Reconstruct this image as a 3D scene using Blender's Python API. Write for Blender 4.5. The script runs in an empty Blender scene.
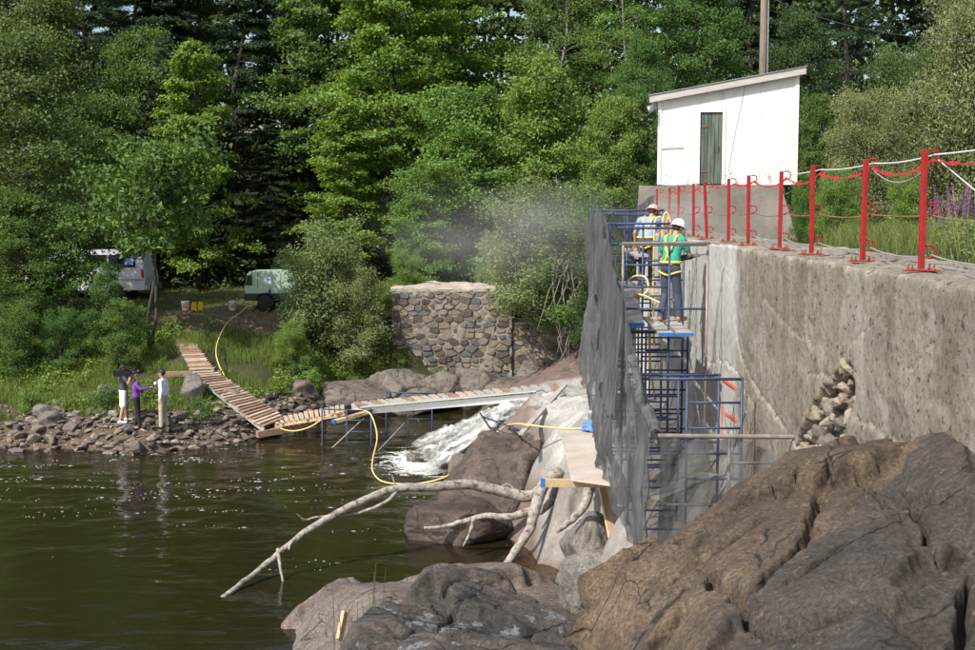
import bpy, bmesh, math, random
import numpy as np
from mathutils import Vector, Matrix

R = math.radians
SC = bpy.context.scene
COL = SC.collection

# ------------------------------------------------------------------ camera
CAM_Z = 7.2
FPX, CX, CY = 1230.0, 487.5, 325.0          # focal length and centre in 975x650 pixel units
PITCH = math.atan(115 / FPX)
YAW = math.atan(24.5 / FPX * math.cos(PITCH))
cam_d = bpy.data.cameras.new('camera')
cam_d.sensor_fit = 'HORIZONTAL'; cam_d.sensor_width = 36.0
cam_d.lens = FPX / 975 * 36.0
cam_d.clip_start = 0.1; cam_d.clip_end = 2000
cam = bpy.data.objects.new('camera', cam_d); COL.objects.link(cam)
cam.location = (0, 0, CAM_Z)
cam.rotation_euler = (math.pi / 2 - PITCH, 0, YAW)
SC.camera = cam

# ------------------------------------------------------------------ light
SUN_DIR = Vector((-0.62, -0.66, 1.0)).normalized()      # towards the sun
sun_el = math.asin(SUN_DIR.z); sun_az = math.atan2(SUN_DIR.x, SUN_DIR.y)
W = bpy.data.worlds.new('World'); SC.world = W; W.use_nodes = True
wn = W.node_tree; wn.nodes.clear()
sky = wn.nodes.new('ShaderNodeTexSky'); sky.sky_type = 'NISHITA'; sky.sun_disc = False
sky.sun_elevation = sun_el; sky.sun_rotation = sun_az % (2 * math.pi)
sky.air_density = 1.2; sky.dust_density = 2.5; sky.ozone_density = 1.0
bg = wn.nodes.new('ShaderNodeBackground'); bg.inputs['Strength'].default_value = 0.145
wo = wn.nodes.new('ShaderNodeOutputWorld')
wn.links.new(sky.outputs[0], bg.inputs[0]); wn.links.new(bg.outputs[0], wo.inputs[0])
sl = bpy.data.lights.new('sun', 'SUN'); sl.energy = 5.0; sl.angle = R(0.55); sl.color = (1.0, 0.95, 0.86)
so = bpy.data.objects.new('sun', sl); COL.objects.link(so)
so.rotation_euler = SUN_DIR.to_track_quat('Z', 'Y').to_euler(); so.location = (-20, -20, 40)
SC.view_settings.view_transform = 'Standard'; SC.view_settings.look = 'None'
SC.view_settings.exposure = 0.28; SC.view_settings.gamma = 1.0
SC.render.engine = 'CYCLES'
SC.cycles.max_bounces = 7; SC.cycles.diffuse_bounces = 3; SC.cycles.transparent_max_bounces = 12
SC.cycles.volume_bounces = 0; SC.cycles.use_denoising = True
SC.cycles.volume_step_rate = 2.0

# ------------------------------------------------------------------ pixel <-> world (photograph 975x650)
_F = Vector((-math.sin(YAW) * math.cos(PITCH), math.cos(YAW) * math.cos(PITCH), -math.sin(PITCH)))
_RT = Vector((math.cos(YAW), math.sin(YAW), 0))
_UP = _RT.cross(_F)
def ray(px, py): return _RT * (px - CX) + _UP * (CY - py) + _F * FPX
def P(px, py, y):                    # point on the pixel's ray at world depth y
    r = ray(px, py); k = y / r.y
    return Vector((r.x * k, y, CAM_Z + r.z * k))
def PZ(px, py, z):                   # point on the pixel's ray at height z
    r = ray(px, py); k = (z - CAM_Z) / r.z
    return Vector((r.x * k, r.y * k, z))
def PX(px, py, x):                   # point on the pixel's ray at lateral x (the wall plane)
    r = ray(px, py); k = x / r.x
    return Vector((x, r.y * k, CAM_Z + r.z * k))

# ------------------------------------------------------------------ noise (numpy)
def _h(ix, iy, iz, seed):
    n = (ix.astype(np.int64) * 374761393 + iy.astype(np.int64) * 668265263 + iz.astype(np.int64) * 2147483647 + seed * 974634777) & 0xFFFFFFFF
    n = ((n ^ (n >> 13)) * 1274126177) & 0xFFFFFFFF
    n = n ^ (n >> 16)
    return (n & 0xFFFF) / 65535.0
def vn(x, y, z=None, seed=0):
    x = np.asarray(x, float); y = np.asarray(y, float)
    z = np.zeros_like(x) if z is None else np.asarray(z, float)
    x, y, z = np.broadcast_arrays(x, y, z)
    ix, iy, iz = np.floor(x), np.floor(y), np.floor(z)
    fx, fy, fz = x - ix, y - iy, z - iz
    fx, fy, fz = (f * f * f * (f * (f * 6 - 15) + 10) for f in (fx, fy, fz))
    out = 0
    for a in (0, 1):
        for b in (0, 1):
            for c in (0, 1):
                w = (fx if a else 1 - fx) * (fy if b else 1 - fy) * (fz if c else 1 - fz)
                out = out + w * _h(ix + a, iy + b, iz + c, seed)
    return out * 2 - 1
def fbm(x, y, z=None, oct=4, seed=0, gain=0.5):
    x = np.asarray(x, float); y = np.asarray(y, float)
    a, f, o = 1.0, 1.0, 0
    for i in range(oct):
        o = o + a * vn(x * f, y * f, None if z is None else np.asarray(z, float) * f, seed + i * 17)
        a *= gain; f *= 2.03
    return o
def worley(x, y, seed=0):            # F1, F2, cell offset dx dy, cell random numbers
    ix, iy = np.floor(x), np.floor(y)
    f1 = np.full(x.shape, 9.0); f2 = f1.copy(); dx = np.zeros(x.shape); dy = dx.copy(); r1 = dx.copy(); r2 = dx.copy(); r3 = dx.copy()
    z0 = np.zeros(x.shape)
    for a in (-1, 0, 1):
        for b in (-1, 0, 1):
            cx, cy = ix + a, iy + b
            ox = cx + _h(cx, cy, z0, seed); oy = cy + _h(cx, cy, z0 + 1, seed)
            d = np.hypot(x - ox, y - oy)
            n = d < f1
            f2 = np.where(n, f1, np.minimum(f2, d))
            f1 = np.where(n, d, f1)
            dx = np.where(n, x - ox, dx); dy = np.where(n, y - oy, dy)
            r1 = np.where(n, _h(cx, cy, z0 + 2, seed), r1); r2 = np.where(n, _h(cx, cy, z0 + 3, seed), r2); r3 = np.where(n, _h(cx, cy, z0 + 4, seed), r3)
    return f1, f2, dx, dy, r1, r2, r3
def facets(x, y, seed=0, tilt=1.0):  # tilted blocks; returns height and the distance to the block edge
    f1, f2, dx, dy, a, b, c = worley(x, y, seed)
    return (a - 0.5) + tilt * ((b - 0.5) * dx + (c - 0.5) * dy), f2 - f1
def sst(a, b, x):
    t = np.clip((np.asarray(x, float) - a) / (b - a), 0, 1); return t * t * (3 - 2 * t)
def seg_dist(x, y, poly):            # distance to a polyline and the signed side of its nearest segment
    best = np.full(x.shape, 1e9); side = np.zeros(x.shape)
    for (ax, ay), (bx, by) in zip(poly[:-1], poly[1:]):
        vx, vy = bx - ax, by - ay; l2 = vx * vx + vy * vy + 1e-12
        t = np.clip(((x - ax) * vx + (y - ay) * vy) / l2, 0, 1)
        d = np.hypot(x - ax - t * vx, y - ay - t * vy)
        s = np.sign((x - ax) * vy - (y - ay) * vx)
        n = d < best; best = np.where(n, d, best); side = np.where(n, s, side)
    return best, side
def tps(pts, vals, smooth=1e-3):     # thin plate spline through control points
    p = np.array(pts, float); v = np.array(vals, float); n = len(p)
    def k(r2): return np.where(r2 > 1e-12, r2 * np.log(np.maximum(r2, 1e-12)) * 0.5, 0)
    d2 = ((p[:, None] - p[None]) ** 2).sum(-1)
    A = np.zeros((n + 3, n + 3)); A[:n, :n] = k(d2) + np.eye(n) * smooth
    A[:n, n] = 1; A[:n, n + 1:] = p; A[n, :n] = 1; A[n + 1:, :n] = p.T
    w = np.linalg.solve(A, np.concatenate([v, np.zeros(3)]))
    def f(x, y):
        sh = np.shape(x); x = np.ravel(x); y = np.ravel(y); o = w[n] + w[n + 1] * x + w[n + 2] * y
        for i in range(n): o = o + w[i] * k((x - p[i, 0]) ** 2 + (y - p[i, 1]) ** 2)
        return o.reshape(sh)
    return f

# ------------------------------------------------------------------ materials
MATS = {}
def _n(nt, t, **kw):
    n = nt.nodes.new(t)
    for k, v in kw.items():
        if k.startswith('i_'): n.inputs[k[2:].replace('_', ' ')].default_value = v
        else: setattr(n, k, v)
    return n
def ramp(nt, stops, interp='LINEAR'):
    r = nt.nodes.new('ShaderNodeValToRGB'); r.color_ramp.interpolation = interp
    e = r.color_ramp.elements
    while len(e) < len(stops): e.new(0.5)
    for q, (p, c) in zip(e, stops): q.position = p; q.color = (*c, 1) if len(c) == 3 else c
    return r
def mix(nt, a, b, fac, blend='MIX'):
    m = nt.nodes.new('ShaderNodeMix'); m.data_type = 'RGBA'; m.blend_type = blend
    for s, v in ((0, fac), (6, a), (7, b)):
        if isinstance(v, bpy.types.NodeSocket): nt.links.new(v, m.inputs[s])
        elif s == 0: m.inputs[0].default_value = v
        else: m.inputs[s].default_value = (*v, 1) if len(v) == 3 else v
    return m.outputs[2]
def base(name):
    m = bpy.data.materials.new(name); m.use_nodes = True; nt = m.node_tree
    b = nt.nodes['Principled BSDF']; MATS[name] = m
    tc = nt.nodes.new('ShaderNodeTexCoord')
    return m, nt, b, tc
def noise(nt, tc, scale, detail=6, rough=0.6, stretch=None, dist=0.0):
    n = _n(nt, 'ShaderNodeTexNoise'); n.inputs['Scale'].default_value = scale; n.inputs['Detail'].default_value = detail
    n.inputs['Roughness'].default_value = rough; n.inputs['Distortion'].default_value = dist
    v = tc.outputs['Object']
    if stretch:
        mp = nt.nodes.new('ShaderNodeMapping'); mp.inputs['Scale'].default_value = stretch; nt.links.new(v, mp.inputs[0]); v = mp.outputs[0]
    nt.links.new(v, n.inputs['Vector'])
    return n.outputs['Fac']
def bump(nt, b, h, strength=0.4, dist=0.02, prev=None):
    n = nt.nodes.new('ShaderNodeBump'); n.inputs['Strength'].default_value = strength; n.inputs['Distance'].default_value = dist
    nt.links.new(h, n.inputs['Height'])
    if prev: nt.links.new(prev, n.inputs['Normal'])
    nt.links.new(n.outputs[0], b.inputs['Normal']); return n.outputs[0]
def attr(nt, name):
    a = nt.nodes.new('ShaderNodeAttribute'); a.attribute_name = name; return a.outputs['Fac']
def surf(name, stops, scale=3.0, rough=0.85, bs=0.4, bscale=None, bdist=0.02, stretch=None, metal=0.0, detail=7, spec=0.3):
    m, nt, b, tc = base(name)
    r = ramp(nt, stops); nt.links.new(noise(nt, tc, scale, detail, 0.65, stretch), r.inputs[0])
    nt.links.new(r.outputs[0], b.inputs['Base Color'])
    b.inputs['Roughness'].default_value = rough; b.inputs['Metallic'].default_value = metal; b.inputs['Specular IOR Level'].default_value = spec
    if bs: bump(nt, b, noise(nt, tc, bscale or scale * 4, 8, 0.7, stretch), bs, bdist)
    return m
def around(c, v=0.25):
    return [(0.3, tuple(x * (1 - v) for x in c)), (0.7, tuple(min(1, x * (1 + v)) for x in c))]
def flat(name, c, rough=0.6, v=0.15, scale=8, metal=0, bs=0.1, spec=0.4):
    return surf(name, around(c, v), scale, rough, bs, None, 0.005, None, metal, 4, spec)

def rockmat(name, cols, scale=1.0, bs=0.7, lichen=None, dirz=0.0, tone=None):
    m, nt, b, tc0 = base(name)
    mp = nt.nodes.new('ShaderNodeMapping'); mp.vector_type = 'TEXTURE'; mp.inputs['Rotation'].default_value = (0, 0, dirz); mp.inputs['Scale'].default_value = (2.2, 0.8, 0.8) if dirz else (1, 1, 1)
    nt.links.new(tc0.outputs['Object'], mp.inputs[0])
    class tc: outputs = {'Object': mp.outputs[0]}
    r1 = ramp(nt, [(0.3, cols[0]), (0.5, cols[1]), (0.72, cols[2])]); nt.links.new(noise(nt, tc, 0.8 * scale, 9, 0.62), r1.inputs[0])
    c = r1.outputs[0]
    r3 = ramp(nt, [(0.5, (0, 0, 0)), (0.66, (1, 1, 1))]); nt.links.new(noise(nt, tc, 2.3 * scale, 9, 0.66), r3.inputs[0])
    c = mix(nt, c, cols[3], r3.outputs[0])
    r6 = ramp(nt, [(0.58, (0, 0, 0)), (0.70, (0.5, 0.5, 0.5))]); nt.links.new(noise(nt, tc, 7 * scale, 9, 0.72, (1, 1.6, 1.6)), r6.inputs[0])
    r7 = ramp(nt, [(0.36, (0.6, 0.6, 0.6)), (0.46, (1, 1, 1))]); nt.links.new(noise(nt, tc, 4.2 * scale, 10, 0.75), r7.inputs[0])
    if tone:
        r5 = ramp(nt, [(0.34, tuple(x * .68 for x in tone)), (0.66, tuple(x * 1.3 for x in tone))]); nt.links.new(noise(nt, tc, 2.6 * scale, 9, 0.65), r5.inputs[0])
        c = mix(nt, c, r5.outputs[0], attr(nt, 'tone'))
    c = mix(nt, c, tuple(min(1, x * 1.55) for x in cols[2]), r6.outputs[0]); c = mix(nt, c, r7.outputs[0], 1.0, 'MULTIPLY')
    if lichen:
        r4 = ramp(nt, [(0.585, (0, 0, 0)), (0.62, (.8, .8, .8))]); nt.links.new(noise(nt, tc0, 2.6 * scale, 7, 0.7), r4.inputs[0])
        c = mix(nt, c, lichen, r4.outputs[0])
    r2 = ramp(nt, [(0.40, (0.45, 0.44, 0.43)), (0.5, (0.95, 0.95, 0.95)), (0.60, (1.6, 1.57, 1.5))]); nt.links.new(noise(nt, tc0, 30 * scale, 8, 0.85), r2.inputs[0])
    c = mix(nt, c, r2.outputs[0], 1.0, 'MULTIPLY')
    r8 = ramp(nt, [(0.69, (0, 0, 0)), (0.74, (.4, .4, .4))]); nt.links.new(noise(nt, tc0, 55 * scale, 3, 0.5), r8.inputs[0]); c = mix(nt, c, tuple(min(1, x * 2.4) for x in cols[2]), r8.outputs[0])
    # thin fractures at two scales, their crack shade put into the colour, broken up by noise
    wn_ = nt.nodes.new('ShaderNodeTexNoise'); wn_.inputs['Scale'].default_value = 1.6 * scale; wn_.inputs['Detail'].default_value = 5; nt.links.new(tc.outputs['Object'], wn_.inputs[0])
    ml = nt.nodes.new('ShaderNodeVectorMath'); ml.operation = 'MULTIPLY_ADD'; ml.inputs[1].default_value = (.30, .30, .30); nt.links.new(wn_.outputs['Color'], ml.inputs[0]); nt.links.new(tc.outputs['Object'], ml.inputs[2])
    crk = None
    for sc_, wd_, lo_ in ((0.85 * scale, 0.009, 0.47), (2.1 * scale, 0.010, 0.58)):
        vo = nt.nodes.new('ShaderNodeTexVoronoi'); vo.feature = 'DISTANCE_TO_EDGE'; vo.inputs['Scale'].default_value = sc_; nt.links.new(ml.outputs[0], vo.inputs['Vector'])
        rv = ramp(nt, [(0.0, (1, 1, 1)), (wd_, (0, 0, 0))]); nt.links.new(vo.outputs['Distance'], rv.inputs[0])
        rm = ramp(nt, [(lo_, (0, 0, 0)), (lo_ + .05, (1, 1, 1))]); nt.links.new(noise(nt, tc0, 1.7 * scale, 3, 0.5), rm.inputs[0])
        k_ = mix(nt, rv.outputs[0], rm.outputs[0], 1.0, 'MULTIPLY'); crk = k_ if crk is None else mix(nt, crk, k_, 1.0, 'LIGHTEN')
    c = mix(nt, c, tuple(x * .35 for x in cols[3]), crk)
    nt.links.new(c, b.inputs['Base Color']); b.inputs['Roughness'].default_value = 0.68; b.inputs['Specular IOR Level'].default_value = 0.4
    p = bump(nt, b, noise(nt, tc, 3.2 * scale, 11, 0.62), bs, 0.06 / scale)
    iv = nt.nodes.new('ShaderNodeInvert'); nt.links.new(crk, iv.inputs['Color']); p = bump(nt, b, iv.outputs[0], 0.8, 0.03 / scale, p)
    bump(nt, b, noise(nt, tc0, 30 * scale, 8, 0.85), 0.9, 0.02 / scale, p)
    return m

def leafmat(name, c, var=0.35, trans=0.35, yellow=0.04):
    m, nt, b, tc = base(name)
    oi = nt.nodes.new('ShaderNodeObjectInfo')
    r = ramp(nt, [(0.0, tuple(x * (1 - var) for x in c)), (0.6, c), (0.965, tuple(min(1, x * k) for x, k in zip(c, (1.4, 1.2, 1.0)))), (1.0, (c[0] * 1.9 + yellow, c[1] * 1.4 + yellow * .7, c[2]))])
    nt.links.new(attr(nt, 'rnd'), r.inputs[0])
    hs = nt.nodes.new('ShaderNodeHueSaturation')
    mr = nt.nodes.new('ShaderNodeMapRange'); mr.inputs[3].default_value = 0.485; mr.inputs[4].default_value = 0.515
    nt.links.new(oi.outputs['Random'], mr.inputs[0]); nt.links.new(mr.outputs[0], hs.inputs['Hue'])
    nt.links.new(r.outputs[0], hs.inputs['Color'])
    nt.links.new(hs.outputs[0], b.inputs['Base Color']); b.inputs['Roughness'].default_value = 0.55; b.inputs['Specular IOR Level'].default_value = 0.35
    tr = nt.nodes.new('ShaderNodeBsdfTranslucent')
    tcx = mix(nt, hs.outputs[0], (1.35, 1.2, 0.45), 1.0, 'MULTIPLY'); nt.links.new(tcx, tr.inputs[0])
    ms = nt.nodes.new('ShaderNodeMixShader'); ms.inputs[0].default_value = trans
    nt.links.new(b.outputs[0], ms.inputs[1]); nt.links.new(tr.outputs[0], ms.inputs[2])
    nt.links.new(ms.outputs[0], nt.nodes['Material Output'].inputs[0])
    return m

# ------------------------------------------------------------------ mesh builder
class MB:
    def __init__(s): s.v = []; s.f = []; s.m = []
    def add(s, vs, fs, mi=0):
        o = len(s.v); s.v.extend(tuple(v) for v in vs); s.f.extend(tuple(i + o for i in f) for f in fs); s.m.extend([mi] * len(fs)); return s
    def box(s, c, size, rot=None, mi=0, bev=0.0, taper=None):
        hx, hy, hz = size[0] / 2, size[1] / 2, size[2] / 2
        vs = []
        if bev <= 0:
            vs = [Vector((x, y, z)) for z in (-hz, hz) for y in (-hy, hy) for x in (-hx, hx)]
            fs = [(0, 2, 3, 1), (4, 5, 7, 6), (0, 1, 5, 4), (2, 6, 7, 3), (0, 4, 6, 2), (1, 3, 7, 5)]
        else:
            bm = bmesh.new(); bmesh.ops.create_cube(bm, size=1.0)
            for v in bm.verts: v.co = Vector((v.co.x * size[0], v.co.y * size[1], v.co.z * size[2]))
            bmesh.ops.bevel(bm, geom=list(bm.edges), offset=bev, segments=2, affect='EDGES', profile=0.6)
            bm.verts.index_update(); vs = [v.co.copy() for v in bm.verts]; fs = [tuple(v.index for v in f.verts) for f in bm.faces]; bm.free()
        if taper:
            for v in vs:
                if v.z > 0: v.x *= taper[0]; v.y *= taper[1]
        M = rot if isinstance(rot, Matrix) else (Matrix.Rotation(rot, 3, 'Z') if rot else None)
        s.add([(M @ v if M else v) + Vector(c) for v in vs], fs, mi); return s
    def beam(s, a, b, w, h, mi=0, up=Vector((0, 0, 1)), bev=0.0):     # box from a to b
        a, b = Vector(a), Vector(b); d = b - a; L = d.length; d.normalize()
        x = d.cross(up)
        if x.length < 1e-4: x = d.cross(Vector((1, 0, 0)))
        x.normalize(); z = x.cross(d)
        M = Matrix((x, d, z)).transposed()
        return s.box((a + b) / 2, (w, L, h), M, mi, bev)
    def tube(s, pts, r, n=8, mi=0, cap=True):
        pts = [Vector(p) for p in pts]; k = len(pts)
        rs = r if hasattr(r, '__len__') else [r] * k
        vs = []; fs = []; prev = None
        for i, p in enumerate(pts):
            t = (pts[min(i + 1, k - 1)] - pts[max(i - 1, 0)]).normalized()
            u = t.orthogonal().normalized() if prev is None else (prev - t * prev.dot(t)).normalized()
            prev = u; w = t.cross(u)
            for j in range(n):
                a = 2 * math.pi * j / n; vs.append(p + (u * math.cos(a) + w * math.sin(a)) * rs[i])
        for i in range(k - 1):
            for j in range(n): fs.append((i * n + j, i * n + (j + 1) % n, (i + 1) * n + (j + 1) % n, (i + 1) * n + j))
        if cap: fs.append(tuple(range(n))[::-1]); fs.append(tuple(range((k - 1) * n, k * n)))
        s.add(vs, fs, mi); return s
    def lathe(s, prof, n=20, mi=0, c=(0, 0, 0), M=None, cap=True):    # prof: (r, z)
        vs = []; fs = []; k = len(prof)
        for r_, z_ in prof:
            for j in range(n):
                a = 2 * math.pi * j / n; v = Vector((r_ * math.cos(a), r_ * math.sin(a), z_)); vs.append((M @ v if M else v) + Vector(c))
        for i in range(k - 1):
            for j in range(n): fs.append((i * n + j, i * n + (j + 1) % n, (i + 1) * n + (j + 1) % n, (i + 1) * n + j))
        if cap: fs.append(tuple(range(n))[::-1]); fs.append(tuple(range((k - 1) * n, k * n)))
        s.add(vs, fs, mi); return s
    def prism(s, poly, a, b, mi=0):            # polygon points (Vectors) shifted by a and b
        n = len(poly); vs = [Vector(p) + Vector(a) for p in poly] + [Vector(p) + Vector(b) for p in poly]
        fs = [tuple(range(n))[::-1], tuple(range(n, 2 * n))] + [(i, (i + 1) % n, n + (i + 1) % n, n + i) for i in range(n)]
        s.add(vs, fs, mi); return s
    def ellipsoid(s, c, r, n=14, mi=0, M=None):
        vs = []; fs = []; k = n // 2 + 1
        for i in range(k):
            th = math.pi * i / (k - 1)
            for j in range(n):
                a = 2 * math.pi * j / n
                v = Vector((r[0] * math.sin(th) * math.cos(a), r[1] * math.sin(th) * math.sin(a), r[2] * math.cos(th)))
                vs.append((M @ v if M else v) + Vector(c))
        for i in range(k - 1):
            for j in range(n): fs.append((i * n + j, (i + 1) * n + j, (i + 1) * n + (j + 1) % n, i * n + (j + 1) % n))
        s.add(vs, fs, mi); return s
    def mesh(s, name, mats, smooth=False):
        me = bpy.data.meshes.new(name); me.from_pydata(s.v, [], s.f)
        for m in (mats if isinstance(mats, (list, tuple)) else [mats]): me.materials.append(MATS[m] if isinstance(m, str) else m)
        me.polygons.foreach_set('material_index', s.m)
        if smooth: me.polygons.foreach_set('use_smooth', [True] * len(s.f))
        me.update(); return me
    def build(s, name, mats, parent=None, smooth=False): return link(name, s.mesh(name, mats, smooth), parent)

def link(name, me, parent=None):
    o = bpy.data.objects.new(name, me); COL.objects.link(o)
    if parent is not None: attach(o, parent)
    return o
def attach(o, parent):                           # keep the mesh's world coordinates under a moved parent
    o.parent = parent
    if parent.parent is None: o.matrix_parent_inverse = Matrix.LocRotScale(parent.location, parent.rotation_euler, parent.scale).inverted()
def tag(o, label=None, cat=None, group=None, kind=None):
    if label: o['label'] = label
    if cat: o['category'] = cat
    if group: o['group'] = group
    if kind: o['kind'] = kind
    return o
def thing(name, label, cat, loc=(0, 0, 0), group=None):
    o = bpy.data.objects.new(name, None); COL.objects.link(o); o.location = loc; o.empty_display_size = 0.2
    return tag(o, label, cat, group)
def copy_tree(o, parent=None):
    c = o.copy(); COL.objects.link(c); c.parent = parent
    for ch in list(o.children): copy_tree(ch, c)
    return c
def npmesh(name, V, F, mats, smooth=True, attrs=None, uv=None):      # numpy verts (N,3), quads or tris (M,k)
    me = bpy.data.meshes.new(name); n, k = F.shape
    me.vertices.add(len(V)); me.vertices.foreach_set('co', V.astype(np.float32).ravel())
    me.loops.add(n * k); me.loops.foreach_set('vertex_index', F.astype(np.int32).ravel())
    me.polygons.add(n); me.polygons.foreach_set('loop_start', np.arange(0, n * k, k, dtype=np.int32)); me.polygons.foreach_set('loop_total', np.full(n, k, np.int32))
    me.polygons.foreach_set('use_smooth', np.full(n, smooth))
    for m in (mats if isinstance(mats, (list, tuple)) else [mats]): me.materials.append(MATS[m] if isinstance(m, str) else m)
    for nm, (dom, arr) in (attrs or {}).items():
        a = me.attributes.new(nm, 'FLOAT', dom); a.data.foreach_set('value', np.asarray(arr, np.float32).ravel())
    me.update(calc_edges=True); me.validate(); return me
def gridfaces(nu, nv):                # vertex index = i*nv + j
    i, j = np.meshgrid(np.arange(nu - 1), np.arange(nv - 1), indexing='ij')
    a = (i * nv + j).ravel(); return np.stack([a, a + nv, a + nv + 1, a + 1], 1)
# ================================================================== materials
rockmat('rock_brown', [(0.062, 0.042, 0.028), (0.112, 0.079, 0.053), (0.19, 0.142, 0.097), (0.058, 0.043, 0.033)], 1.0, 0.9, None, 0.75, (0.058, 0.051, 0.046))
rockmat('rock_dark', [(0.032, 0.030, 0.029), (0.065, 0.056, 0.049), (0.135, 0.105, 0.085), (0.028, 0.027, 0.027)], 1.3, 1.0, (0.19, 0.195, 0.20), -0.35)
rockmat('rock_pink', [(0.10, 0.077, 0.066), (0.155, 0.123, 0.107), (0.235, 0.195, 0.175), (0.085, 0.066, 0.056)], 1.0, 0.85, None, 0.5)
rockmat('rock_grey', [(0.11, 0.10, 0.09), (0.18, 0.168, 0.152), (0.26, 0.25, 0.235), (0.09, 0.08, 0.07)], 1.0, 0.6)
rockmat('rock_red', [(0.045, 0.034, 0.028), (0.078, 0.057, 0.046), (0.12, 0.088, 0.07), (0.035, 0.03, 0.027)], 1.2, 0.5)
rockmat('rock_ledge', [(0.085, 0.072, 0.062), (0.14, 0.12, 0.10), (0.20, 0.17, 0.145), (0.065, 0.056, 0.05)], 1.0, 0.6)
for k, c in enumerate([(0.17, 0.135, 0.11), (0.13, 0.105, 0.09), (0.20, 0.165, 0.135), (0.10, 0.085, 0.075), (0.235, 0.21, 0.185)]):
    surf('shore_stone_%d' % k, around(c, 0.35), 4, 0.85, 0.5, 18, 0.02)
for k, c in enumerate([(0.20, 0.165, 0.118), (0.085, 0.072, 0.066), (0.14, 0.12, 0.102), (0.115, 0.11, 0.107), (0.25, 0.21, 0.15), (0.10, 0.075, 0.064), (0.19, 0.17, 0.146)]):
    surf('masonry_%d' % k, around(c, 0.3), 7, 0.85, 0.5, 22, 0.02)
surf('mortar', [(0.3, (0.16, 0.142, 0.115)), (0.55, (0.28, 0.255, 0.215)), (0.75, (0.40, 0.37, 0.32))], 4, 0.9, 0.7, 25, 0.03)
surf('cap_concrete', [(0.3, (0.30, 0.27, 0.22)), (0.7, (0.46, 0.42, 0.36))], 3, 0.9, 0.6, 20, 0.03)
surf('rubble_concrete', [(0.3, (0.24, 0.205, 0.155)), (0.7, (0.42, 0.37, 0.29))], 5, 0.9, 0.7, 25, 0.04)

def concrete_wall_mat():
    m, nt, b, tc = base('wall_concrete')
    r1 = ramp(nt, [(0.3, (0.17, 0.15, 0.122)), (0.5, (0.245, 0.22, 0.182)), (0.7, (0.325, 0.297, 0.252))]); nt.links.new(noise(nt, tc, 0.55, 9, 0.68), r1.inputs[0])
    st = noise(nt, tc, 2.0, 7, 0.65, (1.0, 1.2, 0.3)); rs = ramp(nt, [(0.36, (0.78, 0.75, 0.70)), (0.6, (1.06, 1.06, 1.06))]); nt.links.new(st, rs.inputs[0])
    c = mix(nt, r1.outputs[0], rs.outputs[0], 1.0, 'MULTIPLY')
    sp = noise(nt, tc, 26, 7, 0.85); rp = ramp(nt, [(0.36, (0.45, 0.44, 0.43)), (0.47, (0.95, 0.95, 0.95)), (0.66, (1.3, 1.28, 1.24))]); nt.links.new(sp, rp.inputs[0])
    c = mix(nt, c, rp.outputs[0], 1.0, 'MULTIPLY')
    rn = ramp(nt, [(0.3, (0.37, 0.365, 0.345)), (0.7, (0.52, 0.515, 0.49))]); nt.links.new(noise(nt, tc, 1.6, 8, 0.65), rn.inputs[0])
    c = mix(nt, c, rn.outputs[0], attr(nt, 'fresh'))
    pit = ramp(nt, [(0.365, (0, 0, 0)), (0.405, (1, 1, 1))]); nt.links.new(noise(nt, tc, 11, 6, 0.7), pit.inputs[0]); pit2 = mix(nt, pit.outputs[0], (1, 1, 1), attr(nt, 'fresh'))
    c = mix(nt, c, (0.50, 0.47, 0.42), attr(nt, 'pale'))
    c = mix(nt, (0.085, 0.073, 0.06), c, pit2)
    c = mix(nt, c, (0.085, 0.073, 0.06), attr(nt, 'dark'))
    nt.links.new(c, b.inputs['Base Color']); b.inputs['Roughness'].default_value = 0.9; b.inputs['Specular IOR Level'].default_value = 0.2
    p = bump(nt, b, pit2, 0.7, 0.03)
    p = bump(nt, b, noise(nt, tc, 7, 9, 0.6), 0.25, 0.03, p)
    bump(nt, b, noise(nt, tc, 60, 6, 0.75), 0.8, 0.014, p)
concrete_wall_mat()

def ground_mat():
    m, nt, b, tc = base('ground_soil')
    r1 = ramp(nt, [(0.3, (0.035, 0.045, 0.018)), (0.55, (0.055, 0.06, 0.025)), (0.75, (0.09, 0.075, 0.045))]); nt.links.new(noise(nt, tc, 0.9, 9, 0.7), r1.inputs[0])
    r2 = ramp(nt, [(0.3, (0.10, 0.065, 0.045)), (0.7, (0.19, 0.135, 0.10))]); nt.links.new(noise(nt, tc, 2.5, 9, 0.7), r2.inputs[0])
    c = mix(nt, r1.outputs[0], r2.outputs[0], attr(nt, 'dirt'))
    c = mix(nt, c, (0.055, 0.042, 0.022), attr(nt, 'bed'))
    nt.links.new(c, b.inputs['Base Color']); b.inputs['Roughness'].default_value = 0.95; b.inputs['Specular IOR Level'].default_value = 0.1
    bump(nt, b, noise(nt, tc, 9, 9, 0.75), 0.7, 0.06)
ground_mat()

def apron_mat():
    m, nt, b, tc = base('apron_rock')
    r1 = ramp(nt, [(0.3, (0.17, 0.16, 0.145)), (0.5, (0.34, 0.33, 0.31)), (0.68, (0.50, 0.49, 0.47))]); nt.links.new(noise(nt, tc, 1.1, 9, 0.68), r1.inputs[0])
    r2 = ramp(nt, [(0.3, (0.10, 0.072, 0.058)), (0.7, (0.20, 0.14, 0.115))]); nt.links.new(noise(nt, tc, 2.0, 9, 0.68), r2.inputs[0])
    c = mix(nt, r1.outputs[0], r2.outputs[0], attr(nt, 'wet'))
    sp = noise(nt, tc, 30, 5, 0.8); rp = ramp(nt, [(0.35, (0.7, 0.7, 0.7)), (0.6, (1.1, 1.1, 1.1))]); nt.links.new(sp, rp.inputs[0])
    c = mix(nt, c, rp.outputs[0], 1.0, 'MULTIPLY')
    nt.links.new(c, b.inputs['Base Color']); b.inputs['Roughness'].default_value = 0.85
    bump(nt, b, noise(nt, tc, 6, 9, 0.72), 0.6, 0.06)
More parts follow.
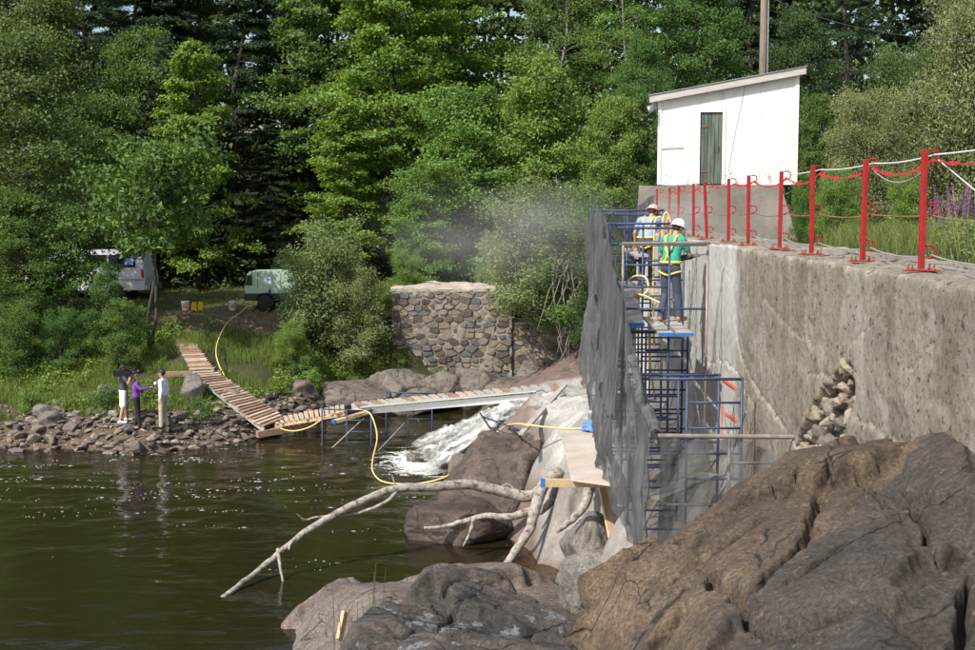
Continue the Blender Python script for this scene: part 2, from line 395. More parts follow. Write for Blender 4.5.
apron_mat()

def water_mat():
    m, nt, b, tc = base('river_water')
    out = nt.nodes['Material Output']
    gl = nt.nodes.new('ShaderNodeBsdfGlossy'); gl.inputs['Roughness'].default_value = 0.06; gl.inputs['Color'].default_value = (1, 1, 1, 1)
    body = nt.nodes.new('ShaderNodeBsdfDiffuse'); body.inputs['Color'].default_value = (0.0165, 0.0135, 0.0048, 1)
    tr = nt.nodes.new('ShaderNodeBsdfTransparent'); tr.inputs[0].default_value = (0.62, 0.46, 0.17, 1)
    mx = nt.nodes.new('ShaderNodeMixShader'); nt.links.new(attr(nt, 'shallow'), mx.inputs[0]); nt.links.new(body.outputs[0], mx.inputs[1]); nt.links.new(tr.outputs[0], mx.inputs[2])
    fr = nt.nodes.new('ShaderNodeFresnel'); fr.inputs[0].default_value = 1.33
    m2 = nt.nodes.new('ShaderNodeMixShader'); nt.links.new(fr.outputs[0], m2.inputs[0]); nt.links.new(mx.outputs[0], m2.inputs[1]); nt.links.new(gl.outputs[0], m2.inputs[2])
    # foam
    n1 = noise(nt, tc, 2.6, 8, 0.75, (0.55, 1.3, 1), 1.2); n2 = noise(nt, tc, 11, 5, 0.7)
    ad = _n(nt, 'ShaderNodeMath', operation='MULTIPLY_ADD'); nt.links.new(n2, ad.inputs[0]); ad.inputs[1].default_value = 0.35; nt.links.new(n1, ad.inputs[2])
    a2 = _n(nt, 'ShaderNodeMath', operation='ADD'); nt.links.new(ad.outputs[0], a2.inputs[0]); nt.links.new(attr(nt, 'foam'), a2.inputs[1])
    fm = ramp(nt, [(0.93, (0, 0, 0)), (1.0, (1, 1, 1))])
    dv = _n(nt, 'ShaderNodeMath', operation='DIVIDE'); nt.links.new(a2.outputs[0], dv.inputs[0]); dv.inputs[1].default_value = 1.35
    nt.links.new(dv.outputs[0], fm.inputs[0])
    fo = nt.nodes.new('ShaderNodeBsdfDiffuse'); fo.inputs[0].default_value = (0.62, 0.62, 0.58, 1)
    m3 = nt.nodes.new('ShaderNodeMixShader'); nt.links.new(fm.outputs[0], m3.inputs[0]); nt.links.new(m2.outputs[0], m3.inputs[1]); nt.links.new(fo.outputs[0], m3.inputs[2])
    nt.links.new(m3.outputs[0], out.inputs[0])
    bp = nt.nodes.new('ShaderNodeBump'); bp.inputs['Strength'].default_value = 0.34; bp.inputs['Distance'].default_value = 0.05
    nt.links.new(noise(nt, tc, 2.4, 4, 0.55, (0.8, 1.5, 1), 0.6), bp.inputs['Height'])
    for n in (gl, fr): nt.links.new(bp.outputs[0], n.inputs['Normal'])
water_mat()

# ================================================================== ground
SHX = [-60, -15, -10.5, -8.7, -7.5, -6.2, -3.0, 0.0, 2.0, 60]
SHY = [35.4, 36.0, 36.1, 37.6, 40.0, 42.6, 43.8, 44.5, 45.5, 46]
def ground_h(x, y):
    x = np.asarray(x, float); y = np.asarray(y, float)
    yS = np.interp(x, SHX, SHY) + 0.45 * fbm(x * 0.7, y * 0.0, seed=3)
    t = y - yS
    left = np.interp(t, [-40, -6, -2, 0, 1, 2.5, 4.5, 7, 10.5, 20, 40, 80, 200], [-1.6, -1.5, -0.8, -0.05, 0.5, 0.8, 1.2, 2.05, 3.2, 3.7, 5.0, 9, 22])
    led = np.interp(t, [-40, -3, 0, 0.6, 2.2, 4.0, 8, 40, 80, 200], [-1.6, -1.0, -0.1, 0.5, 1.0, 3.3, 3.9, 5.0, 9, 22])
    w = sst(-7, -4.6, x) * (1 - sst(2.0, 3.5, x))
    h = left * (1 - w) + led * w
    xr = np.where(y < 34, 3.75, 3.75 - 1.6 * sst(34, 40, y)); wr = np.where(y < 34, 0.6, 0.6 + 2.0 * sst(34, 40, y))
    right = 6.36 - 0.010 * np.clip(y - 14, 0, 20) + 0.07 * np.clip(y - 42, 0, 200) + 0.05 * np.clip(x - 9, 0, 30) * sst(20, 30, y)
    k = sst(0, 1, (x - xr) / wr)
    h = np.where(k > 0, np.maximum(h, h * (1 - k) + right * k), h)
    n = 0.10 * fbm(x * 0.5, y * 0.5, seed=5) + 0.05 * fbm(x * 2.3, y * 2.3, seed=6)
    return h + n * sst(-0.3, 1.0, h) * np.where(x > 3.3, 0.5, 1.0)
def gh(x, y): return float(ground_h(np.array([x]), np.array([y]))[0])

def graded(a, b, lo, hi, fine, coarse):
    o = [lo]
    while o[-1] < hi:
        v = o[-1]; d = max(0, a - v, v - b); o.append(v + fine + min(coarse, d * 0.25))
    return np.array(o)
gx = graded(-20, 14, -160, 160, 0.22, 12); gy = graded(16, 56, -40, 320, 0.24, 14)
X, Y = np.meshgrid(gx, gy, indexing='ij'); Z = ground_h(X, Y)
dirt = sst(0.1, 0.5, 1 - np.hypot((X + 11.0) / 4.6, (Y - 47.2) / 3.0) + 0.25 * fbm(X, Y, seed=8))
dirt = np.maximum(dirt, sst(0.0, 0.6, 1 - np.hypot((X - 6.6) / 2.2, (Y - 15) / 7.5) + 0.25 * fbm(X, Y, seed=9)))
dirt = np.maximum(dirt, 0.7 * (1 - sst(0.4, 1.2, Z)))
bed = 1 - sst(-0.25, 0.1, Z)
tag(link('ground', npmesh('ground', np.stack([X.ravel(), Y.ravel(), Z.ravel()], 1), gridfaces(len(gx), len(gy)), 'ground_soil', True, {'dirt': ('POINT', dirt), 'bed': ('POINT', bed)})), kind='structure')

# ------------------------------------------------------------------ river surface
gx = graded(-22, 6, -160, 12, 0.16, 12); gy = graded(14, 47, -30, 50, 0.16, 8)
X, Y = np.meshgrid(gx, gy, indexing='ij')
Z = 0.018 * fbm(X * 0.9, Y * 1.7, seed=21, oct=3) + 0.007 * fbm(X * 3.1, Y * 5.2, seed=22, oct=2)
fd = np.hypot((X + 1.9) / 3.0, (Y - 34.8) / 3.2)
Z += 0.08 * fbm(X * 2.2, Y * 2.2, seed=23) * np.clip(1.4 - fd, 0, 1)
tS = np.interp(X, SHX, SHY) - Y
foam = 0.62 * np.clip(1.25 - fd, 0, 1) + 0.30 * np.clip(1.9 - fd, 0, 1) * 0.5
foam += 0.52 * np.exp(-((tS - 1.1) / 1.0) ** 2) * sst(-6, -9, X) * (0.65 + 0.35 * vn(X * 0.35, Y * 0.1, seed=4))
foam += 0.16 * np.exp(-((tS - 3.6) / 2.2) ** 2) * sst(-7.5, -11, X)
foam += 0.10 * np.exp(-((Y - 39) / 4) ** 2) * (X > -9)
shal = np.clip(1.15 - np.hypot((X - 0.9) / 1.3, (Y - 24.6) / 2.6), 0, 1) * 1.2
shal = np.maximum(shal, 0.35 * sst(1.2, 0.0, tS))
tag(link('river', npmesh('river', np.stack([X.ravel(), Y.ravel(), Z.ravel()], 1), gridfaces(len(gx), len(gy)), 'river_water', True,
    {'foam': ('POINT', foam), 'shallow': ('POINT', np.clip(shal, 0, 0.85))})), kind='structure')

# ================================================================== bedrock sheets
def blur(Z, n):
    for _ in range(n):
        Zp = np.pad(Z, 1, mode='edge'); Z = (Zp[1:-1, 1:-1] * 4 + Zp[:-2, 1:-1] + Zp[2:, 1:-1] + Zp[1:-1, :-2] + Zp[1:-1, 2:]) / 8
    return Z
def hf_rock(name, xr, yr, step, base_f, mat, detail, cracks=(), seed=0, attrs=None, flatten=0.88):
    """bedrock as tilted slabs: each irregular cell takes the plane of the base surface at its centre, shifted and tilted a little"""
    xs = np.arange(xr[0], xr[1], step); ys = np.arange(yr[0], yr[1], step)
    X, Y = np.meshgrid(xs, ys, indexing='ij'); Zb = base_f(X, Y)
    a, sx, sy, ang = detail; ca, sa = math.cos(ang), math.sin(ang)
    wx = X + 0.14 * sy * 2 * fbm(X * 0.9 / sy, Y * 0.9 / sy, seed=seed + 1, oct=4); wy = Y + 0.14 * sy * 2 * fbm(X * 0.9 / sy, Y * 0.9 / sy, seed=seed + 2, oct=4)
    u = (wx * ca + wy * sa) / sx; v = (-wx * sa + wy * ca) / sy
    f1, f2, dx, dy, r1, r2, r3 = worley(u, v, seed)
    cu, cv = (u - dx) * sx, (v - dy) * sy; cx, cy = cu * ca - cv * sa, cu * sa + cv * ca
    e = 0.12; z0 = base_f(cx, cy); gx_ = (base_f(cx + e, cy) - base_f(cx - e, cy)) / (2 * e); gy_ = (base_f(cx, cy + e) - base_f(cx, cy - e)) / (2 * e)
    pl_ = z0 + (gx_ + (r2 - .5) * a * 1.6) * (X - cx) + (gy_ + (r3 - .5) * a * 1.6) * (Y - cy) + a * (r1 - .5)
    Z = Zb * (1 - flatten) + np.clip(pl_, Zb - 2.2 * a, Zb + 1.6 * a) * flatten
    edge = f2 - f1; on_ = sst(-.25, .15, vn(X * .8, Y * .8, seed=seed + 20))
    Z = Z - a * 0.7 * np.exp(-(edge / 0.028) ** 2) * on_
    h2, e2 = facets(u * 2.7 + 3, v * 2.2 + 5, seed + 5, 1.4); Z = Z + a * 0.16 * h2 - a * 0.10 * np.exp(-(e2 / 0.05) ** 2) * (1 - on_ * .5)
    Z = blur(Z, 3)
    Z += (a * 0.04 + .006) * fbm(u * 1.8, v * 2.6, seed=seed + 7, oct=7, gain=0.62) - 0.03 * np.clip(fbm(u * 3.1, v * 5.2, seed=seed + 8, oct=4) - .35, 0, .5) + 0.005 * fbm(X * 16, Y * 16, seed=seed + 9, oct=3)
    for poly, width, depth, step_h in cracks:
        w = [(p.x, p.y) for p in poly]; jx = 0.03 * fbm(X * 5, Y * 5, seed=2, oct=4); jy = 0.03 * fbm(X * 5, Y * 5, seed=7, oct=4)
        d, s_ = seg_dist(X + jx, Y + jy, w)
        Z -= (1.7 * depth * np.exp(-(d / (width * np.clip(.62 + .45 * vn(X * 3, Y * 3, seed=19), .3, 1.1))) ** 4) + .3 * depth * np.exp(-(d / (width * 4)) ** 2))
    at = {k: ('POINT', f(X, Y, Z)) for k, f in (attrs or {}).items()}
    o = link(name, npmesh(name, np.stack([X.ravel(), Y.ravel(), Z.ravel()], 1), gridfaces(len(xs), len(ys)), mat, True, at))
    return tag(o, kind='structure'), (xs, ys, Z)

# the large brown outcrop at the foot of the wall
ctl = [(975, 446, 9.3), (935, 444, 10.0), (895, 443, 10.5), (850, 446, 10.6), (800, 455, 10.3), (760, 478, 10.1), (720, 510, 9.9), (690, 533, 9.8), (650, 562, 9.6), (612, 592, 9.3), (585, 618, 9.0),
       (975, 650, 6.6), (900, 650, 6.7), (830, 650, 6.9), (750, 650, 7.2), (690, 650, 7.6), (975, 545, 7.9), (860, 545, 8.2), (780, 560, 8.3), (720, 590, 8.4), (660, 615, 8.5), (920, 490, 8.9), (850, 490, 9.3)]
cp = [P(*c) for c in ctl]
pts = [(p.x, p.y) for p in cp]; val = [p.z for p in cp]
for x, y, z in [(0.2, 11.6, 2.2), (1.0, 12.0, 2.9), (2.0, 12.6, 3.6), (3.2, 13.0, 4.1), (3.4, 14.6, 3.2), (1.5, 15, 2.3), (4.6, 10.5, 5.4), (4.6, 8, 5.4), (5.2, 6, 4.9), (-0.1, 9.5, 2.4), (0.1, 8.2, 3.0), (0.8, 5.5, 4.2), (3, 4.6, 4.6), (5, 4.5, 4.7), (4.4, 13, 4.2)]:
    pts.append((x, y)); val.append(z)
f_right = tps(pts, val, 2e-3)
def on(f, px, py, d0=5.0, d1=14.0):              # first hit of a pixel's ray with a height function
    ds = np.linspace(d0, d1, 240); r = ray(px, py)
    x = r.x / r.y * ds; z = CAM_Z + r.z / r.y * ds; hit = np.nonzero(f(x, ds) >= z)[0]
    k = hit[0] if len(hit) else int(np.argmin(np.abs(f(x, ds) - z))); return Vector((x[k], ds[k], z[k]))
def pl(f, *pp): return [on(f, *q) for q in pp]
CR = [(pl(f_right, (738, 600), (746, 615), (777, 622), (832, 612), (877, 605), (887, 609), (901, 617), (925, 613)), 0.062, 0.15, 0.05),
      (pl(f_right, (700, 575), (716, 588), (722, 595), (743, 598), (760, 585), (777, 567), (800, 540), (812, 512), (819, 488), (834, 468)), 0.045, 0.09, 0.05),
      (pl(f_right, (870, 475), (891, 492), (915, 504), (925, 530), (932, 550), (942, 557), (975, 543)), 0.06, 0.14, -0.06),
      (pl(f_right, (975, 560), (966, 595), (956, 648)), 0.055, 0.17, 0.04),
      (pl(f_right, (767, 633), (800, 630), (832, 627)), 0.035, 0.08, 0.02),
      (pl(f_right, (839, 571), (846, 583), (858, 593)), 0.022, 0.05, 0.0),
      (pl(f_right, (860, 466), (901, 480), (932, 492), (975, 500)), 0.05, 0.13, -0.05),
      (pl(f_right, (757, 495), (785, 491), (800, 480)), 0.02, 0.06, 0.02),
      (pl(f_right, (790, 580), (815, 563), (845, 535)), 0.024, 0.05, 0.02),
      (pl(f_right, (905, 618), (925, 628), (950, 640)), 0.05, 0.16, 0.05),
      (pl(f_right, (660, 600), (690, 575), (730, 545), (770, 512)), 0.02, 0.05, 0.03)]
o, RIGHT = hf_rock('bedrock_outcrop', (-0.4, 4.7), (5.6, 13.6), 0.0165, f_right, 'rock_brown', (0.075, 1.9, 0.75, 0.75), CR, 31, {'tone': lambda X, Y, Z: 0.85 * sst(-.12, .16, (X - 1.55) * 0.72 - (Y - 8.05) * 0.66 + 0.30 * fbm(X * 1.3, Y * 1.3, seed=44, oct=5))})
tag(o, 'large brown cracked bedrock outcrop below the concrete wall', kind='structure')

# dark broken ledges in front of it
ctl = [(395, 612, 9.6), (430, 588, 9.9), (480, 586, 10.0), (530, 596, 10.0), (590, 616, 9.9), (650, 634, 9.6), (720, 648, 9.2), (350, 650, 9.2), (430, 650, 8.6), (520, 650, 8.5), (620, 650, 8.6), (470, 615, 9.3), (560, 628, 9.3)]
cp = [P(*c) for c in ctl]; pts = [(p.x, p.y) for p in cp]; val = [p.z for p in cp]
for x, y, z in [(-1.7, 9.2, 2.6), (-1.5, 11, 1.8), (-0.6, 12, 2.6), (0.3, 12, 2.4), (1.2, 11.5, 2.6), (-1.6, 13.5, -0.2), (0, 14, 0.8), (1.5, 13.5, 1.2), (-1.4, 7.5, 3.4), (0, 7, 4.0), (1.6, 7.2, 4.0), (-2.6, 10, 0.6), (-2.4, 8, 1.8)]:
    pts.append((x, y)); val.append(z)
f_front0 = tps(pts, val, 2e-3)
f_front = lambda x, y: f_front0(x, y) - 0.10
CR = [(pl(f_front, (400, 640), (450, 612), (520, 608), (575, 622)), 0.03, 0.13, 0.06), (pl(f_front, (445, 600), (500, 598), (560, 612), (640, 640)), 0.03, 0.12, 0.05),
      (pl(f_front, (480, 640), (540, 632), (610, 645)), 0.03, 0.10, 0.05)]
o, FRONT = hf_rock('bedrock_ledge', (-2.6, 2.0), (7.4, 13.6), 0.019, f_front, 'rock_dark', (0.19, 1.5, 0.40, -0.35), CR, 58, None, .9)
tag(o, 'dark broken bedrock ledges in the near foreground', kind='structure')

# pale reddish slab between the dark ledges and the water
ctl = [(275, 650, 20.4), (300, 610, 21.0), (340, 590, 21.3), (400, 588, 21.6), (440, 574, 22.0), (480, 566, 22.4), (530, 578, 22.3), (570, 590, 21.8), (600, 604, 21.0), (400, 640, 17.5), (480, 620, 18.5), (560, 622, 18.0), (640, 640, 16.5), (330, 640, 18.8)]
cp = [P(*c) for c in ctl]; pts = [(p.x, p.y) for p in cp]; val = [p.z for p in cp]
for x, y, z in [(-4.2, 20.5, -0.5), (-3.6, 22.3, -0.6), (-1.8, 23.4, -0.5), (-0.4, 24.2, -0.5), (0.6, 23.8, -0.45), (1.3, 22.6, 0.1), (2.2, 22, 0.9), (2.6, 18, 1.6), (0, 15, 1.0), (-2.6, 16, 0.3), (-3.8, 18, -0.5)]:
    pts.append((x, y)); val.append(z)
f_pink = tps(pts, val, 2e-3)
o, PINK = hf_rock('bedrock_slab', (-4.8, 3.2), (14.2, 24.6), 0.04, f_pink, 'rock_pink', (0.13, 2.4, 0.9, 0.5), (), 83)
tag(o, 'pale reddish bedrock slab sloping into the water', kind='structure')

# the apron of pale rock below the dam
pts = []; val = []
for x, y, z in [(3.6, 13, 2.6), (3.6, 18, 2.4), (3.6, 24, 2.4), (3.6, 30, 2.4), (3.6, 36, 2.5), (1.9, 16, 2.0), (1.9, 20, 2.2), (1.9, 26, 2.35), (1.9, 32, 2.35), (2.0, 37, 2.2),
                (1.2, 26.5, 2.3), (0.6, 29, 2.3), (0.4, 32, 2.0), (0.5, 34.4, 1.75), (0.1, 29.3, 2.0), (-0.6, 30.6, 1.0), (-0.1, 33.2, 1.5), (0.9, 35.6, 1.85), (-1.6, 30.4, -0.4), (-1.8, 32.5, -0.5), (-1.0, 33.0, 0.55), (-0.9, 34.6, 0.5), (-2.6, 35, -0.5),
                (0.0, 27.2, 0.6), (-1.2, 27.6, -0.6), (0.9, 25.2, 1.1), (0.3, 25.3, -0.3), (1.0, 23.8, -0.15), (1.5, 24.5, 1.1), (1.75, 23, 1.1), (1.3, 22.4, 0.15), (1.8, 21, 1.3), (1.2, 20, 0.7), (0.6, 21.5, -0.4), (1.2, 17, 0.8), (-0.5, 18, -0.6), (-0.6, 23, -0.9), (-1.5, 38, -0.8), (-0.2, 37.5, 1.3), (0.6, 39, 1.5), (-0.6, 41, 0.8), (2, 41, 1.9), (-2.2, 28.5, -1), (-3, 32, -1.2), (-3, 37, -1.2), (-2, 40.5, -1), (0, 44, 0.6), (2.2, 45, 2.0), (3.6, 42, 2.4)]:
    pts.append((x, y)); val.append(z)
f_apron = tps(pts, val, 5e-3)
def wet(X, Y, Z):  # mask of the browner rock: wet parts, near slope and far end
    n = 0.3 * fbm(X * 0.9, Y * 0.9, seed=77)
    return np.clip(np.maximum(np.maximum(np.where(Y < 26, np.maximum(.42, sst(.55, .1, Z + n)), sst(1.95, 1.2, Z + n)), np.maximum(.9 * sst(.9, .2, X + n) * sst(37, 34, Y), sst(35.5, 37, Y + n))), 0.5 * sst(19.0, 17.0, Y + 2 * n)), 0, 1)
o, APR = hf_rock('rock_apron', (-3.4, 3.62), (13.2, 45.0), 0.05, f_apron, 'apron_rock', (0.14, 1.5, 0.75, 0.9), (), 101, {'wet': wet})
tag(o, 'pale grey rock apron under the scaffolding', kind='structure')
def samp(hf, x, y):
    xs, ys, Z = hf; i = int(np.clip(np.searchsorted(xs, x), 0, len(xs) - 1)); j = int(np.clip(np.searchsorted(ys, y), 0, len(ys) - 1)); return float(Z[i, j])

# ------------------------------------------------------------------ waterfall: a sheet pouring over the apron lip
def fall_mat():
    m, nt, b, tc = base('white_water')
    cb = nt.nodes.new('ShaderNodeCombineXYZ'); nt.links.new(attr(nt, 'across'), cb.inputs[0]); nt.links.new(attr(nt, 'along'), cb.inputs[1]); nt.links.new(attr(nt, 'layer'), cb.inputs[2])
    class t2: outputs = {'Object': cb.outputs[0]}
    st = noise(nt, t2, 5.0, 8, 0.62, (1.6, 0.42, 3), 0.5); fr = noise(nt, t2, 16, 6, 0.7, (1.0, 0.7, 3), 0.4)
    ad = _n(nt, 'ShaderNodeMath', operation='MULTIPLY_ADD'); nt.links.new(fr, ad.inputs[0]); ad.inputs[1].default_value = 0.45; nt.links.new(st, ad.inputs[2])
    a2 = _n(nt, 'ShaderNodeMath', operation='ADD'); nt.links.new(ad.outputs[0], a2.inputs[0]); nt.links.new(attr(nt, 'cover'), a2.inputs[1])
    al = ramp(nt, [(0.58, (0, 0, 0)), (0.86, (1, 1, 1))]); nt.links.new(a2.outputs[0], al.inputs[0])
    co = ramp(nt, [(0.60, (0.10, 0.092, 0.07)), (0.74, (0.36, 0.36, 0.345)), (0.92, (0.66, 0.67, 0.66))]); nt.links.new(a2.outputs[0], co.inputs[0])
    nt.links.new(co.outputs[0], b.inputs['Base Color']); b.inputs['Roughness'].default_value = 0.5
    bump(nt, b, fr, 0.8, 0.08)
    tr = nt.nodes.new('ShaderNodeBsdfTransparent'); ms = nt.nodes.new('ShaderNodeMixShader')
    nt.links.new(al.outputs[0], ms.inputs[0]); nt.links.new(tr.outputs[0], ms.inputs[1]); nt.links.new(b.outputs[0], ms.inputs[2]); nt.links.new(ms.outputs[0], nt.nodes['Material Output'].inputs[0])
fall_mat()
nu, nv = 90, 110
Vs, at_u, at_v, at_c, at_l, Fs = [], [], [], [], [], []
for lay in range(3):
    u = np.linspace(0, 1, nu)[:, None]; v = np.linspace(0, 1, nv)[None]
    A0, A1 = np.array(P(556, 399, 33.2)), np.array(P(528, 404, 35.0))              # crest
    B0, B1 = np.array(PZ(396, 486, 0.0)), np.array(PZ(372, 436, 0.0))              # foot
    bx = (A0[0] * (1 - u) + A1[0] * u) * (1 - v) + (B0[0] * (1 - u) + B1[0] * u) * v
    by = (A0[1] * (1 - u) + A1[1] * u) * (1 - v) + (B0[1] * (1 - u) + B1[1] * u) * v
    zt = (A0[2] * (1 - u) + A1[2] * u)
    bz = zt * np.interp(v, [0, 0.10, 0.3, 0.5, 0.68, 0.82, 1.0], [1.0, .97, .74, .40, .13, 0.03, -0.005]) + 0.05 * lay * sst(0, .2, v) * (1 - .7 * v)
    bz = bz + (0.13 * fbm(u * 7 + lay * 3, v * 5, seed=61 + lay, oct=4) + 0.09 * fbm(u * 17, v * 13, seed=64 + lay, oct=4, gain=.6)) * sst(0, 0.25, v) * (1.1 - 0.6 * v)
    by = by + 0.10 * fbm(u * 5, v * 4, seed=66 + lay)
    cov = 0.085 - 0.05 * lay - 0.55 * (np.abs(u - 0.5) * 2) ** 5 - 0.55 * sst(.62, 1.0, v) - 0.12 * sst(0.2, 0, v) + 0 * u
    Vs.append(np.stack([bx.ravel(), by.ravel(), bz.ravel()], 1)); Fs.append(gridfaces(nu, nv) + lay * nu * nv)
    at_u.append((u + 0 * v).ravel()); at_v.append((v + 0 * u).ravel() * 2); at_c.append(cov.ravel()); at_l.append(np.full(nu * nv, lay * 3.7))
tag(link('waterfall', npmesh('waterfall', np.concatenate(Vs), np.concatenate(Fs), 'white_water', True, {'across': ('POINT', np.concatenate(at_u)), 'along': ('POINT', np.concatenate(at_v)), 'cover': ('POINT', np.concatenate(at_c)), 'layer': ('POINT', np.concatenate(at_l))})), kind='structure')
# ------------------------------------------------------------------ foam flecks drifting on the water
rng = np.random.default_rng(5)
N = 8000
px = np.concatenate([rng.uniform(-17, -6, N // 2), rng.normal(-3.4, 2.6, N // 4), rng.uniform(-9, 0, N - N // 2 - N // 4)])
py = np.concatenate([36.0 - np.abs(rng.normal(0, 3.6, N // 2)), rng.normal(34, 2.6, N // 4), rng.uniform(24, 41, N - N // 2 - N // 4)])
k = (np.interp(px, SHX, SHY) - py > 0.25) & (fbm(px * 0.45, py * 2.3, seed=41) + .35 * vn(px * 2.2, py * 3.5, seed=42) > 0.42 + .25 * (px > -9)); px, py = px[k], py[k]
s = rng.gamma(1.1, 0.008, len(px)) + 0.004; s = np.minimum(s, 0.05); el = rng.uniform(1.0, 2.4, len(px))
z0 = 0.018 * fbm(px * 0.9, py * 1.7, seed=21, oct=3) + 0.007 * fbm(px * 3.1, py * 5.2, seed=22, oct=2)
ang = np.linspace(0, 2 * np.pi, 7)[:-1]
ring = np.stack([px[:, None] + s[:, None] * el[:, None] * np.cos(ang) * rng.uniform(0.6, 1.2, (len(px), 6)), py[:, None] + s[:, None] * np.sin(ang) * rng.uniform(0.6, 1.2, (len(px), 6)), np.repeat((z0 - 0.004)[:, None], 6, 1)], 2)
top = np.stack([px, py, z0 + 0.012 + s * 0.15], 1)[:, None]
V = np.concatenate([ring, top], 1).reshape(-1, 3); b0 = np.arange(len(px))[:, None] * 7
F = np.concatenate([np.stack([b0[:, 0] + i, b0[:, 0] + (i + 1) % 6, b0[:, 0] + 6], 1) for i in range(6)])
flat('foam_white', (0.26, 0.26, 0.24), 0.9, 0.1)
tag(link('foam_fleck', npmesh('foam_fleck', V, F, 'foam_white', True)), 'white foam flecks drifting on the dark river', 'foam', kind='stuff')
# ================================================================== the concrete wall
WX, WT = 3.45, 6.63
ycs = np.concatenate([np.arange(7.0, 20.5, 0.028), np.arange(20.5, 34.6, 0.07)])
zf = np.arange(1.7, WT - 0.07, 0.03)
prof = [(WX, z, 1.0) for z in zf] + [(WX + 0.002, WT - 0.035, 1), (WX + 0.012, WT - 0.010, .8), (WX + 0.035, WT, .5)] + [(x, WT, 0.0) for x in np.arange(WX + 0.08, 5.0, 0.07)] + [(5.02, WT - 0.02, 0), (5.05, WT - 0.6, 0)]
prof = np.array(prof)
S, YY = np.meshgrid(np.arange(len(prof)), ycs, indexing='ij')
X = prof[S, 0].copy(); Zw = prof[S, 1].copy(); fw = prof[S, 2]
# hole with rubble (outline traced on the wall face)
hole = [PX(px, py, WX) for px, py in ((851, 358), (856, 372), (854, 400), (846, 425), (840, 462), (790, 462), (798, 436), (806, 415), (818, 396), (832, 376), (842, 362))]
hp = [(p.y, p.z) for p in hole]
def inside(y, z, poly):
    c = np.zeros(y.shape, bool); n = len(poly)
    for i in range(n):
        (ay, az), (by, bz) = poly[i], poly[(i + 1) % n]
        k = ((az > z) != (bz > z)) & (y < (by - ay) * (z - az) / (bz - az + 1e-12) + ay); c ^= k
    return c
jy = YY + 0.05 * fbm(YY * 4, Zw * 4, seed=3, oct=3); jz = Zw + 0.05 * fbm(YY * 4, Zw * 4, seed=4, oct=3)
ins = inside(jy, jz, hp); hd, _ = seg_dist(jy, jz, hp + hp[:1])
rec = np.where(ins, sst(0.0, 0.10, hd), 0.0) * (fw > 0.9)
new = sst(18.6, 19.6, YY + 0.3 * fbm(YY, Zw, seed=6) + 0.22 * (4.9 - Zw) * (Zw < 4.9)) * 1.0
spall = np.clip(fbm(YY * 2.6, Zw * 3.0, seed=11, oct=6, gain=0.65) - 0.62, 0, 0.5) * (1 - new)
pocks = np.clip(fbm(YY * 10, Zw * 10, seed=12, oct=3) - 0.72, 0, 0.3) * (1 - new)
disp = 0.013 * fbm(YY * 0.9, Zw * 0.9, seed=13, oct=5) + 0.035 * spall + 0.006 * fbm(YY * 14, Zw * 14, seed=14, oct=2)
disp += 0.05 * new                                    # the freshly repaired stretch sits a little back
# cracks with pale edges
pale = np.zeros(YY.shape); dark = np.zeros(YY.shape)
for pix, wd, pw in ((((735, 335), (742, 362), (760, 392), (778, 420), (797, 447)), 0.022, 0.055), (((853, 415), (875, 428), (905, 446)), 0.012, 0.05),
                    (((806, 368), (822, 378), (838, 372)), 0.010, 0.03), (((855, 340), (862, 330), (872, 322)), 0.010, 0.0), (((700, 362), (716, 358), (735, 372), (752, 402)), 0.010, 0.04),
                    (((765, 300), (790, 330), (815, 345)), 0.008, 0.012), (((905, 370), (925, 352), (932, 345)), 0.012, 0.0)):
    w = [(p.y, p.z) for p in (PX(a, b, WX) for a, b in pix)]
    d, sd = seg_dist(YY + 0.035 * fbm(YY * 5, Zw * 5, seed=15, oct=3), Zw + 0.035 * fbm(YY * 5, Zw * 5, seed=16, oct=3), w)
    disp += 0.035 * np.exp(-(d / wd) ** 2) + 0.012 * (sd > 0) * np.exp(-(d / .35) ** 2)
    if pw: pale = np.maximum(pale, 0.42 * np.exp(-(d / (pw * .4)) ** 2) * np.clip(.55 + fbm(YY * 7, Zw * 7, seed=17, oct=3), 0, 1))
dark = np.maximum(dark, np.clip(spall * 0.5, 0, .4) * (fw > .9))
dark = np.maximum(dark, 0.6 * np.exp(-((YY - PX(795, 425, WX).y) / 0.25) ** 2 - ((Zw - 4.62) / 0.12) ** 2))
pale = np.maximum(pale, 0.22 * sst(0.35, 0.8, fbm(YY * 1.3, Zw * 1.3, seed=18, oct=6, gain=.6)) * (1 - new))
fresh = new * sst(0.0, 0.2, fw)
X += np.where(fw > 0.05, disp * fw + 0.24 * rec, 0)
top = fw < 0.5
Zw = Zw + np.where(top, 0.02 * fbm(X * 2.5, YY * 2.5, seed=19, oct=4) + 0.006 * fbm(X * 12, YY * 12, seed=20, oct=2), -0.0) - (np.abs(fw - 0.8) < 0.35) * np.clip(0.06 * fbm(YY * 3.6, 0 * YY, seed=24, oct=5, gain=.65), 0, 0.05)
wall = thing('concrete_wall', 'long weathered concrete dam wall with rubble hole and repaired far end', 'wall', (4.2, 20, 2.0))
V = np.stack([X.ravel(), YY.ravel(), Zw.ravel()], 1)
link('wall_face', npmesh('wall_face', V, gridfaces(len(prof), len(ycs))[:, ::-1], 'wall_concrete', True, {'pale': ('POINT', pale), 'dark': ('POINT', dark), 'fresh': ('POINT', fresh)}), wall)

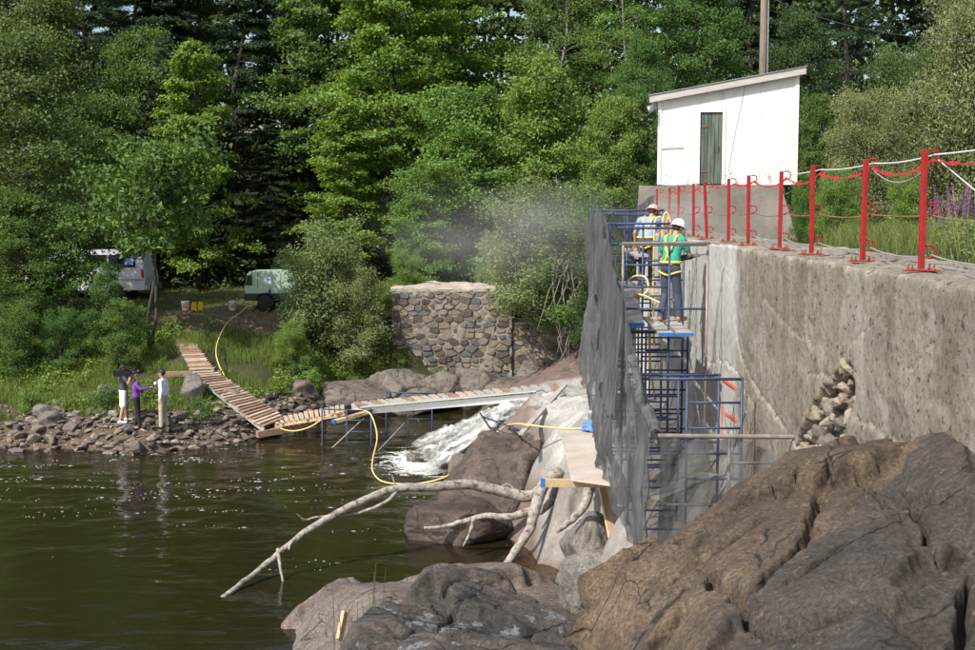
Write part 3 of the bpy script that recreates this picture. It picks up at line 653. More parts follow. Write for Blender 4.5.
# angular stones, shared meshes
def hull_stone(seed, sc=(1, 0.8, 0.55), n=16, sub=False):
    r = random.Random(seed); bm = bmesh.new()
    for i in range(n):
        v = Vector((r.gauss(0, 1), r.gauss(0, 1), r.gauss(0, 1))).normalized() * r.uniform(0.85, 1.1)
        bm.verts.new((v.x * sc[0] * 0.5, v.y * sc[1] * 0.5, v.z * sc[2] * 0.5))
    res = bmesh.ops.convex_hull(bm, input=list(bm.verts))
    bmesh.ops.delete(bm, geom=list({g for g in res['geom_interior'] + res['geom_unused'] if isinstance(g, bmesh.types.BMVert)}), context='VERTS')
    me = bpy.data.meshes.new('stone'); bm.to_mesh(me); bm.free(); return me
STONES = {}
def stone_mesh(k, mat):
    key = (k, mat)
    if key not in STONES:
        me = hull_stone(100 + k, ((1, .8, .5), (1, .6, .45), (1, .9, .7), (1, .75, .35), (1, .5, .6))[k % 5]); me.materials.append(MATS[mat]); STONES[key] = me
    return STONES[key]
def put_stone(name, k, mat, loc, size, rot, parent=None):
    o = bpy.data.objects.new(name, stone_mesh(k, mat)); COL.objects.link(o); o.location = loc; o.rotation_euler = rot
    o.scale = size if hasattr(size, '__len__') else (size,) * 3
    if parent is not None: o.parent = parent; o.matrix_parent_inverse = Matrix.Translation(-Vector(parent.location))
    return o
rnd = random.Random(8)
cy = [p[0] for p in hp]; cz = [p[1] for p in hp]; placed = []
tries = 0
while len(placed) < 85 and tries < 9000:
    tries += 1; y = rnd.uniform(min(cy), max(cy)); z = rnd.uniform(min(cz), max(cz)); s = rnd.uniform(0.14, 0.42)
    if not inside(np.array([y]), np.array([z]), hp)[0]: continue
    if any(math.hypot(y - a, z - b) < 0.33 * (s + c) for a, b, c in placed): continue
    placed.append((y, z, s))
    put_stone('stone', rnd.randrange(12), rnd.choice(['masonry_0', 'masonry_6', 'masonry_4', 'rubble_concrete', 'rubble_concrete', 'rubble_concrete', 'masonry_2']), (WX + rnd.uniform(0.06, 0.14), y, z), (s * 0.9, s * 1.1, s * 1.2), (rnd.uniform(-.5, .5), rnd.uniform(-.4, .4), rnd.uniform(1.0, 2.2)), wall)
# orange survey marks sprayed on the wall
flat('spray_orange', (0.75, 0.13, 0.05), 0.8, 0.2)
for pp in (((721, 378), (735, 388), (746, 398)), ((722, 411), (732, 418), (744, 428)), ((721, 404), (722, 424), (723, 440))):
    b = MB(); q = [PX(a, c, WX + 0.03) for a, c in pp]
    for a, c in zip(q[:-1], q[1:]): b.beam(a, c, 0.05, 0.006, up=Vector((1, 0, 0)))
    b.build('spray_mark', 'spray_orange', wall)

# ================================================================== gate house on its concrete block
surf('shed_white', [(0.25, (0.62, 0.61, 0.57)), (0.4, (0.78, 0.775, 0.75)), (0.7, (0.84, 0.835, 0.81))], 1.2, 0.75, 0.25, 14, 0.01)
def shed_paint():
    m, nt, b, tc = base('shed_paint')
    n1 = noise(nt, tc, 2.2, 8, 0.72, (1, 1, 0.5)); r1 = ramp(nt, [(0.25, (0.46, 0.45, 0.42)), (0.42, (0.66, 0.655, 0.635)), (0.7, (0.73, 0.725, 0.705))]); nt.links.new(n1, r1.inputs[0])
    sep = nt.nodes.new('ShaderNodeSeparateXYZ'); nt.links.new(tc.outputs['Object'], sep.inputs[0])
    mr = nt.nodes.new('ShaderNodeMapRange'); mr.inputs[1].default_value = 9.4; mr.inputs[2].default_value = 7.9; mr.inputs[3].default_value = 0.0; mr.inputs[4].default_value = 0.16
    nt.links.new(sep.outputs[2], mr.inputs[0])
    n2 = noise(nt, tc, 3.4, 9, 0.8, (1, 1, 1.2)); ad = _n(nt, 'ShaderNodeMath', operation='ADD'); nt.links.new(n2, ad.inputs[0]); nt.links.new(mr.outputs[0], ad.inputs[1])
    rr = ramp(nt, [(0.66, (0, 0, 0)), (0.74, (1, 1, 1))]); nt.links.new(ad.outputs[0], rr.inputs[0])
    c = mix(nt, r1.outputs[0], (0.30, 0.285, 0.26), rr.outputs[0])
    nt.links.new(c, b.inputs['Base Color']); b.inputs['Roughness'].default_value = 0.7
    bump(nt, b, noise(nt, tc, 20, 6, 0.7), 0.2, 0.01)
shed_paint()
surf('door_green', [(0.25, (0.05, 0.055, 0.045)), (0.5, (0.085, 0.115, 0.09)), (0.7, (0.19, 0.20, 0.175))], 3, 0.8, 0.4, 30, 0.01, (3, 3, 0.35))
surf('roof_board', [(0.3, (0.35, 0.33, 0.31)), (0.7, (0.52, 0.50, 0.47))], 4, 0.8, 0.3, 20, 0.01, (0.3, 3, 3))
surf('block_concrete', [(0.25, (0.09, 0.08, 0.066)), (0.5, (0.155, 0.14, 0.12)), (0.75, (0.235, 0.217, 0.19))], 0.9, 0.9, 0.6, 16, 0.03, (1, 1, 0.6))
flat('dark_metal', (0.04, 0.04, 0.045), 0.5); flat('galvanised', (0.42, 0.43, 0.44), 0.4, 0.2, 10, 0.7)
surf('rust', [(0.3, (0.13, 0.05, 0.03)), (0.7, (0.28, 0.11, 0.06))], 12, 0.85, 0.4, 40, 0.004)
SY = 35.0
fl = P(657, 187, SY); ang = -R(7.5)
fd = Vector((math.cos(ang), math.sin(ang), 0)); sd = Vector((-math.sin(ang), math.cos(ang), 0))
def onfront(px, py):                  # pixel -> point on the gate house's front plane
    r = ray(px, py); n = sd; k = (fl - cam.location).dot(n) / r.dot(n); return cam.location + r * k
FL, FR = onfront(657, 190), onfront(797, 184); zb = FR.z - .02; FL.z = FR.z = zb
TL, TR = onfront(657, 99).z, onfront(797, 73).z
shed = thing('gate_house', 'small white painted gate house with slanted roof on the dam', 'shed', (FL + FR) / 2)
w = MB(); W_ = (FR - FL).length; DEP = 3.6
pt = lambda a, b, z: FL + fd * a + sd * b + Vector((0, 0, z - zb))
sl_ = lambda a: TL + (TR - TL) * a / W_
d0 = (onfront(700, 150) - FL).dot(fd); d1 = (onfront(722, 150) - FL).dot(fd); dz = onfront(711, 112).z; dzb = zb + 0.03
# front wall as board strips so the door is a real opening
def quadwall(mb, a0, a1, z0, z1a, z1b, t=0.10):
    mb.add([pt(a0, 0, z0), pt(a1, 0, z0), pt(a1, 0, z1b), pt(a0, 0, z1a), pt(a0, t, z0), pt(a1, t, z0), pt(a1, t, z1b), pt(a0, t, z1a)],
           [(0, 1, 2, 3), (7, 6, 5, 4), (0, 4, 5, 1), (1, 5, 6, 2), (2, 6, 7, 3), (3, 7, 4, 0)])
for a0, a1, z0, n in ((0, d0, zb, 1), (d1, W_, zb, 2)):
    for i in range(n):
        b0, b1 = a0 + (a1 - a0) * i / n, a0 + (a1 - a0) * (i + 1) / n
        m_ = MB(); quadwall(m_, b0 + 0.002, b1 - 0.002, z0, sl_(b0), sl_(b1)); m_.build('wall_panel', 'shed_paint', shed)
m_ = MB(); quadwall(m_, d0 - 0.002, d1 + 0.002, dz, sl_(d0), sl_(d1), 0.098); m_.build('wall_panel', 'shed_paint', shed)
m_ = MB(); m_.add([pt(0.01, 0.1, zb), pt(0.01, DEP, zb), pt(0.01, DEP, TL), pt(0.01, 0.1, TL), pt(0.1, 0.1, zb), pt(0.1, DEP, zb), pt(0.1, DEP, TL), pt(0.1, 0.1, TL)], [(0, 3, 2, 1), (4, 5, 6, 7), (0, 1, 5, 4), (3, 7, 6, 2), (0, 4, 7, 3), (1, 2, 6, 5)])
m_.build('side_wall', 'shed_paint', shed); m_ = MB()
q = W_ - 0.01; m_.add([pt(q, 0.1, zb), pt(q, DEP, zb), pt(q, DEP, TR), pt(q, 0.1, TR), pt(q - .1, 0.1, zb), pt(q - .1, DEP, zb), pt(q - .1, DEP, TR), pt(q - .1, 0.1, TR)], [(0, 1, 2, 3), (4, 7, 6, 5), (0, 4, 5, 1), (3, 2, 6, 7), (0, 3, 7, 4), (1, 5, 6, 2)])
m_.build('side_wall', 'shed_paint', shed)
m_ = MB(); m_.add([pt(0.02, DEP - .1, zb), pt(W_ - .02, DEP - .1, zb), pt(W_ - .02, DEP - .1, TR), pt(0.02, DEP - .1, TL)], [(0, 3, 2, 1)]); m_.build('rear_wall', 'shed_paint', shed)
# corner boards
for a in (0.05, W_ - 0.05):
    m_ = MB(); m_.beam(pt(a, -0.012, zb + 0.02), pt(a, -0.012, sl_(a) - 0.02), 0.1, 0.02, up=sd); m_.build('corner_board', 'shed_white', shed)
door = MB()
nb = 6; dw = (d1 - d0 - 0.02) / nb
first = None
for i in range(nb):
    m_ = MB(); a = d0 + 0.01 + dw * (i + 0.5); m_.beam(pt(a, 0.05, dzb), pt(a, 0.05, dz - 0.01), dw - 0.012, 0.04, up=sd)
    o = m_.build('door' if i == 0 else 'door_board', 'door_green', shed if i == 0 else first); first = first or o
m_ = MB(); m_.beam(pt(d1 - 0.1, 0.02, dzb + 0.9), pt(d1 - 0.1, 0.02, dzb + 1.05), 0.03, 0.03, up=sd); m_.build('handle', 'dark_metal', first)
for a in (d0 - 0.045, d1 + 0.045):
    m_ = MB(); m_.beam(pt(a, -0.012, zb + 0.03), pt(a, -0.012, dz + 0.08), 0.08, 0.024, up=sd); m_.build('door_frame', 'shed_white', shed)
m_ = MB(); m_.beam(pt(d0 - 0.004, -0.012, dz + 0.04), pt(d1 + 0.004, -0.012, dz + 0.04), 0.024, 0.078, up=Vector((0, 0, 1))); m_.build('door_frame', 'shed_white', shed)
for zz_ in (0.35, 1.6):
    m_ = MB(); m_.beam(pt(d0 + 0.02, 0.022, dzb + zz_), pt(d0 + 0.22, 0.022, dzb + zz_), 0.016, 0.045); m_.build('hinge', 'rust', first)
m_ = MB(); m_.beam(pt(0.11, -0.010, zb + 1.02), pt(0.72, -0.010, zb + 1.05), 0.018, 0.05); m_.build('batten', 'roof_board', shed)
# roof with fascia
rf = MB(); a0, a1 = -0.22, W_ + 0.14
def slab(mb, a0, a1, b0, b1, lo, hi):
    mb.add([pt(a0, b0, sl_(a0) + lo), pt(a1, b0, sl_(a1) + lo), pt(a1, b1, sl_(a1) + lo), pt(a0, b1, sl_(a0) + lo), pt(a0, b0, sl_(a0) + hi), pt(a1, b0, sl_(a1) + hi), pt(a1, b1, sl_(a1) + hi), pt(a0, b1, sl_(a0) + hi)],
           [(0, 3, 2, 1), (4, 5, 6, 7), (0, 1, 5, 4), (1, 2, 6, 5), (2, 3, 7, 6), (3, 0, 4, 7)])
slab(rf, a0, a1, -0.16, DEP + 0.2, 0.0, 0.10); roof = rf.build('roof', 'roof_board', shed)
rf = MB(); slab(rf, a0 - 0.02, a1 + 0.02, -0.19, -0.163, -0.07, 0.125); rf.build('fascia', 'roof_board', roof)
rf = MB(); slab(rf, a0 - 0.05, a1 + 0.05, -0.22, DEP + 0.22, 0.127, 0.145); rf.build('roof_sheet', 'galvanised', roof)
# hanging service wire on the wall
m_ = MB(); c = [onfront(746, 80), onfront(742, 100), onfront(736, 128), onfront(731, 155), onfront(728, 172)]
m_.tube([p - sd * 0.02 for p in c], 0.004, 5); m_.build('wire', 'dark_metal', shed)
# flood light under the eave
fl_ = thing('flood_light', 'grey flood light fixed under the gate house eave', 'lamp', onfront(655, 104) - sd * 0.1)
p0 = onfront(656, 108) - sd * 0.06
m_ = MB(); m_.tube([p0 + sd * 0.06, p0 - sd * 0.10, p0 - sd * 0.16 - fd * 0.08], 0.02, 6); m_.build('arm', 'galvanised', fl_)
h0 = p0 - sd * 0.16 - fd * 0.10; ax = (-fd * 0.8 - Vector((0, 0, 0.5)) - sd * 0.3).normalized()
m_ = MB(); M_ = ax.to_track_quat('Z', 'Y').to_matrix(); m_.lathe([(0.03, -0.06), (0.06, -0.04), (0.11, 0.1), (0.115, 0.12), (0.09, 0.115)], 16, 0, h0, M_); m_.build('lamp_shade', 'galvanised', fl_, True)
m_ = MB(); m_.lathe([(0.088, 0.108), (0.05, 0.125), (0.01, 0.13)], 14, 0, h0, M_); m_.build('lamp_glass', 'shed_white', fl_, True)
# concrete block below
blk = thing('concrete_block', 'stained concrete base block under the white gate house', 'foundation', (FL + FR) / 2 + Vector((0, 0, -1.5)))
LW, RW = -0.5, W_ - 0.45
pb = [pt(LW, -0.14, 0), pt(RW, -0.14, 0), pt(RW, DEP, 0), pt(LW, DEP, 0)]
lo = [pt(LW - 0.1, -0.75, 0), pt(RW + 0.60, -0.75, 0), pt(RW + 0.6, DEP, 0), pt(LW - 0.1, DEP, 0)]
nseg = 26; m_ = MB()
ztop = zb - 0.004; zlow = 5.85
def bf(u, t, f):                    # front face grid
    a = pb[0].lerp(pb[1], u); b = lo[0].lerp(lo[1], u); q = b.lerp(a, t); q.z = zlow + (ztop - zlow) * t; return q
vs = []; 
for i in range(nseg + 1):
    for j in range(nseg + 1):
        p = bf(i / nseg, j / nseg, 0); p -= sd * 0.02 * float(fbm(np.array([p.x * 1.5]), np.array([p.z * 1.5]), seed=9)[0]); vs.append(p)
m_.add(vs, [(i * (nseg + 1) + j, (i + 1) * (nseg + 1) + j, (i + 1) * (nseg + 1) + j + 1, i * (nseg + 1) + j + 1) for i in range(nseg) for j in range(nseg)])
def at_z(p, z): q = p.copy(); q.z = z; return q
m_.add([at_z(pb[k], ztop) for k in range(4)] + [at_z(lo[k], zlow) for k in range(4)], [(0, 1, 2, 3), (1, 5, 6, 2), (2, 6, 7, 3), (3, 7, 4, 0)])
m_.build('block_body', 'block_concrete', blk)
# ================================================================== red railing posts
surf('red_paint', [(0.33, (0.09, 0.04, 0.028)), (0.40, (0.25, 0.020, 0.018)), (0.52, (0.32, 0.018, 0.019)), (0.7, (0.37, 0.026, 0.026))], 9, 0.5, 0.3, 40, 0.006)
post0 = thing('railing_post', 'x', 'post', (0, 0, 0), 'red railing posts on the dam wall')
HP = 1.10
b = MB(); b.box((0, 0, HP / 2 + 0.012), (0.050, 0.050, HP - 0.02), None, 0, 0.006); b.build('post_bar', 'red_paint', post0)
b = MB(); b.box((0, 0, 0.007), (0.28, 0.16, 0.012), None, 0, 0.003); plate = b.build('base_plate', 'red_paint', post0)
for x in (-0.10, 0.10):
    for y in (-0.05, 0.05):
        b = MB(); b.lathe([(0.018, 0.012), (0.018, 0.028), (0.009, 0.03), (0.009, 0.06)], 6, 0, (x, y, 0)); b.build('bolt', 'rust', plate)
for z in (0.18, 0.57, 1.05):
    b = MB(); b.tube([(0.037, 0, z + 0.05), (0.09, 0, z + 0.055), (0.125, 0, z + 0.03), (0.13, 0, z - 0.01), (0.11, 0, z - 0.05), (0.06, 0, z - 0.06)], 0.009, 6); b.build('rope_hook', 'red_paint', post0)
ordn = ['nearest', 'second', 'third', 'fourth', 'fifth', 'sixth', 'seventh', 'eighth', 'ninth', 'tenth']
POSTS = []
for i in range(11):
    y = 11.32 + 2.07 * i; x = 3.76 + (0.03 if i % 2 else -0.02)
    o = post0 if i == 0 else copy_tree(post0)
    o.location = (x, y, WT + 0.012); o.rotation_euler = (0, R([0, .6, -.4, .3, -.5, -.6, -3.2, -1, .5, 1, 0][i]), R([4, 8, 6, 2, 5, 3, 7, 4, 3, 6, 2][i])); POSTS.append(o)
    o['label'] = 'red steel railing post at the right, nearest of the row' if i == 0 else ('%s red steel railing post counted from the right along the wall top' % ordn[i] if i < 10 else 'farthest red railing post, beside the gate house base')
def along(z, side, sag, n=8, span=None, jig=0.0, seed=1):
    r = random.Random(seed); out = []
    tops = [Vector((o.location.x + side, o.location.y, WT + z)) for o in POSTS]
    tops = [tops[0] + (tops[0] - tops[1]) * 1.05] + tops
    a, b_ = span or (0, len(tops) - 1)
    for k in range(a, b_):
        s_ = sag * r.uniform(0.4, 1.5)
        for j in range(n):
            t = j / n; p = tops[k].lerp(tops[k + 1], t); p.z -= s_ * 4 * t * (1 - t); out.append(p)
    out.append(tops[b_]); return out
flat('rope_white', (0.62, 0.61, 0.58), 0.8); flat('cable_brown', (0.22, 0.12, 0.07), 0.7, 0.4); flat('cable_grey', (0.28, 0.27, 0.25), 0.6); flat('tape_red', (0.45, 0.02, 0.026), 0.5)
for z, m, nm, lb, sg in ((0.16, 'cable_grey', 'railing_cable', 'grey lower cable strung between the red posts', 0.05), (0.52, 'cable_brown', 'railing_cable', 'rusty middle cable strung between the red posts', 0.03)):
    b = MB(); b.tube(along(z, 0.09, sg, 8, None, 0, int(z * 100)), 0.008, 6); tag(b.build(nm, m), lb, 'cable')
b = MB(); b.tube(along(1.07, 0.09, 0.02, 8, (0, 4)), 0.0075, 6); tag(b.build('rope', 'rope_white'), 'white rope tied along the tops of the near red posts', 'rope')
b = MB(); q = along(1.02, 0.08, 0.10, 10, (0, 11), 0, 3); r_ = random.Random(3)
for p0, p1 in zip(q[:-1], q[1:]): b.beam(p0, p1, 0.006, 0.010 + 0.034 * r_.random() ** 2, up=Vector((0.3, 0, 1)))
tag(b.build('warning_tape', 'tape_red'), 'red warning tape wound along the tops of the posts', 'tape')
b = MB(); a, c = Vector((POSTS[0].location.x + .08, 11.2, WT + 1.02)), Vector((5.2, 10.6, WT + 0.6)); b.tube([a, a.lerp(c, .25) - Vector((0, 0, .22)), a.lerp(c, .5) - Vector((0, 0, .26)), a.lerp(c, .75) - Vector((0, 0, .2)), c], 0.006, 6); tag(b.build('rope', 'rope_white'), 'slack white rope end hanging from the nearest red post', 'rope')
a, c = POSTS[0].location + Vector((.08, 0, 1.0)), POSTS[1].location + Vector((.08, 0, 1.0)); b = MB(); b.tube([a.lerp(c, t / 10) - Vector((0, 0, 0.17 * 4 * t / 10 * (1 - t / 10))) for t in range(11)], 0.007, 6); tag(b.build('rope', 'cable_grey'), 'sagging grey rope between the two nearest red posts', 'rope')

# ================================================================== utility pole and wires behind the gate house
surf('pole_wood', [(0.3, (0.14, 0.115, 0.09)), (0.7, (0.26, 0.22, 0.18))], 6, 0.9, 0.4, 30, 0.01, (2, 2, 0.2))
pp = P(763, 70, 46); pz = gh(pp.x, 46)
pole = thing('utility_pole', 'weathered wooden utility pole behind the gate house', 'pole', (pp.x, 46, pz))
b = MB(); b.tube([(pp.x, 46, pz - 0.3), (pp.x, 46, 20)], [0.16, 0.12], 12); b.build('shaft', 'pole_wood', pole, True)
b = MB(); b.tube([(pp.x + 0.15, 45.95, pz), (pp.x + 0.14, 45.95, 19)], 0.025, 6); b.build('conduit', 'galvanised', pole)
b = MB(); b.box((pp.x, 45.9, 18.6), (1.8, 0.1, 0.12)); b.build('crossarm', 'pole_wood', pole)
a, c = P(776, 0, 44.5), P(1010, 42, 26); b = MB(); b.tube([a.lerp(c, t / 10) - Vector((0, 0, 0.35 * 4 * t / 10 * (1 - t / 10))) for t in range(-3, 15)], 0.011, 6)
tag(b.build('overhead_wire', 'dark_metal'), 'thin overhead wire crossing in front of the right hand trees', 'wire')

# ================================================================== stone abutment
def clip_poly(poly, nx, ny, d):      # keep nx*x+ny*y <= d
    out = []
    for i in range(len(poly)):
        a, b = poly[i], poly[(i + 1) % len(poly)]; da, db = nx * a[0] + ny * a[1] - d, nx * b[0] + ny * b[1] - d
        if da <= 0: out.append(a)
        if (da < 0 < db) or (db < 0 < da): t = da / (da - db); out.append((a[0] + (b[0] - a[0]) * t, a[1] + (b[1] - a[1]) * t))
    return out
AY = 46.4
abL, abR, abR2 = P(392, 300, AY).x, P(512, 300, AY).x, P(588, 300, AY + 0.2).x
abT, abB = P(440, 289, AY).z, P(440, 374, AY).z - 0.25
abut = thing('stone_abutment', 'old mortared fieldstone abutment with a broken concrete cap', 'abutment', ((abL + abR) / 2, AY, abB))
def mcore(x0, x1, z0, z1, y0, y1, name, mat):
    b = MB(); nx, nz = 30, 16; vs = []
    for i in range(nx + 1):
        for j in range(nz + 1):
            x = x0 + (x1 - x0) * i / nx; z = z0 + (z1 - z0) * j / nz
            vs.append((x, y0 - 0.05 * float(fbm(np.array([x * 2.]), np.array([z * 2.]), seed=33)[0]), z))
    b.add(vs, [(i * (nz + 1) + j, (i + 1) * (nz + 1) + j, (i + 1) * (nz + 1) + j + 1, i * (nz + 1) + j + 1) for i in range(nx) for j in range(nz)])
    b.add([(x0, y0, z0), (x1, y0, z0), (x1, y1, z0), (x0, y1, z0), (x0, y0, z1), (x1, y0, z1), (x1, y1, z1), (x0, y1, z1)], [(4, 5, 6, 7), (1, 2, 6, 5), (2, 3, 7, 6), (3, 0, 4, 7)])
    return b.build(name, mat, abut)
mcore(abL, abR, abB, abT - 0.02, AY, AY + 3.5, 'mortar_core', 'mortar'); midT = P(540, 322, AY + .2).z
mcore(abR - 0.05, abR2, abB, midT, AY + 0.12, AY + 3.3, 'mortar_core', 'mortar')
b = MB(); vs = []; nx, ny = 34, 12
for i in range(nx + 1):
    for j in range(ny + 1):
        x = abL - 0.06 + (abR - abL + 0.1) * i / nx; y = AY - 0.05 + 3.6 * j / ny
        e = 0.10 if (j == 0) else 0.0
        vs.append((x, y + 0.04 * float(fbm(np.array([x * 3.]), np.array([1.]), seed=2)[0]) * (j == 0), abT + 0.05 + 0.07 * float(fbm(np.array([x * 1.5]), np.array([y * 1.5]), seed=3)[0]) - e * 0.4))
b.add(vs, [(i * (ny + 1) + j, (i + 1) * (ny + 1) + j, (i + 1) * (ny + 1) + j + 1, i * (ny + 1) + j + 1) for i in range(nx) for j in range(ny)])
k0 = len(b.v)
for i in range(nx + 1): x = vs[i * (ny + 1)]; b.v.append((x[0], x[1] + 0.01, abT - 0.10))
for i in range(nx): b.f.append((k0 + i, k0 + i + 1, (i + 1) * (ny + 1), i * (ny + 1))); b.m.append(0)
b.build('cap', 'cap_concrete', abut)
r_ = random.Random(12)
def masonry(x0, x1, z0, z1, y0, step, seed, gaps=()):
    r = random.Random(seed); seeds = []; z = z0
    row = 0
    while z < z1 + step:
        hgt = step * r.uniform(0.45, 1.1); x = x0 - step * r.random()
        while x < x1 + step:
            wd = step * r.uniform(0.6, 2.6); seeds.append((x + wd / 2, z + hgt / 2 + r.uniform(-.25, .25) * step)); x += wd
        z += hgt
    for i, (sx, sz) in enumerate(seeds):
        if not (x0 - 0.05 < sx < x1 + 0.05 and z0 - 0.05 < sz < z1 + 0.05): continue
        poly = [(x0, z0), (x1, z0), (x1, z1), (x0, z1)]; gap = r.choice([.006, .012, .02, .03, .05])
        for j, (tx, tz) in enumerate(seeds):
            if i == j or abs(tx - sx) > step * 3.2 or abs(tz - sz) > step * 3: continue
            dx, dz_ = tx - sx, (tz - sz) * 2.2; L = math.hypot(dx, dz_)
            poly = clip_poly(poly, dx / L, dz_ / L, (dx * (sx + tx) / 2 + dz_ * (sz + tz) / 2) / L - gap)
            if len(poly) < 3: break
        if len(poly) < 3: continue
        cx_ = sum(p[0] for p in poly) / len(poly); cz_ = sum(p[1] for p in poly) / len(poly)
        if any(inside(np.array([cx_]), np.array([cz_]), g)[0] for g in gaps): continue
        # jitter, cut corners
        pr = []
        for a, c in zip(poly, poly[1:] + poly[:1]):
            k_ = r.uniform(.06, .2); pr.append((a[0] * (1 - k_) + c[0] * k_, a[1] * (1 - k_) + c[1] * k_)); pr.append((a[0] * k_ + c[0] * (1 - k_), a[1] * k_ + c[1] * (1 - k_)))
        n = len(pr); pd = r.uniform(0.01, 0.07); bk = 0.15; tl = r.uniform(-.12, .12); t2 = r.uniform(-.12, .12)
        b = MB()
        ringA = [(x, y0 + bk, z) for x, z in pr]; ringB = [(x, y0 - pd * 0.4, z) for x, z in pr]
        ringC = [(cx_ + (x - cx_) * .88, y0 - pd + tl * (x - cx_) + t2 * (z - cz_), cz_ + (z - cz_) * .88) for x, z in pr]
        b.v = ringA + ringB + ringC
        b.f = [(k, (k + 1) % n, n + (k + 1) % n, n + k) for k in range(n)] + [(n + k, n + (k + 1) % n, 2 * n + (k + 1) % n, 2 * n + k) for k in range(n)] + [tuple(range(2 * n, 3 * n))]
        b.m = [0] * len(b.f)
        b.build('stone', 'masonry_%d' % r.choice([0, 0, 1, 2, 2, 3, 4, 5, 6, 6]), abut)
g1 = [(p.x, p.z) for p in (P(a, c, AY) for a, c in ((484, 350), (502, 347), (503, 366), (486, 372)))]
masonry(abL + 0.02, abR - 0.02, abB, abT - 0.12, AY - 0.01, 0.25, 4)
masonry(abR + 0.02, abR2 - 0.02, abB, midT - 0.05, AY + 0.11, 0.30, 7)
# ================================================================== scaffolding along the wall
surf('blue_steel', [(0.3, (0.03, 0.043, 0.095)), (0.7, (0.06, 0.082, 0.165))], 9, 0.45, 0.15, 40, 0.003)
surf('grey_steel', [(0.3, (0.17, 0.14, 0.125)), (0.7, (0.30, 0.26, 0.24))], 9, 0.5, 0.15, 40, 0.003, None, 0.3)
surf('plank_grey', [(0.25, (0.24, 0.225, 0.20)), (0.7, (0.42, 0.40, 0.365))], 4, 0.85, 0.35, 26, 0.008, (3, 0.3, 3))
surf('plank_tan', [(0.25, (0.34, 0.24, 0.14)), (0.7, (0.55, 0.41, 0.26))], 5, 0.8, 0.3, 26, 0.006, (3, 0.3, 3))
surf('plywood', [(0.3, (0.36, 0.295, 0.25)), (0.6, (0.45, 0.40, 0.355)), (0.8, (0.52, 0.49, 0.45))], 1.6, 0.85, 0.25, 20, 0.008)
flat('plank_blue_end', (0.03, 0.14, 0.42), 0.7); flat('blue_cloth', (0.10, 0.22, 0.50), 0.85, 0.3)
flat('hose_yellow', (0.60, 0.47, 0.21), 0.55, 0.12); flat('aluminium', (0.66, 0.67, 0.67), 0.38, 0.08, 6, 0.55)
XL, XR = 1.82, 3.20
def scaffold_tower(name, label, frames, braces, xl=XL, xr=XR, mats=None):
    # frames: (y, z_bottom, z_top, ladder side)
    y0 = frames[0][0]; t = thing(name, label, 'scaffold', ((xl + xr) / 2, y0, frames[0][1]))
    for k, (y, z0, z1, lad) in enumerate(frames):
        m = (mats or {}).get(k, 'blue_steel')
        b = MB(); r = 0.021
        for x in (xl, xr): b.tube([(x, y, z0), (x, y, z1)], r, 8)
        b.tube([(xl - 0.02, y, z1 - 0.03), (xr + 0.02, y, z1 - 0.03)], r, 8)
        f = b.build('frame', m, t, True)
        xm = xl + (xr - xl) * 0.45 if lad > 0 else xl + (xr - xl) * 0.55
        b = MB(); b.tube([(xm, y, z0 + 0.05), (xm, y, z1 - 0.05)], 0.02, 8); b.build('inner_post', 'blue_steel', f, True)
        z = z1 - 0.36
        while z > z0 + 0.1:
            full = (int((z1 - z) / 0.36) % 3 == 0)
            b = MB(); xa, xb = (xl, xr) if full else ((xm, xr) if lad > 0 else (xl, xm)); b.tube([(xa, y, z), (xb, y, z)], 0.017, 8); b.build('rung', 'blue_steel', f, True); z -= 0.36
        for x in (xl, xr):
            b = MB(); b.lathe([(0.07, z0 - 0.012), (0.07, z0), (0.018, z0 + 0.005), (0.018, z0 + 0.12)], 10, 0, (x, y, 0)); b.build('foot_plate', 'galvanised', f)
    for (ya, za, yb, zb_) in braces:
        for x in (xl, xr):
            b = MB(); b.tube([(x + 0.03, ya, za), (x + 0.03, yb, zb_)], 0.012, 6); b.build('brace', 'galvanised', t)
            b = MB(); b.tube([(x + 0.06, ya, zb_), (x + 0.06, yb, za)], 0.012, 6); b.build('brace', 'galvanised', t)
    return t
zt1 = P(700, 377, 17.0).z; zt2 = P(660, 243, 20.2).z; zt3 = P(640, 222, 23.0).z; zt4 = P(630, 209, 26.0).z
g = lambda x, y: min(samp(APR, x, y), 2.6)
scaffold_tower('scaffold', 'low blue scaffold tower at the near end, partly behind netting', [(17.0, 2.25, zt1, 1), (18.9, 2.3, zt1 - 0.2, -1)], [(17.0, 2.9, 18.9, 4.4)])
scaffold_tower('scaffold', 'tall blue scaffold tower in front of the worker in green', [(20.2, 2.3, zt2, -1), (22.3, 2.3, zt2 - 1.65, 1)], [(20.2, 3.0, 22.3, 4.6)], mats={0: 'grey_steel'})
scaffold_tower('scaffold', 'middle blue scaffold tower beside the worker in blue', [(23.0, 2.35, zt3, 1), (25.0, 2.35, zt3 - 0.45, -1)], [(23.0, 3.2, 25.0, 4.8)])
scaffold_tower('scaffold', 'farthest blue scaffold tower near the gate house', [(26.2, 2.35, zt4, 1), (28.4, 2.35, zt4, -1)], [(26.2, 3.2, 28.4, 4.8)])
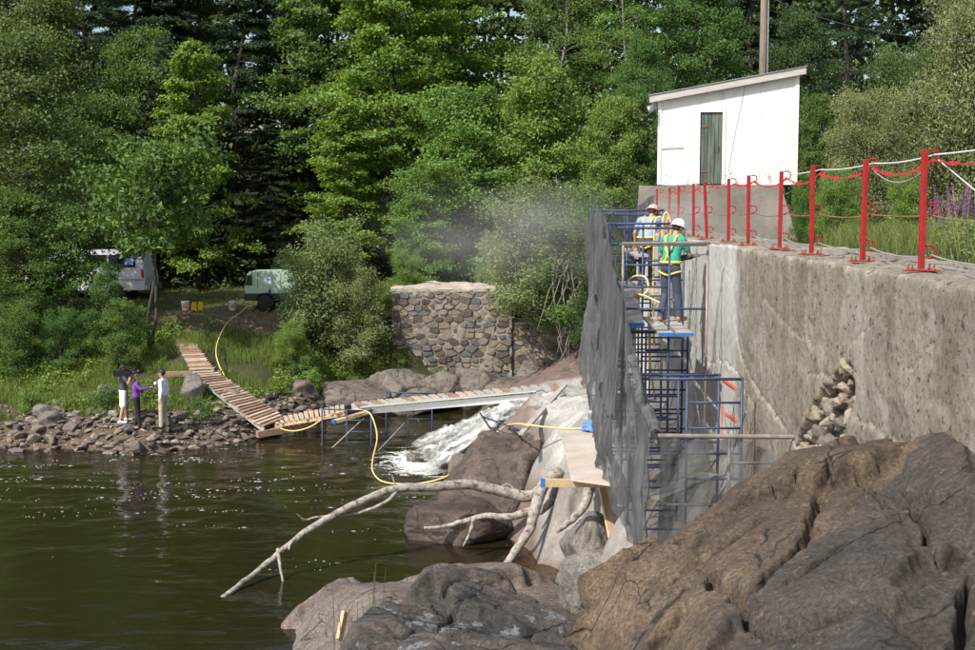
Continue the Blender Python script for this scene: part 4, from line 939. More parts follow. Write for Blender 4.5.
# extra frame leaning inside the net at the front
e = MB(); xx = P(729, 470, 15.3).x
t = thing('scaffold', 'single grey scaffold frame standing behind the rock and netting', 'scaffold', (xx, 15.3, 2.2))
e.tube([(xx, 15.3, 2.15), (xx, 15.3, P(729, 437, 15.3).z)], 0.022, 8); e.build('post_tube', 'grey_steel', t, True)
for pyy in (463, 505):
    e = MB(); z = P(729, pyy, 15.3).z; e.tube([(xx - (0.9 if pyy > 500 else 0), 15.3, z), (P(775, pyy, 15.3).x, 15.3, z)], 0.018, 8); e.build('cross_tube', 'grey_steel', t, True)
a, c = P(658, 436, 15.0), P(794, 437, 14.95); e = MB(); e.tube([a, c], 0.03, 10); tag(e.build('scaffold_pipe', 'grey_steel'), 'long grey pipe carrying the lower netting across to the wall', 'pipe')
# guard rails
for (pa, pb_, d, lb) in (((603, 214), (662, 215), 26.0, 'upper blue guard rail behind the worker in blue'), ((617, 228), (684, 228), 23.05, 'blue guard rail in front of the worker in blue'), ((622, 243.5), (711, 242.5), 20.14, 'grey brown guard rail crossing in front of the worker in green')):
    e = MB(); e.tube([P(*pa, d - .07), P(*pb_, d - .07)], 0.024, 8); tag(e.build('guard_rail', 'grey_steel' if d < 21 else 'blue_steel'), lb, 'rail', 'guard rails of the scaffolding')

# ------------------------------------------------------------------ planks
def plank(a, b, w, h, mat, label, group=None, end=None, name='plank', twist=0):
    e = MB(); u = Vector((math.sin(twist), 0, math.cos(twist))); e.beam(a, b, w, h, 0, u, 0.006); o = e.build(name, mat); tag(o, label, 'plank', group)
    if end is not None:
        a, b = Vector(a), Vector(b); d = (b - a).normalized(); e = MB(); e.beam(a - d * 0.004, a + d * 0.07, w + 0.008, h + 0.008, 0, u); e.build('painted_end', end, o)
    return o
GP = 'planks of the scaffold platforms'
ZP = 5.20
plank((2.50, 19.75, ZP), (2.54, 22.7, ZP + 0.02), 0.25, 0.045, 'plank_grey', 'grey scaffold plank under the worker in green, left one', GP, 'plank_blue_end')
plank((2.80, 19.75, ZP), (2.86, 22.7, ZP + 0.02), 0.25, 0.045, 'plank_grey', 'grey scaffold plank under the worker in green, wall side', GP, 'plank_blue_end')
plank((2.12, 20.9, ZP + 0.05), (2.30, 24.2, ZP + 0.45), 0.27, 0.045, 'plank_grey', 'grey sloping plank along the netting, blue painted end', GP, 'plank_blue_end')
plank((2.45, 23.2, 5.58), (2.5, 28.3, 5.60), 0.25, 0.045, 'plank_grey', 'long grey plank under the worker in blue, left one', GP)
plank((2.78, 23.2, 5.58), (2.84, 28.3, 5.60), 0.25, 0.045, 'plank_grey', 'long grey plank under the worker in blue, wall side', GP)
plank(P(649, 256, 24.6) - Vector((0.14, 0, 0)), P(632, 249, 27.5) - Vector((0.1, 0, 0)), 0.27, 0.05, 'plank_grey', 'pale plank used as toe board behind the upper guard rail', GP)
plank((2.1, 20.3, 3.9), (2.2, 25.0, 3.9), 0.3, 0.045, 'plank_grey', 'lower grey plank inside the tall scaffold tower', GP)
plank((2.0, 17.1, 3.15), (3.05, 18.7, 3.15), 0.3, 0.045, 'plank_grey', 'pale board lying low inside the netting', GP)
# cable spool / hoses hanging between the workers
def hose(name, pts, r, mat, label, cat='hose', n=8):
    p = [Vector(q) for q in pts]; out = []
    ext = [p[0] * 2 - p[1]] + p + [p[-1] * 2 - p[-2]]
    for i in range(1, len(ext) - 2):
        for k in range(8):
            t = k / 8; a, b, c, d = ext[i - 1:i + 3]
            out.append(0.5 * ((2 * b) + (c - a) * t + (2 * a - 5 * b + 4 * c - d) * t * t + (3 * b - 3 * c + d - a) * t ** 3))
    out.append(p[-1]); e = MB(); e.tube(out, r, n); return tag(e.build(name, mat, None, True), label, cat)
D = 23.6
hose('air_hose', [P(654, 345, D), P(653, 300, D), P(654, 250, D), P(655, 224, D), P(659, 217, D), P(663, 222, D), P(664, 250, D), P(663, 290, D)], 0.022, 'hose_yellow', 'yellow air hose looped over the rail between the two workers')
hose('air_hose', [P(670, 245, D - .3), P(671, 225, D - .3), P(668, 214, D - .3), P(664, 216, D - .3), P(662, 240, D - .3), P(661, 300, D - .3), P(662, 380, D - .3)], 0.02, 'hose_yellow', 'yellow air hose hanging from the upper rail beside the wall')
hose('air_hose', [P(627, 281, 22.4), P(636, 276, 22.2), P(646, 278, 22), P(648, 290, 21.8), P(640, 296, 21.8), P(634, 294, 22), P(645, 296, 21.6), P(660, 303, 21.4)], 0.02, 'hose_yellow', 'yellow hose coiled on the sloping plank beside the netting')
hose('air_hose', [P(649, 312, 22.5), P(649, 340, 22.6), P(651, 372, 22.6), P(655, 400, 22.7)], 0.022, 'hose_yellow', 'yellow hose hanging below the platform inside the tall tower')

# ------------------------------------------------------------------ grey debris netting
def net_mat(name, lo, hi, c0, c1):
    m, nt, b, tc = base(name)
    r = ramp(nt, [(0.3, c0), (0.7, c1)]); nt.links.new(noise(nt, tc, 2.4, 9, 0.72, (1, 1.8, 0.2)), r.inputs[0])  # stretched light and dark streaks put the fold shading into the colour
    df = nt.nodes.new('ShaderNodeBsdfDiffuse'); nt.links.new(r.outputs[0], df.inputs[0])
    tl = nt.nodes.new('ShaderNodeBsdfTranslucent'); nt.links.new(r.outputs[0], tl.inputs[0])
    bp = nt.nodes.new('ShaderNodeBump'); bp.inputs['Strength'].default_value = 0.45; bp.inputs['Distance'].default_value = 0.04; nt.links.new(noise(nt, tc, 6, 4, 0.6, (1, 2.0, 0.22), 0.2), bp.inputs['Height'])
    for n in (df, tl): nt.links.new(bp.outputs[0], n.inputs['Normal'])
    m1 = nt.nodes.new('ShaderNodeMixShader'); m1.inputs[0].default_value = 0.3; nt.links.new(df.outputs[0], m1.inputs[1]); nt.links.new(tl.outputs[0], m1.inputs[2])
    tr = nt.nodes.new('ShaderNodeBsdfTransparent')
    mr = nt.nodes.new('ShaderNodeMapRange'); mr.inputs[1].default_value = 0.34; mr.inputs[2].default_value = 0.66; mr.inputs[3].default_value = lo; mr.inputs[4].default_value = hi
    nt.links.new(noise(nt, tc, 1.9, 7, 0.7, (1, 2.0, 0.2)), mr.inputs[0])
    m2 = nt.nodes.new('ShaderNodeMixShader'); nt.links.new(mr.outputs[0], m2.inputs[0]); nt.links.new(m1.outputs[0], m2.inputs[1]); nt.links.new(tr.outputs[0], m2.inputs[2])
    nt.links.new(m2.outputs[0], nt.nodes['Material Output'].inputs[0])
net_mat('net_grey', 0.04, 0.55, (0.05, 0.052, 0.056), (0.235, 0.24, 0.247)); net_mat('net_thin', 0.22, 0.52, (0.10, 0.104, 0.11), (0.19, 0.194, 0.2))
def cloth(name, nu, nv, fn, mat, label, thick=0.0):
    u = np.linspace(0, 1, nu)[:, None] + np.zeros((1, nv)); v = np.linspace(0, 1, nv)[None] + np.zeros((nu, 1))
    x, y, z = fn(u, v); o = link(name, npmesh(name, np.stack([x.ravel(), y.ravel(), z.ravel()], 1), gridfaces(nu, nv), mat, True))
    return tag(o, label, 'netting')
def side_net(u, v):
    y = 15.0 + 14.5 * u ** 1.15
    ztop = np.interp(y, [15.0, 15.6, 17.3, 19.6, 22.5, 24.6, 26.5, 29.5], [P(660, 428, 15).z, 4.8, 5.42, 6.20, 6.98, 7.22, 7.1, 7.0])
    zbot = np.interp(y, [15.0, 16.5, 18, 19.4, 20.9, 23.8, 26.5, 29.5], [2.3, 2.1, 2.15, 2.63, 2.72, 2.85, 3.4, 3.4]) + 0.12 * fbm(y * .9, 0 * y, seed=71, oct=3)
    ztop = ztop + 0.04 - 0.10 * np.abs(np.sin(y * 1.1 + .6)) ** .8 + 0.08 * fbm(y * 1.4, 0 * y, seed=72, oct=3)
    z = ztop * (1 - v) + zbot * v
    am = 0.10 + 0.90 * sst(0.0, 0.35, v)
    ph = y * 2.3 + 3.2 * fbm(y * 0.5, z * 0.10, seed=73, oct=3) + 0.2 * z
    crease = (1 - np.abs(np.sin(ph)) ** .6) * np.clip(.2 + 1.1 * (vn(y * .9, z * .2, seed=78) * .5 + .5), 0, 1)       # loose hanging folds
    bag = 0.16 * fbm(y * 0.45, z * 0.3, seed=74, oct=3)
    diag = 0.10 * np.abs(fbm(y * .9 + z * .7, z * .7 - y * .5, seed=76, oct=3))
    x = XL - 0.11 + am * (-0.15 * crease + .8 * bag + diag + 0.02 * np.abs(fbm(y * 7, z * 0.5, seed=75, oct=3))) - 0.06 * sst(0.0, 1, v) * np.sin(np.pi * u)
    return x, y, z
cloth('debris_netting', 620, 110, side_net, 'net_grey', 'long dusty grey debris netting hung down the outer side of scaffolding')
def over_net(u, v):                                  # second layer folded over the rail, nearer end
    y = 18.6 + 4.6 * u; ztop = np.interp(y, [17, 19.6, 22.5, 24.6], [5.38, 6.16, 6.92, 7.16])
    L = 1.9 + 0.9 * fbm(y * 0.9, 0 * y, seed=81)
    z = ztop + .05 * fbm(y * 1.7, 0 * y, seed=84, oct=3) - L * v + 0.02
    x = XL - 0.17 + 0.04 * np.sin(y * 5.2 + 5 * fbm(y * .8, z * 0.2, seed=82)) * v * 1.5 + 0.06 * np.abs(fbm(y * 4.2, z * 0.5, seed=83, oct=4)) * (.02 + .98 * v) - 0.12 * v + .05 * fbm(y * 1.2, z * .6, seed=85)
    return x, y, z
cloth('debris_netting', 320, 60, over_net, 'net_grey', 'second layer of grey netting folded over the scaffold rail')
def front_net(u, v):                                 # hangs from the pipe towards the rock
    a, c = P(660, 437, 15.0), P(800, 437, 14.95)
    xx = np.linspace(0, 1, 2); x = a.x + (c.x - a.x) * u * (1 - 0.12 * v)
    L = 2.15 * (1 - 0.55 * np.clip(u - 0.45, 0, 1) / 0.55)
    top = a.z - 0.10 * np.sin(np.pi * np.clip(u * 1.0, 0, 1)) * 0.6 + 0.04 - 0.35 * sst(0.55, 1.0, u) * 1.0
    z = top - L * v
    y = 14.96 + 0.05 * np.sin(x * 13 + 2 * fbm(x * 1.2, z * .6, seed=91)) + 0.08 * fbm(x * 2, z, seed=92) + 0.25 * v * (1 - u)
    return x, y, z
cloth('debris_netting', 120, 60, front_net, 'net_thin', 'thin see-through grey netting hanging from the pipe behind the rock')
def fold_net(u, v):                                  # bunched fold at the corner
    a, c = P(640, 352, 17.0), P(664, 432, 15.0); y = a.y + (c.y - a.y) * u; x0 = a.x + (c.x - a.x) * u; z0 = a.z + (c.z - a.z) * u
    th = v * 2 * np.pi * 0.8; r = 0.055 + 0.03 * fbm(u * 6, v * 3, seed=95) + .03 * u
    return x0 + r * np.cos(th) - 0.10, y, z0 + r * np.sin(th) - 0.10 + .05 * np.sin(u * 9)
cloth('debris_netting', 60, 24, fold_net, 'net_grey', 'bunched roll of grey netting at the near scaffold corner')
def far_net(u, v):                                   # triangular sheet behind the worker in blue
    a, c = P(606, 214, 25.2), P(654, 194, 29.4); x = a.x + (c.x - a.x) * u; y = a.y + (c.y - a.y) * u
    z = a.z + (c.z - a.z) * u - (0.15 + 1.5 * u) * v - 0.12 * np.sin(np.pi * u)
    return x + 0.05 * fbm(y * 3, z * 2, seed=97), y + 0.1 * fbm(x * 3, z, seed=98), z
cloth('debris_netting', 60, 30, far_net, 'net_grey', 'triangular grey netting stretched behind the worker in blue')

# ------------------------------------------------------------------ plywood sheet, beams and props by the driftwood
c4 = [P(563, 432, 28.2), P(603, 432, 28.2), P(616, 484, 23.4), P(571, 479, 23.4)]
zz = 2.55
c4 = [PZ(560, 430, zz), PZ(600, 431, zz + 0.02), PZ(617, 486, zz), PZ(571, 480, zz - 0.02)]
e = MB(); e.prism(c4, (0, 0, -0.02), (0, 0, 0)); tag(e.build('plywood_sheet', 'plywood'), 'weathered pinkish plywood sheet lying on the rock by the netting', 'plywood')
plank(PZ(541, 483, 2.42), PZ(618, 483, 2.42), 0.10, 0.14, 'plank_tan', 'tan timber beam with blue end under the plywood edge', None, 'plank_blue_end', 'timber_beam')
plank(P(601, 482, 23.0), P(621, 580, 19.6), 0.16, 0.05, 'plank_tan', 'tan timber prop leaning from the plywood down to the rock', None, None, 'timber_prop', 0.4)
plank(P(613, 512, 21.9), P(610, 548, 20.6), 0.09, 0.04, 'plank_tan', 'short tan stick standing beside the leaning prop', None, None, 'timber_stake', 0.4)
e = MB(); a, c = P(616, 530, 21.2), P(617.5, 541, 20.9); e.beam(a, c, 0.11, 0.07, 0, Vector((1, 0, 0.3))); tag(e.build('clamp', 'plank_blue_end'), 'small blue clamp on the leaning timber prop', 'clamp')
e = MB(); e.tube([P(603, 412, 25.5), P(603, 470, 25.5)], 0.02, 8); tag(e.build('scaffold_pipe', 'blue_steel'), 'upright blue pipe outside the netting above the plywood', 'pipe')
e = MB(); e.tube([P(616, 470, 22.8), P(616, 512, 22.8)], 0.024, 8); tag(e.build('scaffold_pipe', 'blue_steel'), 'short blue pipe below the netting hem beside the beam', 'pipe')
# blue cloth
e = MB(); q = PZ(592, 428, 2.62); bm = bmesh.new(); bmesh.ops.create_icosphere(bm, subdivisions=3, radius=1)
for v in bm.verts: n = float(fbm(np.array([v.co.x * 2]), np.array([v.co.y * 2]), np.array([v.co.z * 2]), seed=6)[0]); v.co = Vector((v.co.x * 0.22, v.co.y * 0.3, v.co.z * 0.16)) * (1 + .45 * n) + q
me = bpy.data.meshes.new('blue_rag'); bm.to_mesh(me); bm.free(); me.materials.append(MATS['blue_cloth']); tag(link('blue_rag', me), 'crumpled blue rag at the end of the yellow hose', 'rag')
# long bent plank / pipe lying on the apron
plank(PZ(521, 434, 2.36), PZ(565, 385, 2.62), 0.12, 0.06, 'plank_grey', 'grey plank sloping across the pale rock beside the falls', None, None, 'plank')

# ------------------------------------------------------------------ walkway over the river
def rails_and_slats(name, label, a0, a1, b0, b1, n, slat_mat, rail_mat, slat_w, rail_h=0.14, skip=(), cat='walkway', th=0.035, seed=1, mats=None):
    # a: left edge from a0 to a1, b: right edge from b0 to b1
    t = thing(name, label, cat, (a0 + a1 + b0 + b1) / 4); r = random.Random(seed)
    for p, q in ((a0, a1), (b0, b1)):
        e = MB(); e.beam(p - Vector((0, 0, rail_h / 2 + 0.02)), q - Vector((0, 0, rail_h / 2 + 0.02)), 0.05, rail_h); e.build('side_rail', rail_mat, t)
    for i in range(n):
        if i in skip: continue
        k = (i + 0.5) / n; e = MB(); ov = r.uniform(-0.03, 0.05)
        pa, pb_ = a0.lerp(a1, k), b0.lerp(b1, k); d = (pb_ - pa).normalized()
        e.beam(pa - d * (0.06 + ov) + Vector((0, 0, r.uniform(0, .012))), pb_ + d * (0.06 + ov) + Vector((0, 0, r.uniform(0, .012))), slat_w * r.uniform(.9, 1.05), th)
        e.build('slat', r.choice(mats) if mats else slat_mat, t)
    return t
surf('slat_brown', [(0.3, (0.20, 0.12, 0.08)), (0.7, (0.34, 0.22, 0.155))], 5, 0.85, 0.3, 24, 0.008)
surf('slat_pale', [(0.3, (0.34, 0.26, 0.20)), (0.7, (0.50, 0.41, 0.33))], 5, 0.85, 0.3, 24, 0.008)
surf('slat_red', [(0.3, (0.17, 0.075, 0.05)), (0.7, (0.28, 0.13, 0.095))], 5, 0.85, 0.3, 24, 0.008)
SM = ['slat_brown', 'slat_pale', 'slat_pale', 'slat_brown']
# upper and lower ramp on the bank
U0, U1 = P(177, 339, 44.2), P(191, 339, 44.2); M0, M1 = P(193, 371, 40.6), P(212, 370, 40.6); L0, L1 = P(264, 427, 38.0), P(283, 419, 38.8)
rails_and_slats('boarding_ramp', 'upper short slatted wooden ramp leading up the grassy bank', M0 + Vector((0, .05, .02)), U0, M1 + Vector((0, .05, .02)), U1, 16, None, 'plank_grey', 0.25, 0.12, mats=SM, seed=2, cat='ramp')
rails_and_slats('boarding_ramp', 'lower slatted ramp with aluminium side rails going down to the water', L0, M0, L1, M1, 24, None, 'aluminium', 0.20, 0.16, mats=SM, seed=3, cat='ramp')
plank(M0 + Vector((-1.2, 0.3, -0.16)), M1 + Vector((0.25, 0.3, -0.14)), 0.16, 0.18, 'slat_brown', 'brown timber carrying the joint between the two ramps', None, None, 'timber_beam')
plank(L0 + Vector((-.2, -.1, -.22)), L1 + Vector((1.0, .3, -.22)), 0.2, 0.2, 'slat_brown', 'brown timber sill at the foot of the lower ramp', None, None, 'timber_beam')
# short gangway
G0, G1 = P(275, 424, 38.4), P(272, 419, 39.2); H0, H1 = P(345, 412, 37.5), P(345, 405, 38.8)
rails_and_slats('gangway', 'short slatted gangway from the ramp foot to the first frame', G0, H0, G1, H1, 14, None, 'plank_tan', 0.12, 0.10, mats=['slat_pale', 'plank_tan'], seed=5)
# main walkway
A0_, A1_ = P(366, 407, 37.6), P(592, 388, 33.2); B0_, B1_ = P(352, 403, 38.7), P(588, 381, 34.7)
rails_and_slats('walkway', 'long temporary walkway with bright aluminium edge crossing above the falls', A0_, A1_, B0_, B1_, 26, None, 'aluminium', 0.2, 0.2, mats=['slat_brown', 'plank_grey', 'slat_pale', 'plank_grey'], seed=7, skip=())
e = MB(); e.beam(A0_ + Vector((0.0, 0.05, 0.02)), A0_.lerp(A1_, 0.8) + Vector((0, 0.2, 0.03)), 0.6, 0.03); tag(e.build('plank', 'aluminium'), 'pale aluminium plank laid along the near edge of the walkway', 'plank')
plank(PZ(333, 422, 0.72), PZ(372, 411, 0.95), 0.22, 0.10, 'plank_tan', 'tan timber with blue end under the walkway start', None, 'plank_blue_end', 'timber_beam')
# frames standing in the water
def water_frame(label, pa, pb_, d, zb, rungs, ztop_px, mid, side):
    a, c = P(pa, ztop_px, d), P(pb_, ztop_px + 2, d + 0.1)
    t = thing('walkway_trestle', label, 'scaffold', ((a.x + c.x) / 2, d, zb), 'scaffold frames carrying the walkway')
    m = a.lerp(c, mid)
    for p, r in ((a, .024), (c, .024), (m, .02)):
        e = MB(); e.tube([(p.x, p.y, zb), (p.x, p.y, p.z + (0 if r < .022 else .05))], r, 8); e.build('post_tube', 'blue_steel', t, True)
    e = MB(); e.tube([a, c], .024, 8); e.build('top_rail', 'blue_steel', t, True)
    for k in rungs:
        z = a.z - k; q0, q1 = (m, c) if side > 0 else (a, m); e = MB(); e.tube([(q0.x, q0.y, z), (q1.x, q1.y, z)], .018, 8); e.build('rung', 'blue_steel', t, True)
water_frame('nearer blue scaffold frame standing in the river under the walkway', 322, 371, 37.3, -1.0, (.36, .72, 1.05), 409, .5, 1)
water_frame('farther blue scaffold frame standing in the river behind the walkway', 386, 432, 39.6, -0.9, (.62, .9), 392, .48, 1)
for a, c, lb in (((416, 411, 37.6), (378, 451, 36.2), 'silver brace slanting from the walkway into the water'), ((364, 418, 37.7), (330, 450, 36.8), 'thin silver brace inside the nearer river frame'), ((372, 414, 38.0), (405, 428, 39.4), 'thin brace between the two river frames')):
    e = MB(); e.tube([P(*a), P(*c)], 0.02, 6); tag(e.build('brace', 'galvanised'), lb, 'brace')
# tilted frame resting on the boulder
t = thing('steel_trestle', 'tilted blue frame lying on the boulder beside the falls', 'scaffold', P(510, 440, 29.2))
a, c, d_, e_ = P(480, 413, 30.2), P(502, 446, 29.4), P(541, 437, 28.2), P(560, 468, 27.3)
for p, q, m in ((a, c, 'dark_metal'), (d_, e_, 'dark_metal')):
    e = MB(); e.tube([p, q], .026, 8); e.build('leg', m, t, True)
for k in (0.12, 0.42, 0.68, .95):
    e = MB(); q1 = d_.lerp(e_, k * 0.15) if k < .2 else c.lerp(e_, 0.28 + 0.05 * k); e.tube([a.lerp(c, k), (d_ if k < .2 else a.lerp(c, k).lerp(d_.lerp(e_, k), .45 if k < .9 else .3))], .024 if k < .2 else .018, 8); e.build('rung', 'blue_steel', t, True)
e = MB(); e.tube([a.lerp(d_, .55), c.lerp(e_, .42)], .018, 8); e.build('leg', 'dark_metal', t, True)
# yellow hoses
hose('air_hose', [P(249, 305, 47.8), P(240, 313, 46.6), P(228, 322, 45.2), P(219, 338, 43.8), P(216, 352, 42.6), P(219, 365, 41.6), P(226, 378, 41.0), P(240, 398, 40.2), P(262, 414, 39.4), P(276, 426, 38.6), P(292, 431, 37.6), P(310, 427, 37.4), P(328, 416, 37.4), P(350, 410, 37.5), P(368, 412, 37.3), P(375, 425, 36.8), P(377, 440, 36.2), P(373, 458, 34.4), P(373, 472, 33.1), PZ(384, 482, 0.03), PZ(412, 484, 0.03), P(440, 479, 31.6), P(462, 466, 30.8), P(488, 441, 30.4), P(503, 428, 30.6), PZ(516, 424, 2.42), PZ(545, 427, 2.50), PZ(570, 429, 2.52), PZ(588, 428, 2.6)], 0.022, 'hose_yellow', 'long yellow air hose running from the compressor down to the rock')

# ================================================================== driftwood
surf('driftwood', [(0.36, (0.10, 0.085, 0.07)), (0.46, (0.28, 0.25, 0.215)), (0.68, (0.46, 0.43, 0.385))], 9, 0.9, 1.0, 20, 0.04)
dw = thing('driftwood', 'bleached fallen tree trunk lying from the rock into the river', 'driftwood', PZ(560, 480, 1.5))
def limb(name, pts, r0, r1, par, seed=0, n=10):
    p = [Vector(q) for q in pts]; out = []; rs = []; ext = [p[0] * 2 - p[1]] + p + [p[-1] * 2 - p[-2]]; rr = random.Random(seed); N_ = (len(p) - 1) * 6
    for i in range(1, len(ext) - 2):
        for k in range(6):
            t = k / 6; a, b, c, d = ext[i - 1:i + 3]; s = ((i - 1) * 6 + k) / N_
            out.append(0.5 * ((2 * b) + (c - a) * t + (2 * a - 5 * b + 4 * c - d) * t * t + (3 * b - 3 * c + d - a) * t ** 3) + Vector((rr.gauss(0, .005), rr.gauss(0, .005), rr.gauss(0, .005))) * (r0 / .1)); rs.append((r0 + (r1 - r0) * s) * rr.uniform(.96, 1.05))
    out.append(p[-1]); rs.append(r1); e = MB(); e.tube(out, rs, n); return e.build(name, 'driftwood', par, True)
tk = limb('trunk', [P(556, 478, 26.0), P(530, 496, 25.8), P(505, 492, 25.8), P(470, 485, 25.6), P(430, 487, 25.3), P(395, 489, 25.0), P(360, 502, 24.6), P(325, 520, 24.2), P(295, 540, 23.8), P(262, 568, 23.3), PZ(222, 598, -0.03)], 0.135, 0.045, dw, 1, 12)
limb('branch', [P(398, 490, 25.0), P(386, 502, 24.8), P(365, 511, 24.6), P(340, 516, 24.5), P(318, 517, 24.4), P(305, 520, 24.3), P(297, 514, 24.2)], 0.045, 0.015, dw, 2, 8)
limb('branch', [P(278, 549, 23.6), P(280, 565, 23.4), P(284, 588, 23.2)], 0.04, 0.02, dw, 3, 8)
limb('branch', [P(296, 538, 23.8), P(290, 545, 23.6), P(289, 550, 23.5)], 0.03, 0.015, dw, 4, 6)
limb('branch', [P(560, 473, 25.6), P(545, 484, 25.2), P(536, 505, 24.8), P(530, 528, 24.6), P(515, 552, 24.3), PZ(502, 571, -0.05)], 0.14, 0.075, dw, 5, 12)
limb('branch', [P(533, 510, 24.9), P(510, 517, 24.7), P(485, 516, 25.1), P(462, 522, 25.2), P(440, 527, 25.3), P(424, 528, 25.3)], 0.09, 0.025, dw, 6, 10)
limb('branch', [P(474, 519, 25.1), P(470, 533, 25.0), P(463, 547, 24.9)], 0.05, 0.02, dw, 7, 8)
limb('branch', [P(590, 486, 24.4), P(584, 505, 24.0), P(572, 520, 23.8), P(557, 531, 23.9)], 0.12, 0.045, dw, 8, 12)
limb('branch', [P(556, 480, 26.0), P(572, 484, 25.8), P(588, 483, 25.6)], 0.13, 0.10, dw, 9, 12)
limb('root', [P(556, 480, 25.8), P(552, 500, 25.4), P(540, 512, 25.2), P(532, 515, 25.2)], 0.11, 0.04, dw, 10, 10)
limb('twig', [P(396, 488, 25), P(393, 478, 25), P(392, 474, 25)], 0.025, 0.01, dw, 11, 6)
limb('twig', [P(515, 490, 25.8), P(508, 484, 25.8), P(500, 487, 25.8)], 0.03, 0.012, dw, 12, 6)

# ================================================================== boulders
def boulder(name, label, c, size, mat, seed, rotz=0.0, npl=13, rough=0.06, smooth_k=40, res=56, extra=()):
    r = random.Random(seed); pls = []
    for i in range(npl):
        n = Vector((r.gauss(0, 1), r.gauss(0, 1), r.gauss(0, .8) + .1)).normalized(); pls.append((n, r.uniform(.72, 1.0)))
    for ax_ in ((1, 0, 0), (-1, 0, 0), (0, 1, 0), (0, -1, 0), (0, 0, 1), (0, 0, -1)): pls.append((Vector(ax_), 1.02))
    for n, d in extra: pls.append((Vector(n).normalized(), d))
    th = np.linspace(0.001, np.pi - 0.001, res)[:, None]; ph = np.linspace(0, 2 * np.pi, 2 * res)[None]
    dx, dy, dz_ = np.sin(th) * np.cos(ph), np.sin(th) * np.sin(ph), np.cos(th) + 0 * ph
    acc = np.zeros(dx.shape)
    for n, d in pls: acc += np.exp(smooth_k * np.clip((dx * n.x + dy * n.y + dz_ * n.z) / d, -3, 3))
    rad = smooth_k / np.log(acc); rad = np.minimum(rad, 1.25)
    rad = rad * (1 - .10 * np.exp(-((np.sin(2.1 * dx * rad + 1.3 * seed) * 1.2 + 2.6 * dz_ * rad + .5 * fbm(dx * 2, dy * 2, dz_ * 2, seed=seed)) % 1.3 - .65) ** 2 / .0012) * .6)
    x, y, z = dx * rad, dy * rad, dz_ * rad
    n = fbm(x * 1.6 + seed, y * 1.6, z * 1.6, oct=5, seed=seed); k = 1 + rough * n + 0.018 * fbm(x * 9, y * 9, z * 9, oct=3, seed=seed + 3)
    x, y, z = x * k * size[0], y * k * size[1], z * k * size[2]
    cz, sz = math.cos(rotz), math.sin(rotz)
    V = np.stack([(x * cz - y * sz + c[0]).ravel(), (x * sz + y * cz + c[1]).ravel(), (z + c[2]).ravel()], 1)
    o = link(name, npmesh(name, V, gridfaces(res, 2 * res)[:, ::-1], mat, True)); return tag(o, label, 'boulder')
q = PZ(500, 500, 0.4); boulder('boulder', 'big reddish brown boulder beside the falls, dark broken front face', (q.x + 0.25, 28.6, 0.55), (1.75, 1.9, 1.45), 'rock_red', 11, 0.2, 9, 0.07, 40, 90, [((0.55, -0.8, 0.05), .72), ((-.35, -.25, .9), .9)])
boulder('boulder', 'dark wet boulder at the foot of the big reddish boulder', (PZ(470, 516, 0.2).x, 26.8, 0.15), (1.3, 0.9, 0.55), 'rock_red', 15, 0.1, 9, 0.07, 40)
boulder('boulder', 'grey boulder under the leaning prop beside the pool', (P(600, 560, 19.9).x, 19.9, 1.0), (0.55, 0.7, 0.55), 'rock_grey', 19, 0.4, 11, 0.08, 40)
boulder('boulder', 'pale grey rock below the timber beam', (P(592, 525, 22.0).x, 22.0, 1.0), (0.5, 0.9, 0.65), 'rock_grey', 23, 0.2, 11, 0.08, 40)
boulder('boulder', 'dark rock at the bottom of the netting', (P(640, 575, 12.6).x, 13.2, 3.05), (0.55, 0.6, 0.5), 'rock_brown', 27, 0.2, 11, 0.07, 40)
boulder('boulder', 'dark rock in the falls, upper one', (PZ(458, 452, 0.1).x - .05, 34.2, 0.12), (0.5, 0.4, 0.34), 'rock_ledge', 29, 0, 11, 0.06, 40, 34)
boulder('boulder', 'wet dark rock in the falls beside the hose', (PZ(472, 465, 0.2).x, 32.3, 0.2), (0.6, 0.6, 0.5), 'rock_ledge', 33, 0.3, 11, 0.06, 40, 34)
boulder('boulder', 'small dark rock breaking the surface below the falls', (PZ(418, 455, 0.0).x, 35.0, 0.02), (0.3, 0.25, 0.18), 'rock_ledge', 35, 0.3, 11, 0.06, 40, 24)
# ledge rocks in front of the abutment
for i, (px_, py_, d, sx, sy, sz, lb) in enumerate([(345, 392, 43.6, 1.6, .9, .75, 'low brown ledge rock left of the abutment at the water'), (395, 385, 44.4, 1.5, 1.0, .8, 'brown fractured ledge rock below the left abutment corner'), (440, 385, 44.6, 1.2, .9, .85, 'dark blocky ledge rock in front of the abutment'),
        (485, 384, 44.8, 1.3, .9, .85, 'ledge rock below the hole in the abutment'), (540, 377, 45.2, 1.3, .9, .9, 'dark ledge rock at the right abutment foot'), (310, 402, 43.0, 1.0, .8, .5, 'small ledge rock at the left end of the ledge'), (420, 396, 43.4, 1.3, .6, .5, 'flat ledge rock at the waterline behind the frames'), (515, 392, 43.2, 1.5, .7, .7, 'flat wet ledge rock behind the walkway')]):
    p = P(px_, py_, d); boulder('ledge_rock', lb, (p.x, p.y, p.z - sz * .35), (sx, sy, sz), 'rock_ledge', 40 + i, 0.1 * i, 18, 0.07, 70, 60)['category'] = 'rock'
